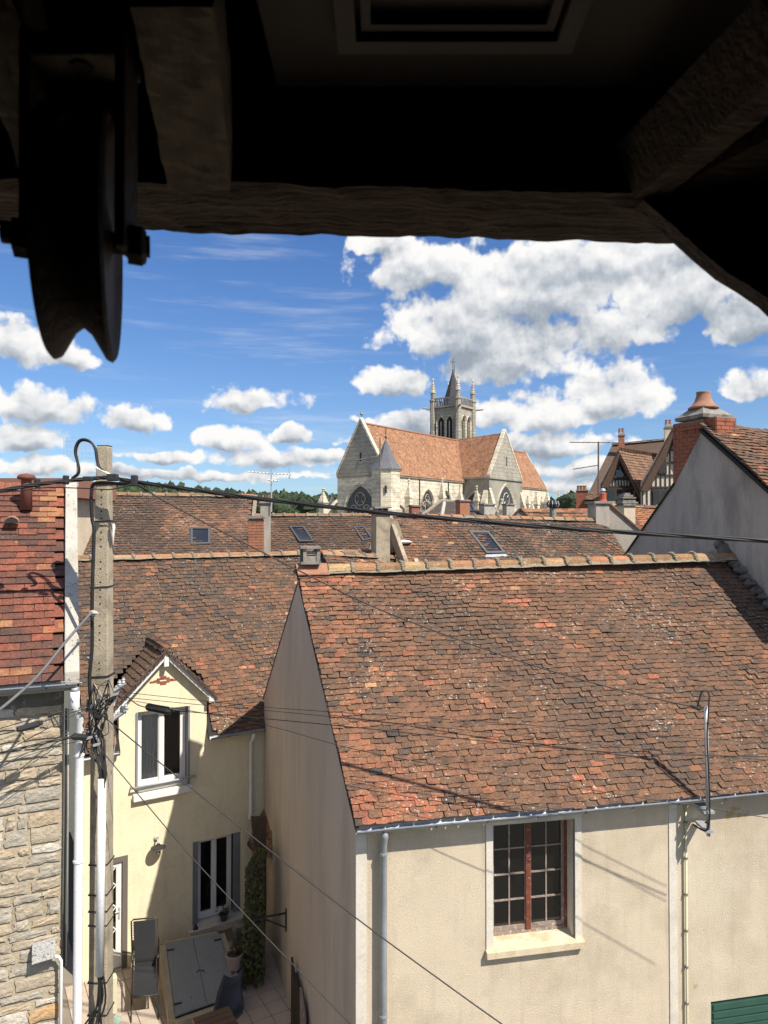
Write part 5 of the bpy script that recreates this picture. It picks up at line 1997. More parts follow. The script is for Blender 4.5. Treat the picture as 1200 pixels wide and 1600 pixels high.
# roofs in front of the church
hp = empty('hip_roofed_house', 'small hipped dark red roof right in front of the church nave', 'house', tuple(at(715, 800, 34)[:2]) + (0,))
pk1, pk2 = at(688, 783, 34), at(712, 784, 34.5)
el_, er_ = at(652, 812, 31.5), at(783, 812, 31)
bl_, br_ = el_ + V(1.5, 6), er_ + V(1, 6)
slab(hp, [el_, er_, pk2, pk1], TILE_OLD, 'roof')
slab(hp, [er_, br_, pk2], TILE_OLD, 'roof')
slab(hp, [bl_, el_, pk1], TILE_OLD, 'roof')
slab(hp, [br_, bl_, pk1, pk2], TILE_OLD, 'roof')
q = MB()
q.hexa([Vector((p.x, p.y, -1.2)) for p in (el_, er_, br_, bl_)], [p - UP * .1 for p in (el_, er_, br_, bl_)])
q.build('wall', CREAM, hp)
q = MB()
q.tube([pk1, el_ + (pk1 - el_) * -.0], .09, 6)
q.tube([pk1, pk2], .09, 6)
q.tube([pk2, er_], .09, 6)
q.build('hip_ridge', MORTAR, hp)
q = MB()
q.tube([on_plane(694, 786, el_, (er_ - el_).cross(pk1 - el_).normalized()), on_plane(689, 812, el_, (er_ - el_).cross(pk1 - el_).normalized())], .10, 6)
q.build('flashing', CONCW, hp)
nh = (er_ - el_).cross(pk1 - el_).normalized()
nh = -nh if nh.z < 0 else nh
skylight(hp, [on_plane(*c, el_, nh) for c in ((735, 800), (743, 800), (738, 789), (731, 790))])
chimney_box(None, 714, 732, 781, 815, 30, (1, .3), BRICK2, 'brick chimney rising in front of the small hipped roof', bricks=False, extra=1)
chimney_box(None, 751, 771, 787, 812, 32, (1, .3), CONCW, 'pale squat chimney under the transept window', extra=1)
chimney_box(None, 640, 654, 789, 812, 30, (1, .3), BRICK, 'red brick chimney before the glazed aisle of the church', extra=1)
chimney_box(None, 787, 802, 787, 812, 34, (1, .3), CONCW, 'narrow pale chimney beneath the big transept window', extra=1)
ho2, *_ = bg_house('low orange-tiled house right of the church transept', (812, 800, 35), (930, 801, 33), 3, TILE_ORANGE, tw=.3, ex=.18, seed=76, name='orange_roof_house', rmat=TILE_ORANGE, collar=False)
pg = empty('small_gable_roof', 'small dark pointed gable in front of the transept window', 'roof', tuple(at(813, 800, 33)))
g0, g1, g2 = at(796, 812, 33), at(813, 796, 33), at(829, 812, 33)
q = MB()
q.prism([g0, g1, g2], V(.3, 2))
q.build('gable', GREYSTONE, pg)
slab(pg, [g1 + UP * .08 - V(0, .1), g2 + UP * .08 - V(0, .1), g2 + V(.3, 2) + UP * .08, g1 + V(.3, 2) + UP * .08], TILE_ORANGE, 'roof')
slab(pg, [g1 + UP * .08 - V(0, .1), g0 + UP * .08 - V(0, .1), g0 + V(.3, 2) + UP * .08, g1 + V(.3, 2) + UP * .08], TILE_DARK, 'roof')
cw_ = empty('chimney_cowl', 'dark ribbed metal cowl on a thin flue in front of the distant pinnacles', 'cowl', tuple(at(864, 808, 26)))
q = MB()
cb = at(864, 812, 26)
q.lathe(cb, [(.13, 0), (.13, .42)], 12)
q.build('flue', GREYSTONE, cw_)
q = MB()
q.lathe(cb + UP * .42, [(.13, 0), (.18, .04), (.22, .14), (.20, .24), (.12, .30), (0, .32)], 14)
q.build('cowl_head', IRON, cw_)
for i in range(10):
    k = MB()
    an = i * 2 * math.pi / 10
    k.tube([cb + UP * .46 + V(math.cos(an), math.sin(an)) * .19, cb + UP * .56 + V(math.cos(an), math.sin(an)) * .235, cb + UP * .68 + V(math.cos(an), math.sin(an)) * .19], .012, 4)
    k.build('rib', STEEL, cw_)
chimney_box(None, 900, 920, 766, 800, 52, (1, -.3), BRICK, 'distant dark brick chimney left of the timbered house', extra=3)
for i, x in enumerate((904, 909, 914)):
    k = MB()
    k.lathe(at(x, 767, 52), [(.14, 0), (.12, .35), (.15, .38)], 8)
    o = k.build('chimney_pot', TERRA)
    o['label'] = ('left', 'middle', 'right')[i] + ' pot of the three on the distant brick chimney'
    o['category'] = 'chimney pot'
    o['group'] = 'pots on the distant brick chimney'

# ================================================================== TIMBERED HOUSE
th = empty('timbered_house', 'half-timbered house with steep brown roof and two front gables beside the brick chimney', 'house', tuple(at(1000, 790, 52)[:2]) + (0,))
YA = 52
ra_, rb2 = at(956, 696, 58), at(1120, 680, 53)
ea_, eb_ = at(913, 783, 50.5), at(1120, 790, 46)
q = MB()
rt = slab(th, [ea_, eb_, rb2, ra_], TILE_BROWN, 'roof', .15)
bk_ = V(1, 7)
slab(th, [ra_, rb2, rb2 + V(2.5, 7) - UP * 7, ra_ + V(2.5, 7) - UP * 7], TILE_DARK, 'rear_slope', .15)
tiles(rt, TILE_BROWN, ea_ + UP * .05, eb_ - ea_, ra_ - ea_, (eb_ - ea_).length, (ra_ - ea_).length, .42, .22, .03, 0, lambda s, t, r: .55 + r.gauss(0, .15), amp=.03, seed=80, keep=lambda s, t: s > t * .42)
ridge(th, ra_ + UP * .1, rb2 + UP * .1, .16, .6, TILE_DARK, collar=False)


def tgable(apx, apy, lx, ly, rx, ry, Y, base, dep, win_rows, upper, seed):
    """front gable: framed wall, bargeboards, tiled roof, window bands"""
    A = at(apx, apy, Y)
    Lp, Rp = at(lx, ly, Y), at(rx, ry, Y)
    zb = at(apx, base, Y).z
    inset = V(0, .45)
    q = MB()
    l2, r2_ = Lp + (A - Lp) * .1, Rp + (A - Rp) * .1
    q.prism([Vector((l2.x, Y, zb)) + inset, Vector((r2_.x, Y, zb)) + inset, r2_ + inset, A - UP * .25 + inset, l2 + inset], V(0, .3))
    wl_ = q.build('gable_wall', INFILL, th)
    # studs
    n = 12
    for i in range(n + 1):
        f = i / n
        x = l2.x + (r2_.x - l2.x) * f
        zt_ = (l2.z + (A.z - .25 - l2.z) * (x - l2.x) / (A.x - l2.x)) if x < A.x else (r2_.z + (A.z - .25 - r2_.z) * (r2_.x - x) / (r2_.x - A.x))
        k = MB()
        k.box((x - .032, Y + .45 - .06, zb), (.064, 0, 0), (0, .06, 0), (0, 0, zt_ - zb))
        k.build('stud', TIMBER, wl_)
    for py in upper:
        z = at(apx, py, Y).z
        fr = max(0, min(1, (A.z - z) / (A.z - min(Lp.z, Rp.z))))
        xl, xr = A.x + (Lp.x - A.x) * fr * .92, A.x + (Rp.x - A.x) * fr * .92
        k = MB()
        k.box((xl, Y + .45 - .09, z - .05), (xr - xl, 0, 0), (0, .09, 0), (0, 0, .11))
        k.build('rail', TIMBER, wl_)
    for (x0, y0, x1, y1) in win_rows:
        p0, p1 = at(x0, y1, Y + .3), at(x1, y0, Y + .3)
        k = MB()
        k.box((p0.x, Y + .30, p0.z), (p1.x - p0.x, 0, 0), (0, .08, 0), (0, 0, p1.z - p0.z))
        wf = k.build('window', TIMBER, wl_)
        nx_ = max(1, round((p1.x - p0.x) / .55))
        nz_ = max(1, round((p1.z - p0.z) / .8))
        # panes proud of the dark frame
        for i in range(nx_):
            for j in range(nz_):
                k2 = MB()
                a_x = p0.x + (p1.x - p0.x) * (i + .14) / nx_
                b_x = p0.x + (p1.x - p0.x) * (i + .86) / nx_
                a_z = p0.z + (p1.z - p0.z) * (j + .1) / nz_
                b_z = p0.z + (p1.z - p0.z) * (j + .9) / nz_
                k2.poly([(a_x, Y + .296, a_z), (b_x, Y + .296, a_z), (b_x, Y + .296, b_z), (a_x, Y + .296, b_z)])
                k2.build('pane', OLDGLASS, wf)
    for (S_, nm) in ((Lp, 'l'), (Rp, 'r')):
        k = MB()
        S2 = S_ + (S_ - A) * .06
        k.hexa([A - UP * .0, S2, S2 - UP * .18, A - UP * .22], [A + V(0, .08), S2 + V(0, .08), S2 - UP * .18 + V(0, .08), A - UP * .22 + V(0, .08)])
        k.build('bargeboard', pmat('brown_bargeboard', (.11, .07, .05)), th)
        rs_ = slab(th, [S2 + UP * .06 - V(0, .1), S2 + V(dep * .7, dep * .7) + UP * .06, A + V(dep * .7, dep * .7) + UP * .06, A + UP * .06 - V(0, .1)], TILE_BROWN, 'dormer_roof', .12)
        U_ = (V(1, 1)).normalized()
        tiles(rs_, TILE_BROWN, S2 + UP * .1 - V(0, .1), U_, A - S2, dep, (A - S2).length, .42, .22, .03, 0, lambda s, t, r: .75 + r.gauss(0, .15), amp=.02, seed=seed)
    return A


tgable(965, 709, 940, 759, 1000, 776, 47, 800, 6.0, [(960, 733, 977, 747), (948, 762, 990, 789)], (728, 748, 760, 792), 81)
tgable(1049, 676, 1003, 762, 1100, 766, 45, 800, 8, [(1029, 724, 1042, 740), (1021, 764, 1044, 793)], (702, 722, 742, 761), 82)
q = MB()
q.hexa([at(930, 830, 50), at(1130, 830, 47), at(1130, 830, 47) + V(3, 12), at(930, 830, 50) + V(3, 12)], [at(930, 783, 50), at(1130, 790, 47), at(1130, 790, 47) + V(3, 12), at(930, 783, 50) + V(3, 12)])
wq = q.build('wall', TIMBER, th)
for (x0, x1, y0, y1, Y) in ((966, 976, 680, 700, 56), (1038, 1051, 668, 700, 50)):
    pr_, tp_, dxx, dyy = chimney_box(None, x0, x1, y0, y1, Y, (1, -.3), CREAM if x0 > 1000 else BRICK2, 'round-topped rendered chimney of the timbered house beside the tall brick stack' if x0 > 1000 else 'stone and brick chimney at the left end of the timbered house ridge', extra=1)
    k = MB()
    k.lathe(tp_ - UP * .05, [(.38, 0), (.34, .15), (.22, .28), (0, .32)], 4, rot=.5)
    k.build('rounded_head', GREYSTONE, pr_)
    for s in (-.12, .12):
        k = MB()
        k.lathe(tp_ + dxx * s + UP * .15, [(.12, 0), (.10, .35), (.12, .38)], 8)
        k.build('flue_pot', TERRA, pr_)

# ================================================================== CHURCH
CH = empty('church', 'pale stone gothic church with orange tiled roofs, square bell tower and pinnacled buttresses', 'church', (8, 125, 0))
cd = V(.596, .803).normalized()
cp = V(cd.y, -cd.x)
CA = V(-3.8, 115)
zc = H
cq3 = lambda a, p, z: CA.to_3d() * 1 + cd * a + cp * p + UP * (zc + z) if False else Vector((CA.x, CA.y, 0)) + cd * a + cp * p + UP * (zc + z)
NW, NE, NR = 4.9, 8.0, 16.5
NL = 62
C_ROOF = None


def roof_mat():
    m, t, bs, pos = new_mat('church_roof_tiles')
    base = t.ramp(t.noise(pos, .9, 8, 0.8), [(0.30, (0.14, 0.08, 0.055)), (0.45, (0.26, 0.135, 0.080)), (0.58, (0.36, 0.19, 0.11)), (0.75, (0.32, 0.205, 0.12))])
    base = t.mix(1.0, base, t.ramp(t.noise(pos, 3.2, 4, .85), [(0.35, (.42, .40, .40)), (.65, (1.7, 1.65, 1.5))]), 'MULTIPLY')
    wv = t.n('ShaderNodeTexWave', {'Vector': pos, 'Scale': 1.1, 'Distortion': .6, 'Detail': 1.0}, bands_direction='Z', wave_profile='SAW')
    base = t.mix(.25, base, t.ramp(wv.outputs['Fac'], [(0, (.5, .5, .5)), (.25, (1, 1, 1))]), 'MULTIPLY')
    link(t, base, bs.inputs['Base Color'])
    bs.inputs['Roughness'].default_value = .9
    b = t.n('ShaderNodeBump', {'Strength': .5, 'Distance': .15, 'Height': wv.outputs['Fac']})
    link(t, b.outputs[0], bs.inputs['Normal'])
    return m


CR = roof_mat()


def arch_pts(hw, z0, zs, n=7, rise=1.25):
    """pointed arch outline (x, z): half width hw, sill z0, springing zs"""
    pts = [(-hw, z0), (-hw, zs)]
    R_ = hw * rise * 1.25
    cx = R_ - hw
    amax = math.acos(cx / R_)
    for i in range(1, n):
        a = amax * i / n
        pts.append((cx - R_ * math.cos(a), zs + R_ * math.sin(a)))
    top = zs + R_ * math.sin(amax)
    pts.append((0, top))
    return pts + [(-x, z) for x, z in pts[-2::-1]], top


def gothic(par, C, d, out, hw, z0, zs, lights=3, mat=CHURCH, deep=.5, dark=ROOM, rose=True):
    """pointed window: dark opening, moulded arch, mullions and tracery, set on a wall face"""
    C = Vector(C)
    Q = lambda x, z, k: C + d * x + out * k + UP * z
    pts, top = arch_pts(hw, z0, zs)
    k = MB()
    k.poly([Q(x, z, .02) for x, z in pts])
    wo = k.build('window', pmat('leaded_dark_glass', (.035, .036, .04), (.06, .06, .065), 2, .35), par)
    k = MB()
    pts2, _ = arch_pts(hw * 1.12, z0, zs)
    for (p, q, r_, s_) in zip(pts[:-1], pts[1:], pts2[:-1], pts2[1:]):
        k.hexa([Q(*p, .0), Q(*q, .0), Q(*s_, .0), Q(*r_, .0)], [Q(*p, .04), Q(*q, .04), Q(*s_, .34), Q(*r_, .34)])
    k.build('arch_moulding', mat, wo)
    k = MB()
    bw_ = .07 * max(1, hw / 2)
    for i in range(1, lights):
        x = -hw + 2 * hw * i / lights
        k.box(Q(x - bw_ / 2, z0, .03), d * bw_, out * .12, UP * (zs - z0 + hw * .25))
    lw = hw / lights
    for i in range(lights):
        x = -hw + 2 * hw * (i + .5) / lights
        ap, tp = arch_pts(lw * .95, zs - .4, zs - .35, 4)
        k.tube([Q(x + a, z, .09) for a, z in ap[1:-1]], bw_ * .6, 4)
    def ring(cx, cz, r, lobes=4):
        k.tube([Q(cx + r * math.cos(t_), cz + r * math.sin(t_), .09) for t_ in [2 * math.pi * i / 16 for i in range(17)]], bw_ * .7, 4, False)
        for i in range(lobes):
            t_ = 2 * math.pi * (i + .5) / lobes
            k.tube([Q(cx + r * math.cos(t_), cz + r * math.sin(t_), .09), Q(cx + r * .45 * math.cos(t_), cz + r * .45 * math.sin(t_), .09)], bw_ * .7, 4)
    if rose:
        rr_ = hw * .36
        ring(0, zs + hw * .72, rr_)
        ring(-hw * .45, zs + hw * .12, rr_ * .72)
        ring(hw * .45, zs + hw * .12, rr_ * .72)
    k.build('tracery', mat, wo)
    return wo


def pinnacle(par, c, z0, z1, wd, mat=CHURCH, fin=1.0, shaft=True):
    """square shaft, gabled cap, crocketed spirelet and finial"""
    q = MB()
    c = Vector((c.x, c.y, 0))
    hz = (z1 - z0)
    q.cbox(c + UP * (zc + z0), wd, wd, hz * .55, cd)
    q.cbox(c + UP * (zc + z0 + hz * .53), wd * 1.2, wd * 1.2, hz * .05, cd)
    q.lathe(c + UP * (zc + z0 + hz * .58), [(wd * .75, 0), (wd * .12, hz * .30), (wd * .22, hz * .32), (wd * .10, hz * .35), (wd * .30, hz * .38), (wd * .06, hz * .42)], 4, rot=math.atan2(cd.y, cd.x) + math.pi / 4)
    for i in range(4):
        an = math.atan2(cd.y, cd.x) + math.pi / 4 + i * math.pi / 2
        for j in range(3):
            f = .2 + .25 * j
            r_ = wd * .75 * (1 - f) + .02
            q.lump(c + UP * (zc + z0 + hz * (.58 + .30 * f)) + V(math.cos(an), math.sin(an)) * r_, wd * .10, wd * .10, wd * .12, 4, 2, .1)
    return q.build('pinnacle', mat, par)


# nave body
q = MB()
q.hexa([cq3(0, -NW, -9), cq3(0, NW, -9), cq3(NL, NW, -9), cq3(NL, -NW, -9)], [cq3(0, -NW, NE), cq3(0, NW, NE), cq3(NL, NW, NE), cq3(NL, -NW, NE)])
wc = q.build('wall', CHURCH, CH)
q = MB()
q.prism([cq3(0.02, -NW, NE), cq3(0.02, NW, NE), cq3(0.02, 0, NR + .3)], cd * .8)
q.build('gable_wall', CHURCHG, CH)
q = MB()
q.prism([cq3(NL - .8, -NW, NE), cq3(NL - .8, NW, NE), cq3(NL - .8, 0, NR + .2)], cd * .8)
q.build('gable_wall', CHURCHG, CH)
q = MB()
for sg in (-1, 1):
    q.hexa([cq3(-.15, sg * (NW + .2), NE), cq3(-.15, 0, NR + .25), cq3(.6, 0, NR + .25), cq3(.6, sg * (NW + .2), NE)], [cq3(-.15, sg * (NW + .2), NE + .55), cq3(-.15, 0, NR + .85), cq3(.6, 0, NR + .85), cq3(.6, sg * (NW + .2), NE + .55)])
q.build('gable_coping', CHURCH, CH)
q = MB()
for (p0, p1, k0) in ((0, NL, NW),):
    q.box(cq3(0, NW, NE - .35), cd * NL, cp * .25, UP * .3)
    q.box(cq3(-.12, -NW, NE - .30), cp * (2 * NW), cd * -.12, UP * .25)
    q.box(cq3(0, NW, .2), cd * 24, cp * .2, UP * .25)
q.build('cornice', CHURCHD, CH)
rfc = slab(CH, [cq3(.6, NW + .35, NE - .1), cq3(NL - .3, NW + .35, NE - .1), cq3(NL - .3, 0, NR), cq3(.6, 0, NR)], CR, 'roof', .2)
slab(CH, [cq3(.6, -NW - .35, NE - .1), cq3(NL - .3, -NW - .35, NE - .1), cq3(NL - .3, 0, NR), cq3(.6, 0, NR)], CR, 'roof', .2)
k = MB()
k.tube([cq3(.5, 0, NR), cq3(NL - .3, 0, NR)], .16, 6)
k.build('ridge_line', TERRA, CH)
k = MB()
k.tube([cq3(.3, 0, NR + .7), cq3(.3, 0, NR + 1.1)], .10, 5)
k.lump(cq3(.3, 0, NR + 1.4), .28, .28, .30, 6, 4, .2)
k.build('finial', CHURCHG, CH)
# end window (large, with round tracery)
vC = cq3(0, 0, 0) - UP * zc
gothic(wc, Vector((vC.x, vC.y, zc)) - cp * -.0, cp, -cd, 2.9, -1.0, 2.0, 4, CHURCH)
k = MB()
k.box(cq3(-.02, -.16, 10.2), cp * .32, -cd * .03, UP * 1.4)
k.build('slit', ROOM, wc)
# side windows along the nave
sideP = lambda a: Vector((CA.x, CA.y, zc)) + cd * a + cp * NW
for px in (667, 695, 718):
    a_, _ = onv(px, 770, V(CA.x + cp.x * NW, CA.y + cp.y * NW), cd)
    gothic(wc, sideP(a_), cd, cp, 1.75, 1.2, 3.2, 3, CHURCH)
for px in (655, 700, 723):
    a_, _ = onv(px, 770, V(CA.x + cp.x * NW, CA.y + cp.y * NW), cd)
    k = MB()
    b_ = sideP(a_)
    k.tube([b_ + cp * .12 + UP * (NE - .4), b_ + cp * .12 + UP * -1], .08, 5)
    k.build('rainwater_pipe', IRON, wc)
# lead roof edge of a low aisle with glazing
aa, _ = onv(652, 800, V(CA.x + cp.x * NW, CA.y + cp.y * NW), cd)
k = MB()
k.hexa([cq3(aa, NW, -9), cq3(aa, NW + 3.2, -9), cq3(aa + 16, NW + 3.2, -9), cq3(aa + 16, NW, -9)], [cq3(aa, NW, 2.2), cq3(aa, NW + 3.2, .6), cq3(aa + 16, NW + 3.2, .6), cq3(aa + 16, NW, 2.2)])
k.build('aisle', CHURCHD, CH)
k = MB()
k.hexa([cq3(aa - .2, NW, 2.2), cq3(aa - .2, NW + 3.4, .55), cq3(aa + 16, NW + 3.4, .55), cq3(aa + 16, NW, 2.2)], [cq3(aa - .2, NW, 2.4), cq3(aa - .2, NW + 3.4, .75), cq3(aa + 16, NW + 3.4, .75), cq3(aa + 16, NW, 2.4)])
k.build('aisle_roof', SLATEL, CH)
for i in range(5):
    k = MB()
    k.poly([cq3(aa - .02, NW + .5 + i * .55, -2.5), cq3(aa - .02, NW + .9 + i * .55, -2.5), cq3(aa - .02, NW + .9 + i * .55, .9 - i * .2), cq3(aa - .02, NW + .5 + i * .55, .9 - i * .2)])
    k.build('glazed_light', SKYLIGHT, wc)
# buttresses with pinnacles on the near side
for (px, ytop, wd) in ((639, 748, .95), (691, 746, .85), (719, 756, .9), (745, 758, .95)):
    a_, _ = onv(px, 790, V(CA.x + cp.x * (NW + 3.3), CA.y + cp.y * (NW + 3.3)), cd)
    c = V(CA.x, CA.y) + cd * a_ + cp * (NW + 3.3)
    zt = (819 - ytop) / F * c.y
    bt = MB()
    bt.box(cq3(a_ - .4, NW, -9), cd * .8, cp * 3.6, UP * 10.2)
    bo_ = bt.build('buttress', CHURCH, CH)
    fl = MB()
    fl.hexa([cq3(a_ - .25, NW, 3.4), cq3(a_ + .25, NW, 3.4), cq3(a_ + .25, NW + 3, 1.4), cq3(a_ - .25, NW + 3, 1.4)], [cq3(a_ - .25, NW, 4.2), cq3(a_ + .25, NW, 4.2), cq3(a_ + .25, NW + 3, 2.0), cq3(a_ - .25, NW + 3, 2.0)])
    fl.build('flying_arch', CHURCHD, bo_)
    pinnacle(bo_, c, 0.5, zt, wd)
# far pinnacles, seen above the roofs
for (px, ytop, D) in ((838, 767, 150), (855, 763, 152), (873, 769, 155), (888, 767, 158), (505, 762, 118), (519, 770, 121)):
    c = at(px, 800, D)
    zt = (819 - ytop) / F * D
    bt = MB()
    c0 = V(c.x, c.y)
    bt.box(Vector((c0.x, c0.y, -1)) - cd * .5 - cp * .7, cd * 1.0, cp * 1.4, UP * (H + 1.6))
    bo_ = bt.build('buttress', CHURCH, CH)
    pinnacle(bo_, c0, .6, zt, 1.1)
    if px < 530:
        fl = MB()
        pts_ = [Vector((c0.x, c0.y, zc + 1.5)) + cp * .5 + (cq3(1, -NW, 3.5) - Vector((c0.x, c0.y, zc + 1.5))) * t_ + UP * (1.1 * math.sin(t_ * 2.2)) for t_ in (0, .25, .5, .75, 1)]
        fl.tube(pts_, .35, 4)
        fl.build('flying_arch', CHURCH, bo_)
# octagonal stair turret with slate cone
tcn = at(603, 760, 111.0)
tcx = V(tcn.x, tcn.y)
k = MB()
k.lathe(Vector((tcx.x, tcx.y, 0)), [(2.75, -1), (2.75, zc + 2.3), (2.35, zc + 2.5), (2.35, zc + 8.2), (2.55, zc + 8.3), (2.55, zc + 8.5)], 8, rot=.35)
tu = k.build('turret', CHURCH, CH)
k = MB()
k.lathe(Vector((tcx.x, tcx.y, zc + 8.5)), [(2.7, 0), (1.9, 1.0), (1.0, 2.8), (.12, 4.7)], 8, rot=.35)
k.build('slate_cone', SLATEL, tu)
k = MB()
k.tube([Vector((tcx.x, tcx.y, zc + 13)), Vector((tcx.x, tcx.y, zc + 15))], .07, 5)
k.lump(Vector((tcx.x, tcx.y, zc + 13.6)), .22, .22, .2, 6, 4, .1)
k.build('finial', IRON, tu)
k = MB()
k.box(at(601, 770, 108.6), V(.35, 0), V(0, .1), UP * 1.1)
k.build('slit', ROOM, tu)
# transept
TP = 10.2
TA = 31.0
TR, TE, TWl, TWr = 17.3, 8.6, 6.3, 7.2
k = MB()
k.hexa([cq3(TA - TWl, 0, -9), cq3(TA - TWl, TP, -9), cq3(TA + TWr, TP, -9), cq3(TA + TWr, 0, -9)], [cq3(TA - TWl, 0, TE), cq3(TA - TWl, TP, TE), cq3(TA + TWr, TP, TE), cq3(TA + TWr, 0, TE)])
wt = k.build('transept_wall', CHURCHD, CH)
k = MB()
k.prism([cq3(TA - TWl, TP - .7, TE), cq3(TA + TWr, TP - .7, TE), cq3(TA, TP - .7, TR + .3)], cp * .75)
k.build('gable_wall', CHURCHG, CH)
k = MB()
for sg, tw_ in ((-1, TWl), (1, TWr)):
    k.hexa([cq3(TA + sg * tw_, TP - .6, TE), cq3(TA, TP - .6, TR + .2), cq3(TA, TP + .12, TR + .2), cq3(TA + sg * tw_, TP + .12, TE)], [cq3(TA + sg * tw_, TP - .6, TE + .4), cq3(TA, TP - .6, TR + .7), cq3(TA, TP + .12, TR + .7), cq3(TA + sg * tw_, TP + .12, TE + .4)])
k.build('gable_coping', CHURCH, CH)
k = MB()
k.box(cq3(TA - TWl - .15, TP, TE - .3), cd * (TWl + TWr + .3), cp * .25, UP * .35)
k.box(cq3(TA - TWl - .15, 2, TE - .3), cp * (TP - 2), cd * -.15, UP * .35)
k.build('cornice', CHURCHD, CH)
slab(CH, [cq3(TA - TWl - .3, -1, TE - .1), cq3(TA - TWl - .3, TP - .5, TE - .1), cq3(TA, TP - .5, TR), cq3(TA, -1, TR - .6)], CR, 'roof', .2)
slab(CH, [cq3(TA + TWr + .3, -1, TE - .1), cq3(TA + TWr + .3, TP - .5, TE - .1), cq3(TA, TP - .5, TR), cq3(TA, -1, TR - .6)], CR, 'roof', .2)
k = MB()
k.tube([cq3(TA - .0, 0, NR - .1), cq3(TA - TWl - .1, NW + .5, NE + .2)], .2, 5)
k.build('valley_lead', SLATEL, CH)
gothic(wt, Vector((CA.x, CA.y, zc)) + cd * (TA + .2) + cp * TP, cd, cp, 3.4, -1.5, 2.2, 5, CHURCH)
gothic(wt, Vector((CA.x, CA.y, zc)) + cd * (TA - TWl) + cp * 7.2, cp, -cd, 1.7, 1.4, 3.3, 2, CHURCH, rose=False)
k = MB()
k.box(cq3(TA + .3, TP + .04, 11), cd * .4, cp * .02, UP * 1.7)
k.build('slit', ROOM, wt)
for sg in (-1, 1):
    for (d_, zt_) in ((TWl - .4, 6.6) if sg < 0 else (TWr - .4, 6.2),):
        k = MB()
        a_ = TA + sg * d_ - .5
        k.hexa([cq3(a_, TP, -9), cq3(a_ + 1, TP, -9), cq3(a_ + 1, TP + 3, -9), cq3(a_, TP + 3, -9)], [cq3(a_, TP, zt_), cq3(a_ + 1, TP, zt_), cq3(a_ + 1, TP + 1.0, 3), cq3(a_, TP + 1.0, 3)])
        bb = k.build('buttress', CHURCH, CH)
        pinnacle(bb, V(CA.x, CA.y) + cd * (a_ + .5) + cp * (TP + 2.3), 0, 4.6, .9)
k = MB()
k.hexa([cq3(TA - TWl - 3, TP - 1.2, -9), cq3(TA - TWl, TP - 1.2, -9), cq3(TA - TWl, TP - .2, -9), cq3(TA - TWl - 3, TP - .2, -9)], [cq3(TA - TWl - 1.2, TP - 1.2, 4.0), cq3(TA - TWl, TP - 1.2, 6.2), cq3(TA - TWl, TP - .2, 6.2), cq3(TA - TWl - 1.2, TP - .2, 4.0)])
k.build('buttress', CHURCH, CH)
# apse side beyond the transept: pinnacles against the wall
for a_ in (46, 53):
    k = MB()
    k.box(cq3(a_, NW, -9), cd * 1, cp * 3, UP * 12)
    bb = k.build('buttress', CHURCH, CH)
    pinnacle(bb, V(CA.x, CA.y) + cd * (a_ + .5) + cp * (NW + 2.6), 2, 6, .9)
# bell tower
tw0 = at(708, 700, 155)
TC = V(tw0.x, tw0.y)
th_ = 3.15
tq = lambda a, p, z: Vector((TC.x, TC.y, 0)) + cd * a + cp * p + UP * (zc + z)
k = MB()
k.hexa([tq(-th_, -th_, -9), tq(th_, -th_, -9), tq(th_, th_, -9), tq(-th_, th_, -9)], [tq(-th_, -th_, 25.2), tq(th_, -th_, 25.2), tq(th_, th_, 25.2), tq(-th_, th_, 25.2)])
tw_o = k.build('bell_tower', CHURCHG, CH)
for (o, d, n) in ((-1, cp, -cd), (1, cd, cp)):
    C0 = Vector((TC.x, TC.y, zc)) + n * th_
    for s in (-1.05, 1.05):
        pts, top = arch_pts(.72, 14.5, 22.0)
        Q = lambda x, z, kk: C0 + d * (x + s) + n * kk + UP * z
        k = MB()
        k.poly([Q(x, z, .02) for x, z in pts])
        bo2 = k.build('belfry_opening', ROOM, tw_o)
        k = MB()
        for z in range(15, 22):
            k.box(Q(-.62, z, .03), d * 1.24, n * .1, UP * .1)
        k.build('louvre_slats', SLATE, bo2)
        k = MB()
        pts2, _ = arch_pts(.98, 14.5, 22.0)
        for (p, q_, r_, s_) in zip(pts[:-1], pts[1:], pts2[:-1], pts2[1:]):
            k.hexa([Q(*p, .0), Q(*q_, .0), Q(*s_, .0), Q(*r_, .0)], [Q(*p, .05), Q(*q_, .05), Q(*s_, .4), Q(*r_, .4)])
        k.box(Q(-.06, 14.5, .02), d * .12, n * .2, UP * 7.6)
        k.build('arch_moulding', CHURCH, bo2)
for (sa, sp) in ((-1, -1), (-1, 1), (1, 1), (1, -1)):
    c = TC + cd * (sa * th_) + cp * (sp * th_)
    k = MB()
    k.lathe(Vector((c.x, c.y, 0)), [(.85, -1), (.85, zc + 14), (.75, zc + 14.2), (.75, zc + 20), (.66, zc + 20.2), (.66, zc + 26.5), (.8, zc + 26.7), (.8, zc + 27.0), (.5, zc + 27.1), (.5, zc + 28.6)], 8)
    bo3 = k.build('corner_buttress', CHURCHG, tw_o)
    k = MB()
    k.lathe(Vector((c.x, c.y, zc + 28.5)), [(.62, 0), (.62, .2), (.42, .3), (.12, 2.7), (.28, 2.8), (.05, 3.3)], 8)
    for i in range(8):
        an = i * math.pi / 4
        for j in range(4):
            f = .1 + .2 * j
            k.lump(Vector((c.x, c.y, zc + 28.8 + 2.4 * f)) + V(math.cos(an), math.sin(an)) * (.45 * (1 - f) + .08), .13, .13, .14, 4, 2, .1)
    k.build('pinnacle', CHURCH, tw_o)
    k = MB()
    dg = (cd * sa + cp * sp).normalized()
    k.tube([tq(sa * th_, sp * th_, 25.0), tq(sa * th_, sp * th_, 25.2) + dg * 2.4], [.28, .14], 5)
    k.build('gargoyle', CHURCHD, tw_o)
k = MB()
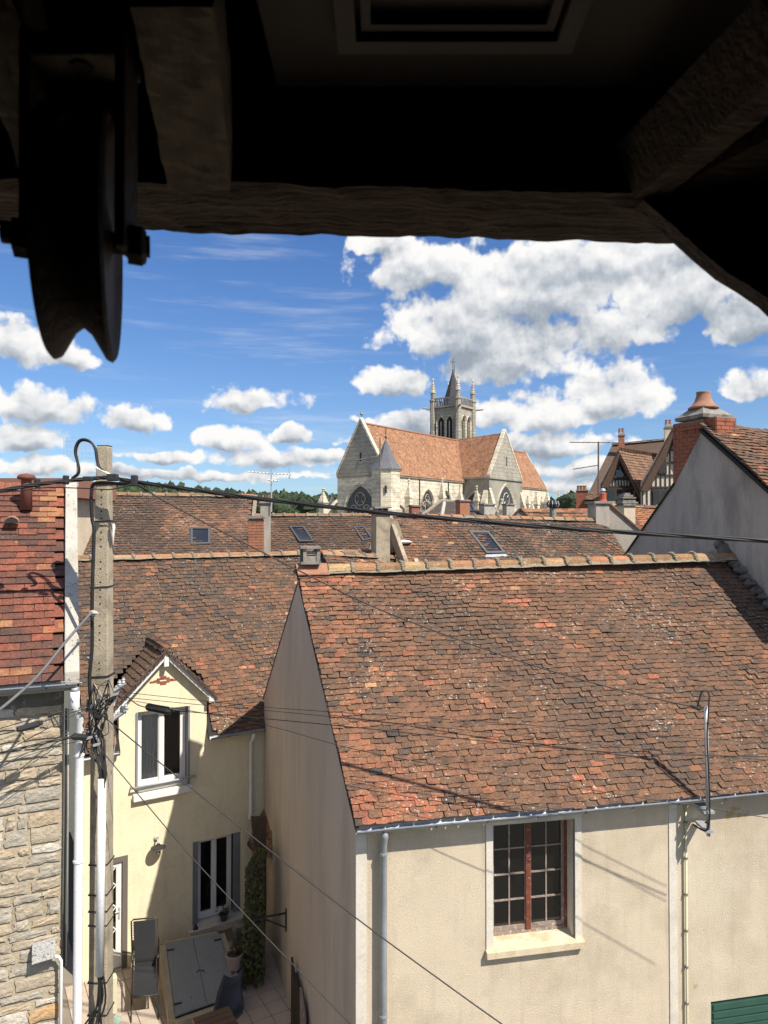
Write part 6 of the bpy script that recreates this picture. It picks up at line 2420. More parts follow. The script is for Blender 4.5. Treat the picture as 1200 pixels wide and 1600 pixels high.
for (a0, p0, a1_, p1_) in ((-1, -1, -1, 1), (-1, 1, 1, 1), (1, 1, 1, -1), (1, -1, -1, -1)):
    A_, B_ = tq(a0 * (th_ + .25), p0 * (th_ + .25), 25.1), tq(a1_ * (th_ + .25), p1_ * (th_ + .25), 25.1)
    dd = (B_ - A_)
    o_ = dd.cross(UP).normalized() * .12
    k.box(A_ - o_, dd, o_ * 2, UP * .4)
    k.box(A_ - o_ + UP * 1.9, dd, o_ * 2, UP * .25)
    for i in range(12):
        p = A_ + dd * ((i + .5) / 12)
        k.box(p - dd.normalized() * .08 - o_ * .7 + UP * .35, dd.normalized() * .16, o_ * 1.4, UP * 1.6)
k.build('balustrade', CHURCHG, tw_o)
k = MB()
k.lathe(Vector((TC.x, TC.y, zc + 25.2)), [(2.6, 0), (2.45, .8), (.22, 8.0), (.1, 8.4)], 8, rot=.3)
sp_o = k.build('spire', SLATE, tw_o)
k = MB()
zt = zc + 33.4
k.tube([Vector((TC.x, TC.y, zt)), Vector((TC.x, TC.y, zt + 3.0))], .07, 5)
k.tube([Vector((TC.x - .6, TC.y, zt + 2.1)), Vector((TC.x + .6, TC.y, zt + 2.1))], .06, 5)
k.tube([Vector((TC.x + .35, TC.y, zt - .3)), Vector((TC.x + .35, TC.y, zt + 1.6))], .06, 5)
k.lump(Vector((TC.x, TC.y, zt + .3)), .2, .2, .3, 6, 4, .1)
k.build('cross', IRON, sp_o)

# ================================================================== HILLS AND WOODS
rr = random.Random(3)
prof_ = [(-900, 770), (0, 772), (128, 765), (200, 766), (260, 769), (340, 775), (400, 778), (450, 779), (500, 782), (560, 782), (650, 790), (800, 792), (900, 789), (1000, 786), (1200, 782), (2400, 780)]


def hz_(px):
    for (x0, y0), (x1, y1) in zip(prof_[:-1], prof_[1:]):
        if x0 <= px <= x1:
            return y0 + (y1 - y0) * (px - x0) / (x1 - x0)
    return 780


q = MB()
xs = list(range(-900, 2401, 60))
D0, D1, D2 = 330, 620, 1000
for px in xs:
    for D, f in ((D0, 0), (D1, .8), (D2, 1), (1500, .3)):
        top = (819 - hz_(px) - 5) / F * D2
        z = -1.3 + (H + top + 1.3 - 9) * f
        q.v.append(((px - 600) / F * D, D, z))
for i in range(len(xs) - 1):
    for j in range(3):
        n = i * 4 + j
        q.face((n, n + 4, n + 5, n + 1))
q.build('hills', GROUND, kind='structure')
q = MB()
for i in range(8000):
    px = rr.uniform(-150, 1000)
    f = rr.random() ** .6
    D = D0 + (D2 + 20 - D0) * f
    fz = (D - D0) / (D1 - D0) * .8 if D < D1 else .8 + .2 * (D - D1) / (D2 - D1)
    top = (819 - hz_(px) - 5) / F * D2
    z = -1.3 + (H + top + 1.3 - 9) * min(1, fz)
    r_ = rr.uniform(1.8, 4.6)
    q.lump(((px - 600) / F * D, D, z + r_ * 1.0 + rr.uniform(0, 4.5)), r_, r_, r_ * rr.uniform(.9, 1.4), 6, 4, .35)
q.build('woodland', LEAF2, kind='stuff')
# nearer trees seen between the roofs
q = MB()
for i in range(420):
    px = rr.uniform(415, 532)
    D = rr.uniform(150, 240)
    r_ = rr.uniform(.9, 2.4)
    q.lump(((px - 600) / F * D, D, rr.uniform(H - 3, H + 1.2 + (819 - 797) / F * D)), r_, r_, r_, 7, 5, .3)
for i in range(160):
    px = rr.uniform(880, 935)
    D = rr.uniform(90, 120)
    r_ = rr.uniform(.6, 1.4)
    q.lump(((px - 600) / F * D, D, rr.uniform(H - 2, H + (819 - 782) / F * D)), r_, r_, r_, 7, 5, .3)
q.build('treetops', LEAF2, kind='stuff')


# ================================================================== POLE, WIRES, AERIALS
def spline(pts, k=10):
    pts = [Vector(p) for p in pts]
    if len(pts) == 2:
        return [pts[0] + (pts[1] - pts[0]) * i / k for i in range(k + 1)]
    P = [pts[0] * 2 - pts[1]] + pts + [pts[-1] * 2 - pts[-2]]
    out = []
    for i in range(1, len(P) - 2):
        for j in range(k):
            t = j / k
            a, b, c, d = P[i - 1], P[i], P[i + 1], P[i + 2]
            out.append(.5 * ((2 * b) + (c - a) * t + (2 * a - 5 * b + 4 * c - d) * t * t + (3 * b - 3 * c + d - a) * t ** 3))
    out.append(pts[-1])
    return out


def wire(label, pts, r, mat=RUBBER, group=None, strands=1, sag=0.0, name='cable', tw=.012):
    P = [at(*p) for p in pts]
    c = spline(P, 12)
    if sag:
        n = len(c) - 1
        c = [p - UP * (sag * 4 * (i / n) * (1 - i / n)) for i, p in enumerate(c)]
    mb = MB()
    if strands == 1:
        mb.tube(c, r, 6)
    else:
        L = 0
        sub = []
        for a, b in zip(c[:-1], c[1:]):
            for t in range(5):
                sub.append(a + (b - a) * t / 5)
        sub.append(c[-1])
        for s in range(strands):
            off = []
            for i, p in enumerate(sub):
                d = (sub[min(i + 1, len(sub) - 1)] - sub[max(0, i - 1)]).normalized()
                e1 = d.orthogonal().normalized() if i == 0 else (e1 - d * e1.dot(d)).normalized()
                e2 = d.cross(e1)
                an = 2 * math.pi * s / strands + i * .05
                off.append(p + (e1 * math.cos(an) + e2 * math.sin(an)) * tw)
            mb.tube(off, r, 5)
    o = mb.build(name, mat, smooth=True)
    o['label'] = label
    o['category'] = 'cable'
    if group:
        o['group'] = group
    return o


PY = 8.0
pole = empty('utility_pole', 'tall square concrete utility pole with a column of holes and steel cross-arms', 'pole', tuple(at(153, 1600, PY)[:2]) + (0,))
pt_, pm_, pb_ = at(158, 695, PY), at(154.5, 1050, PY), at(152, 1600, PY)
q = MB()
prof = [(pt_.z, pt_.x, .115), (pt_.z - .025, pt_.x, .135), (pm_.z, pm_.x, .190), (pb_.z, pb_.x, .205), (-1.2, pb_.x, .22)]
n0 = 0
for i, (z, x, wdt) in enumerate(prof):
    hw = wdt / 2
    for (a, b) in ((-hw, -hw), (hw, -hw), (hw, hw), (-hw, hw)):
        q.v.append((x + a, PY + .1 + b, z))
for i in range(len(prof) - 1):
    for j in range(4):
        j2 = (j + 1) % 4
        q.face((i * 4 + j, i * 4 + j2, (i + 1) * 4 + j2, (i + 1) * 4 + j))
q.face((0, 1, 2, 3))
q.build('shaft', CONC, pole, bevel=.012)
xw = lambda z: (pt_.x + (pm_.x - pt_.x) * (pt_.z - z) / (pt_.z - pm_.z) if z > pm_.z else pm_.x + (pb_.x - pm_.x) * (pm_.z - z) / (pm_.z - pb_.z))
ww_ = lambda z: (.135 + .055 * (pt_.z - z) / (pt_.z - pm_.z) if z > pm_.z else .190 + .015 * (pm_.z - z) / (pm_.z - pb_.z))
frontY = lambda z: PY + .1 - ww_(z) / 2
for py in list(range(766, 860, 11)) + [878, 889, 910, 922, 933, 944, 978, 989, 1000, 1036, 1046, 1180, 1192, 1204, 1216]:
    z = at(155, py, PY).z
    k = MB()
    k.lathe(Vector((xw(z) + .0, frontY(z) + .004, z)), [(.0105, 0), (.0105, .0055)], 8, axis=(0, -1, 0))
    k.build('hole', ROOM, pole)
for py, th_k in ((815, .012), (918, .012), (757, .016), (1058, .016), (1352, .012), (1425, .012), (1399, .012), (1447, .010), (1536, .012), (1587, .012)):
    z = at(155, py, PY).z
    hw = ww_(z) / 2 + .005
    k = MB()
    c = [Vector((xw(z) - hw, frontY(z) - .005, z)), Vector((xw(z) + hw, frontY(z) - .005, z + .01)), Vector((xw(z) + hw, PY + .1 + hw, z + .01)), Vector((xw(z) - hw, PY + .1 + hw, z))]
    for i in range(4):
        k.tube([c[i], c[(i + 1) % 4]], th_k * .6, 5)
    k.build('strap', RUBBER, pole)
# conduit
zc0, zc1 = at(159, 1215, 7.84).z, at(157, 1522, 7.84).z
cx0 = at(159.5, 1215, 7.82).x
cyl_pipe(pole, [Vector((cx0, 7.82, zc0)), Vector((cx0 - .012, 7.82, zc1))], .044, PVC, 'conduit', seg=12)
q = MB()
for i in range(7):
    a = Vector((cx0 + rng.uniform(-.03, .03), 7.82 + rng.uniform(-.02, .02), zc1 + .05))
    q.tube(spline([a, a + Vector((rng.uniform(-.03, .03), 0, -.35)), a + Vector((rng.uniform(-.25, .12), rng.uniform(-.05, .1), -.8)), a + Vector((rng.uniform(-.3, .2), 0, -1.5))], 5), .011, 5)
q.build('cable_tail', RUBBER, pole)
q = MB()
for i in range(8):
    a = Vector((cx0 + rng.uniform(-.035, .035), 7.82 + rng.uniform(-.02, .02), zc0 - .1))
    b = at(150 + rng.uniform(-14, 20), 1150 + rng.uniform(-30, 20), 7.85)
    q.tube(spline([a, a + UP * .2 + V(rng.uniform(-.03, .03), 0), b - UP * .1, b + Vector((rng.uniform(-.1, .1), 0, .05))], 5), rng.choice((.008, .012, .010)), 5)
q.build('cable_riser', RUBBER, pole)
# long black service cable down the left side of the pole
q = MB()
q.tube(spline([at(207, 752, 7.85), at(190, 756, 7.85), at(150, 755, 7.86), at(143, 772, 7.86), at(144, 810, 7.88), at(147, 830, 7.88), at(145, 900, 7.88), at(144, 950, 7.88), at(144, 1010, 7.88), at(140, 1060, 7.88), at(142, 1100, 7.9)], 6), .020, 7)
q.build('service_cable', RUBBER, pole, smooth=True)
q = MB()
q.tube(spline([at(112, 748, 7.8), at(123, 735, 7.8), at(117, 705, 7.8), at(124, 688, 7.8), at(138, 688, 7.8), at(148, 700, 7.8), at(154, 728, 7.8), at(175, 745, 7.8)], 8), .0125, 6)
q.tube(spline([at(112, 749, 7.83), at(124, 737, 7.83), at(119, 707, 7.83), at(125, 690, 7.83), at(139, 690, 7.83), at(150, 702, 7.83), at(156, 730, 7.83), at(177, 747, 7.83)], 8), .0115, 6)
q.build('cable_loop', RUBBER, pole, smooth=True)
# steel cross-arms reaching over the courtyard
for (p, e_, nm) in ((at(137, 1106, 7.75), at(194, 1068, 9.2), 1), (at(136, 1153, 7.75), at(198, 1108, 9.3), 2)):
    k = MB()
    d = (e_ - p)
    sdv = d.cross(UP).normalized()
    k.box(p - sdv * .03, d, sdv * .06, UP * .008)
    k.box(p - sdv * .03, d, sdv * .008, UP * -.055)
    arm = k.build('cross_arm', STEEL, pole)
    for t in (.03, .25, .75, .97):
        k = MB()
        c = p + d * t
        k.tube([c - UP * .05, c + UP * .045], .008, 6)
        k.lathe(c + UP * .02, [(.018, 0), (.018, .015)], 6)
        k.build('bolt', STEEL, arm)
    for t in (.02, .85, .97):
        k = MB()
        c = p + d * t + UP * .01
        k.lathe(c, [(.015, 0), (.028, .015), (.018, .03), (.028, .045), (.015, .06), (.015, .075)], 10)
        k.build('insulator', IRON if t < .5 else STEEL, arm)
for (a, b) in (((146, 1108, 7.85), (160, 1120, 8.1)), ((150, 1130, 7.82), (138, 1100, 7.8)), ((160, 1170, 7.85), (147, 1145, 7.8))):
    k = MB()
    k.tube([at(*a), at(*b)], .014, 5)
    k.build('stay', STEEL, pole)
rr = random.Random(44)
q = MB()
anchor = [(138, 1108), (141, 1150), (150, 1090), (165, 1095), (150, 1130), (172, 1085), (160, 1150), (143, 1120), (132, 1155), (168, 1120), (147, 1068), (170, 1062), (180, 1090), (186, 1080)]
for i in range(26):
    a, b = rr.sample(anchor, 2)
    Ya, Yb = 7.75 + rr.uniform(-.05, .1), 7.75 + rr.uniform(-.05, .15)
    m = ((a[0] + b[0]) / 2 + rr.uniform(-14, 14), (a[1] + b[1]) / 2 + rr.uniform(-4, 26))
    q.tube(spline([at(*a, Ya), at(*m, 7.72), at(*b, Yb)], 6), rr.choice((.004, .005, .007, .009)), 5)
q.build('wiring', RUBBER, pole, smooth=True, kind='stuff')
q = MB()
for i in range(9):
    a, b = rr.sample(anchor, 2)
    q.tube(spline([at(*a, 7.74), at((a[0] + b[0]) / 2 + rr.uniform(-8, 8), (a[1] + b[1]) / 2 + rr.uniform(0, 20), 7.72), at(*b, 7.78)], 6), .005, 4)
q.tube(spline([at(168, 1125, 7.8), at(180, 1150, 7.8), at(176, 1190, 7.8), at(172, 1230, 7.8), at(166, 1270, 7.84)], 6), .005, 4)
q.build('pale_wiring', PALECABLE, pole, smooth=True, kind='stuff')
for i, (x, y) in enumerate(((143, 1113), (139, 1154), (176, 1092), (180, 1086), (155, 1120), (150, 1165), (165, 1088))):
    k = MB()
    c = at(x, y, 7.7)
    k.box(c - Vector((.03, .01, .012)), (.06, .0, .015), (0, .03, 0), (0, 0, .025))
    k.build('clamp', STEEL if i % 2 else IRON, pole)
# clamps on the bundle at the pole head
q = MB()
cw0 = at(147, 958, 7.78)
q.lump(cw0, .05, .03, .035, 7, 4, .3)
q.build('wrapped_joint', CONCW, pole)
k = MB()
k.tube([at(150, 731, 7.8), at(176, 744, 7.8)], .016, 6)
k.build('tension_clamp', PVC, pole)
for (x, y, ww, hh) in ((103, 750, .055, .10), (58, 755, .055, .10), (138, 748, .11, .05), (176, 746, .12, .08), (210, 751, .07, .12)):
    c = at(x, y, 7.72)
    k = MB()
    k.cbox(c - UP * hh / 2, ww, .06, hh, V(1, .0))
    k.build('cable_clamp', IRON, pole, bevel=.012)
# bundle: comes in from the left, leaves to the right above the roofs
wire('thick black twisted cable bundle coming in from the left edge to the pole head', [(-60, 778, 7.4), (0, 767, 7.5), (50, 758, 7.6), (100, 752, 7.7), (150, 747, 7.8), (176, 746, 7.8)], .011, strands=4, tw=.0125)
wire('thick black twisted cable bundle crossing the whole view from pole head to right edge', [(176, 746, 7.8), (207, 752, 7.78), (300, 765, 7.65), (420, 781, 7.5), (600, 801, 7.25), (800, 819, 7.0), (1000, 833, 6.8), (1200, 845, 6.6), (1320, 851, 6.5)], .0115, strands=4, tw=.0125)
wire('thin black wire under the twisted bundle left of the pole', [(-60, 772, 7.5), (20, 768, 7.6), (70, 762, 7.7), (130, 763, 7.78), (170, 765, 7.8), (204, 758, 7.78)], .006)
wire('single black cable slanting down across the big roof to the steel post', [(207, 754, 7.78), (300, 806, 7.9), (470, 893, 8.1), (600, 955, 8.3), (800, 1029, 8.5), (960, 1076, 8.65), (1084, 1105, 8.75)], .0085)
wire('thick grey cable slanting from the pole down to the left edge', [(143, 957, 7.75), (105, 1000, 7.4), (60, 1055, 7.0), (20, 1092, 6.7), (-40, 1140, 6.3)], .0155, GREYCABLE)
G_ = 'thin service wires over the courtyard'
wire('uppermost thin wire running from the cross-arm right across the beige gable', [(186, 1081, 9.0), (300, 1093, 8.7), (415, 1105, 8.4), (560, 1115, 8.0), (800, 1131, 7.9), (1000, 1147, 7.9), (1290, 1168, 7.8)], .004)
wire('second thin wire from the cross-arm, just under the uppermost one', [(190, 1089, 9.0), (300, 1100, 8.7), (415, 1110, 8.4), (560, 1124, 8.0), (800, 1148, 7.9), (1018, 1172, 7.9), (1290, 1195, 7.8)], .004)
wire('heavier wire leaving the black splice box toward the big roof', [(268, 1110, 8.9), (340, 1116, 8.6), (415, 1123, 8.4), (560, 1137, 8.0), (700, 1152, 7.9), (860, 1168, 7.9), (1018, 1178, 7.9), (1290, 1184, 7.8)], .006)
wire('short cable sagging from the cross-arm to the black splice box', [(192, 1082, 9.1), (200, 1090, 9.05), (215, 1101, 9.0), (230, 1106, 8.95)], .006)
wire('thin wire angling down across the beige gable to the roof eaves', [(190, 1092, 9.2), (300, 1111, 8.8), (415, 1133, 8.4), (560, 1172, 8.0), (740, 1205, 7.8), (960, 1240, 7.8), (1290, 1292, 7.7)], .004)
wire('long black wire falling steeply from the pole to the bottom right of the cream wall', [(160, 1118, 7.8), (270, 1208, 7.6), (385, 1300, 7.4), (560, 1437, 7.0), (700, 1540, 6.7), (810, 1618, 6.5), (960, 1720, 6.2)], .0065)
wire('lower black wire falling steeply from the pole across the beige gable foot', [(163, 1178, 7.8), (230, 1258, 7.6), (300, 1340, 7.4), (415, 1463, 7.1), (480, 1530, 6.9), (550, 1602, 6.7), (650, 1700, 6.4)], .0055)
wire('pair of dark wires joining at the pole arm from the left edge, upper', [(-60, 1152, 7.0), (0, 1138, 7.15), (60, 1121, 7.4), (137, 1103, 7.74)], .0055)
wire('wire with a black splice box in front of the stone wall', [(-60, 1162, 7.0), (0, 1148, 7.1), (28, 1141, 7.2), (66, 1128, 7.35), (90, 1120, 7.5), (137, 1106, 7.74)], .006)
wire('wire crossing low behind the splice box up to the pole', [(-60, 1200, 7.0), (0, 1178, 7.1), (60, 1146, 7.4), (110, 1120, 7.6), (136, 1108, 7.74)], .0045)
wire('tight bundle of dark wires ending in a black clamp at the lower cross-arm', [(-60, 1190, 7.0), (0, 1177, 7.1), (50, 1165, 7.3), (112, 1152, 7.6), (138, 1152, 7.74)], .0055, strands=3, tw=.010)
wire('lowest thin wire in front of the stone wall left of the pole', [(-60, 1212, 7.0), (0, 1196, 7.1), (60, 1175, 7.4), (110, 1161, 7.6), (140, 1156, 7.74)], .0035)
k = MB()
p, e_ = at(27, 1140, 7.12), at(66, 1129, 7.30)
d = (e_ - p)
k.tube([p, p + d * .04, p + d * .8, p + d * .86, e_], [.028, .030, .036, .026, .022], 8)
k = k.build('splice_box', RUBBER)
k['label'] = 'ribbed black splice box on a wire in front of the stone wall'
k['category'] = 'splice box'
k = MB()
p, e_ = at(229, 1104, 8.95), at(268, 1112, 8.85)
d = (e_ - p)
k.tube([p, p + d * .08, p + d * .85, e_], [.03, .05, .048, .03], 8)
k = k.build('splice_box', RUBBER)
k['label'] = 'fat black splice box hanging at the top of the dormer window'
k['category'] = 'splice box'
k = MB()
k.tube([at(111, 1152, 7.58), at(116, 1151, 7.6), at(130, 1152, 7.68), at(138, 1152, 7.72)], [.015, .038, .034, .015], 8)
k = k.build('cable_clamp', RUBBER)
k['label'] = 'black dead-end clamp between the white pipe and the pole'
k['category'] = 'clamp'
# loose pale cables on the red roof edge
for i, pts in enumerate(([(13, 1017, 8.1), (22, 1028, 8.05), (34, 1041, 8.0), (55, 1043, 7.95), (64, 1053, 7.85), (75, 1064, 7.75), (98, 1066, 7.6)], [(48, 1025, 8.1), (62, 1028, 8.05), (70, 1042, 8.0), (84, 1058, 7.85), (98, 1065, 7.6), (128, 1067, 7.5)])):
    o = wire(('longer' if i == 0 else 'shorter') + ' loose pale cable lying on the red roof above the gutter', pts, .0055, PALECABLE)

# steel post on the front eaves
SPX = 8.75
sp = empty('service_post', 'galvanised steel post clamped to the eaves with a looped black cable', 'post', tuple(at(1105, 1300, SPX)))
t0, t1 = at(1103, 1104, SPX), at(1107, 1306, SPX)
k = MB()
k.tube([t0, t1], .024, 8)
k.build('post', STEEL, sp).data.shade_smooth()
k = MB()
k.tube(spline([at(1090, 1104, SPX), at(1095, 1085, SPX), at(1101, 1079, SPX), at(1108, 1085, SPX), at(1107, 1110, SPX - .05), at(1105, 1150, SPX - .05), at(1107, 1200, SPX - .05), at(1109, 1260, SPX - .05), at(1108, 1285, SPX - .05), at(1103, 1298, SPX - .02), at(1090, 1293, SPX + .05), at(1083, 1288, SPX + .2)], 6), .010, 6)
k.build('cable_loop', RUBBER, sp, smooth=True)
k = MB()
k.tube([at(1079, 1103, SPX), at(1083, 1104, SPX), at(1093, 1108, SPX), at(1098, 1106, SPX)], [.014, .024, .020, .012], 7)
k.build('insulator', RUBBER, sp)
wallp = lambda px, py: (lambda s_z: P0.to_3d() + u.to_3d() * s_z[0] + UP * s_z[1])(fac(px, py))
for (a, b, c_) in ((1100, 1272, 1117), (1103, 1302, 1115)):
    k = MB()
    p = at(a, b, SPX - .03)
    e_ = at(c_, b, SPX - .03)
    k.box(p, (e_ - p), (0, .30, 0), (0, 0, .03))
    k.build('wall_bracket', STEEL, sp)
for (x0, y0, x1, y1) in ((1105, 1270, 1083, 1255), (1106, 1278, 1086, 1262)):
    k = MB()
    k.tube([at(x0, y0, SPX), at(x1, y1, SPX + .1)], .008, 5)
    k.build('stay', STEEL, sp)
for py in (1130, 1180, 1286):
    k = MB()
    c = at(1105, py, SPX)
    k.lathe(c, [(.027, 0), (.030, .002), (.030, .010), (.027, .012)], 8)
    k.build('strap', RUBBER, sp)


# aerials
def aerial(label, px, pb, pt, Y, boom, elems, r=.012, mat=STEEL, extra=()):
    o = empty('television_aerial', label, 'aerial', tuple(at(px, pb, Y)))
    k = MB()
    k.tube([at(px, pb, Y), at(px, pt, Y)], r * 1.5, 6)
    k.build('mast', mat, o)
    for b in [boom] + list(extra):
        k = MB()
        a, c = at(b[0], b[1], Y - .05), at(b[2], b[3], Y + b[4] - .05)
        k.tube([a, c], r * .9, 5)
        bo = k.build('boom', mat, o)
        n = b[5]
        for i in range(n):
            k = MB()
            p = a + (c - a) * ((i + .5) / n)
            ln = b[6]
            dv = (c - a).cross(UP).normalized() if not b[7] else UP
            k.tube([p - dv * ln / 2, p + dv * ln / 2], r * .55, 4)
            k.build('element', mat, bo)
    return o


aerial('grey television aerial with two booms above the slim cement chimney', 424, 800, 733, 21.2, (388, 737, 456, 742, .6, 12, .22, False), 0, .016, extra=((418, 750, 436, 752, .1, 3, .35, False),))
aerial('rust brown aerial mast with a long boom left of the timbered house', 935, 775, 690, 22.5, (896, 733, 934, 727, .2, 7, .30, False), 0, .017, pmat('rusty_steel', (.17, .11, .08), (.12, .08, .06), 8, .7), extra=((890, 691, 985, 692, .5, 12, .16, False),))
aerial('tall thin mast with a slanting boom standing on the square cement chimney', 594, 802, 684, 17.2, (556, 719, 592, 713, .5, 6, .25, False), 0, .011, pmat('brown_mast', (.20, .16, .13), (.14, .11, .09), 8, .7))
aerial('black side aerial rod beside the first television aerial', 452, 748, 722, 21.8, (449, 741, 455, 742, .1, 2, .2, False), 0, .010)
# grid aerial behind the pole head
ga = empty('grid_aerial', 'faint wire grid aerial on a thin mast behind the pole head', 'aerial', tuple(at(121, 755, 14)))
k = MB()
k.tube([at(121, 760, 14), at(121, 694, 14)], .02, 6)
k.build('mast', STEEL, ga)
for (x0, x1, y0, y1) in ((99, 120, 683, 697), (99, 120, 699, 713), (122, 146, 684, 698), (122, 146, 701, 716)):
    k = MB()
    for i in range(5):
        x = x0 + (x1 - x0) * i / 4
        k.tube([at(x, y0, 14), at(x + 1, y1, 14)], .0028, 4)
    for i in range(3):
        y = y0 + (y1 - y0) * i / 2
        k.tube([at(x0, y, 14), at(x1, y, 14)], .0028, 4)
    k.build('wire_grid', STEEL, ga)

# ================================================================== HOIST DORMER AROUND THE VIEWPOINT
dm = empty('hoist_dormer', 'dark old timber dormer with lintel, braces and boarded ceiling framing the view', 'dormer', (0, .5, H - 1.6))
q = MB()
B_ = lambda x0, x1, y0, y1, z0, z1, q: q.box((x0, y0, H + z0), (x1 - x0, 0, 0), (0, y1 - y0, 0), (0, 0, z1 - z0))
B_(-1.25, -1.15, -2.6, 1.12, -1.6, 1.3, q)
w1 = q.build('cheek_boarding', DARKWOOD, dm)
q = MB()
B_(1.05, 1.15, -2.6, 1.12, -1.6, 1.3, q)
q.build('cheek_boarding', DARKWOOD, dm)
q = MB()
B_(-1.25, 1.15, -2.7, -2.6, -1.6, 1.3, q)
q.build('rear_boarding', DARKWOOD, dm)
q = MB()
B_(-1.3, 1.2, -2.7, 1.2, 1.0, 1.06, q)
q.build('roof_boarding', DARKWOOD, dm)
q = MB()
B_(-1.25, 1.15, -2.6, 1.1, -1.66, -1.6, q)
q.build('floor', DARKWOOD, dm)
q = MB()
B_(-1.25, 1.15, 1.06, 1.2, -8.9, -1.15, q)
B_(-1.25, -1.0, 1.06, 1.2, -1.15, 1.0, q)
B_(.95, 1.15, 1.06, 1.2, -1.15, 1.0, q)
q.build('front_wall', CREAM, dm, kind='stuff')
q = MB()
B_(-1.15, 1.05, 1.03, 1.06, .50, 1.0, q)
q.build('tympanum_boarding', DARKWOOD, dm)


def rough_beam(name, A, B, wv, hv, mat, nseg=60, amp=.006, seed=1, parent=dm, wear=None):
    """hewn timber: a box between A and B (centres of its lower inner edge) with uneven faces"""
    r = random.Random(seed)
    A, B, wv, hv = Vector(A), Vector(B), Vector(wv), Vector(hv)
    q = MB()
    ring = [(0, 0), (.2, 0), (.4, 0), (.6, 0), (.8, 0), (1, 0), (1, .5), (1, 1), (.5, 1), (0, 1), (0, .5)]
    k = len(ring)
    ph = [r.uniform(0, 6) for _ in ring]
    drift = [0.0] * k
    for i in range(nseg + 1):
        t = i / nseg
        for j, (a, b) in enumerate(ring):
            drift[j] = drift[j] * .8 + r.uniform(-1, 1) * amp
            n = amp * .5 * math.sin(t * 11 + ph[j]) + drift[j] * .6
            p = A + (B - A) * t + wv * a + hv * b
            p += hv.normalized() * (n * (1 if b == 0 else .4)) + wv.normalized() * (n * .7)
            q.v.append(tuple(p))
    for i in range(nseg):
        for j in range(k):
            j2 = (j + 1) % k
            q.face((i * k + j, i * k + j2, (i + 1) * k + j2, (i + 1) * k + j))
    q.face(tuple(range(k)))
    q.face(tuple(nseg * k + j for j in range(k)))
    return q.build(name, mat, parent)


lz0, lz1 = .437, .405
rough_beam('lintel_beam', (-1.15, .90, H + .462), (1.05, .90, H + .398), (0, .15, 0), (0, 0, .16), OAK, 150, .0050, 3)
# hewn struts
rough_beam('strut', at(205, 10, .66), at(262, 298, .89), (.078, 0, 0), (0, .04, .07), OAKL, 24, .002, 5)
rough_beam('strut', at(-85, -60, .70), at(30, 262, .885), (.055, 0, 0), (0, .04, .07), OAKL, 24, .002, 6)
# the panelled hatch overhead
q = MB()
hz_0 = H + .635
B_(-.13, .50, .08, .86, .535, .56, q)
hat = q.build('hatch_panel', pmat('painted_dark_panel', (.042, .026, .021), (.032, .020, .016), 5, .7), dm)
q = MB()


def mould(x0, x1, y0, y1, w_, z, t):
    for (a, b, c, d) in ((x0, x1, y1 - w_, y1), (x0, x1, y0, y0 + w_), (x0, x0 + w_, y0 + w_, y1 - w_), (x1 - w_, x1, y0 + w_, y1 - w_)):
        B_(a, b, c, d, z, z + t, q)


mould(-.050, .205, .30, .770, .020, .515, .020)
mould(-.024, .180, .33, .744, .010, .522, .013)
q.build('moulding', pmat('worn_moulding', (.065, .046, .037), (.040, .029, .023), 8, .7), hat)
# right: rail and curved knee brace
rough_beam('brace_rail', at(992, 308, .90), at(1240, 96, .62), (.035, .02, 0), (-.03, 0, .06), OAK, 24, .002, 7)
rough_beam('brace_cheek', at(1010, 318, .93), at(1330, 150, .70), (.16, .02, 0), (0, 0, .16), OAK, 24, .002, 9)
q = MB()
inner = [(1004, 312), (1050, 350), (1096, 392), (1135, 425), (1170, 446), (1205, 470), (1240, 505), (1275, 560), (1300, 640)]
n = len(inner)
for k_ in (0, 1):
    for (x, y) in inner:
        q.v.append(tuple(at(x, y, .895) + Vector((0, .03 * k_, 0))))
    for (x, y) in inner:
        q.v.append(tuple(at(x, y, .895) + Vector((.02 + .42, .03 * k_, .22))))
for i in range(n - 1):
    q.face((i, i + 1, n + i + 1, n + i))
    q.face((2 * n + i, 3 * n + i, 3 * n + i + 1, 2 * n + i + 1))
    q.face((i, 2 * n + i, 2 * n + i + 1, i + 1))
    q.face((n + i, n + i + 1, 3 * n + i + 1, 3 * n + i))
q.face((0, n, 3 * n, 2 * n))
q.face((n - 1, 3 * n - 1, 4 * n - 1, 2 * n - 1))
q.build('knee_brace', OAK, dm)
k = MB()
pg0 = at(1040, 206, .86)
k.lathe(pg0, [(.008, 0), (.008, .02)], 8, axis=(0, -1, 0))
k.build('peg_hole', ROOM, dm)

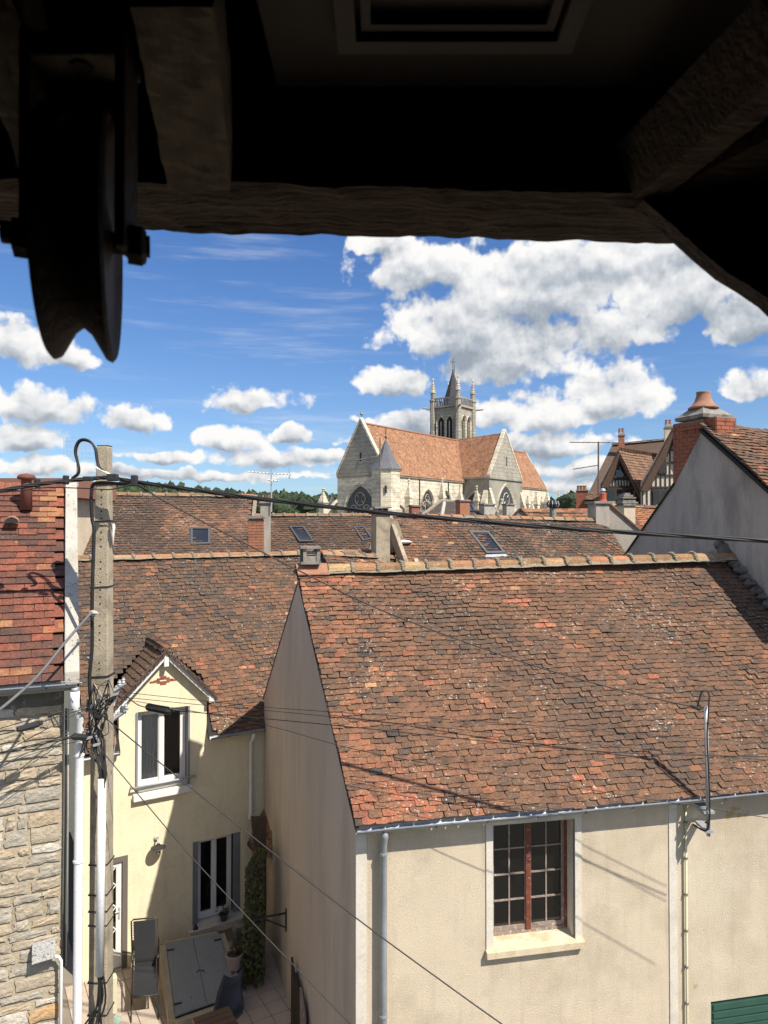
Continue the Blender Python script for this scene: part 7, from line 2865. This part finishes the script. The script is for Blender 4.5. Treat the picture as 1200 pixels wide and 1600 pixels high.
# pulley
pu = empty('hoist_pulley', 'rusty black iron hoist pulley with grooved wheel hanging from the dormer timber', 'pulley', tuple(at(120, 380, .72)))
PYc = .72
ax = Vector((.960, .278, 0)).normalized()            # axle direction, wheel seen almost edge on
cen_ = at(128, 375, PYc)
R1 = (562 - 375) / F * PYc
q = MB()
q.lathe(cen_, [(.014, -.030), (R1 * .97, -.031), (R1, -.028), (R1 * .98, -.023), (R1 * .78, -.009), (R1 * .72, 0), (R1 * .78, .009), (R1 * .98, .023), (R1, .028), (R1 * .97, .031), (R1 * .82, .024), (R1 * .3, .024), (.014, .030)], 64, axis=ax)
whl = q.build('grooved_wheel', RUSTIRON, pu)
whl.data.shade_smooth()
md = whl.modifiers.new('edges', 'EDGE_SPLIT')
md.split_angle = RAD(35)
k = MB()
k.tube([cen_ - ax * .074, cen_ + ax * .066], .011, 10)
k.build('axle', RUSTIRON, pu)
for s, px, py in ((-1, 36, 372), (1, 213, 384)):
    k = MB()
    c = at(px, py, PYc + s * .012)
    k.lathe(c - ax * .008, [(.020, 0), (.021, .014), (.016, .018)], 8, axis=ax)
    k.build('axle_nut', RUSTIRON, pu)
k = MB()
cq_ = at(216, 384, PYc + .012)
k.prism([cq_ + Vector((0, 0, .015)), cq_ + Vector((.006, 0, .012)), cq_ + Vector((.006, 0, -.018)), cq_ + Vector((-.004, 0, -.006))], Vector((0, .006, 0)))
k.build('split_pin', RUSTIRON, pu)
fy = PYc
for (x0, x1) in ((44, 60), (190, 206)):
    k = MB()
    a0, a1_ = at(x0, 60, fy), at(x1, 60, fy)
    b0, b1_ = at(x0 - 1, 395, fy), at(x1 - 1, 395, fy)
    k.hexa([b0 - V(0, .02), b1_ - V(0, .02), b1_ + V(0, .02), b0 + V(0, .02)], [a0 - V(0, .02), a1_ - V(0, .02), a1_ + V(0, .02), a0 + V(0, .02)])
    k.build('fork_strap', RUSTIRON, pu, bevel=.002)
k = MB()
a, b = at(46, 104, fy), at(206, 66, fy)
k.box(Vector((a.x, fy - .02, a.z)), (b.x - a.x, 0, 0), (0, .05, 0), (0, 0, b.z - a.z))
k.build('fork_crosspiece', OAKL, pu, bevel=.003)
k = MB()
k.tube([at(128, 108, fy), at(128, 78, fy), at(128, 0, fy), at(128, -120, fy)], .012, 8)
k.lathe(at(128, 103, fy), [(.017, 0), (.019, .006), (.019, .016), (.014, .02)], 6)
k.build('swivel_bolt', RUSTIRON, pu)
k = MB()
k.hexa([at(64, 180, fy + .03), at(190, 180, fy + .03), at(190, 180, fy + .06), at(64, 180, fy + .06)], [at(56, 95, fy + .03), at(198, 95, fy + .03), at(198, 95, fy + .06), at(56, 95, fy + .06)])
k.build('fork_web', RUSTIRON, pu)
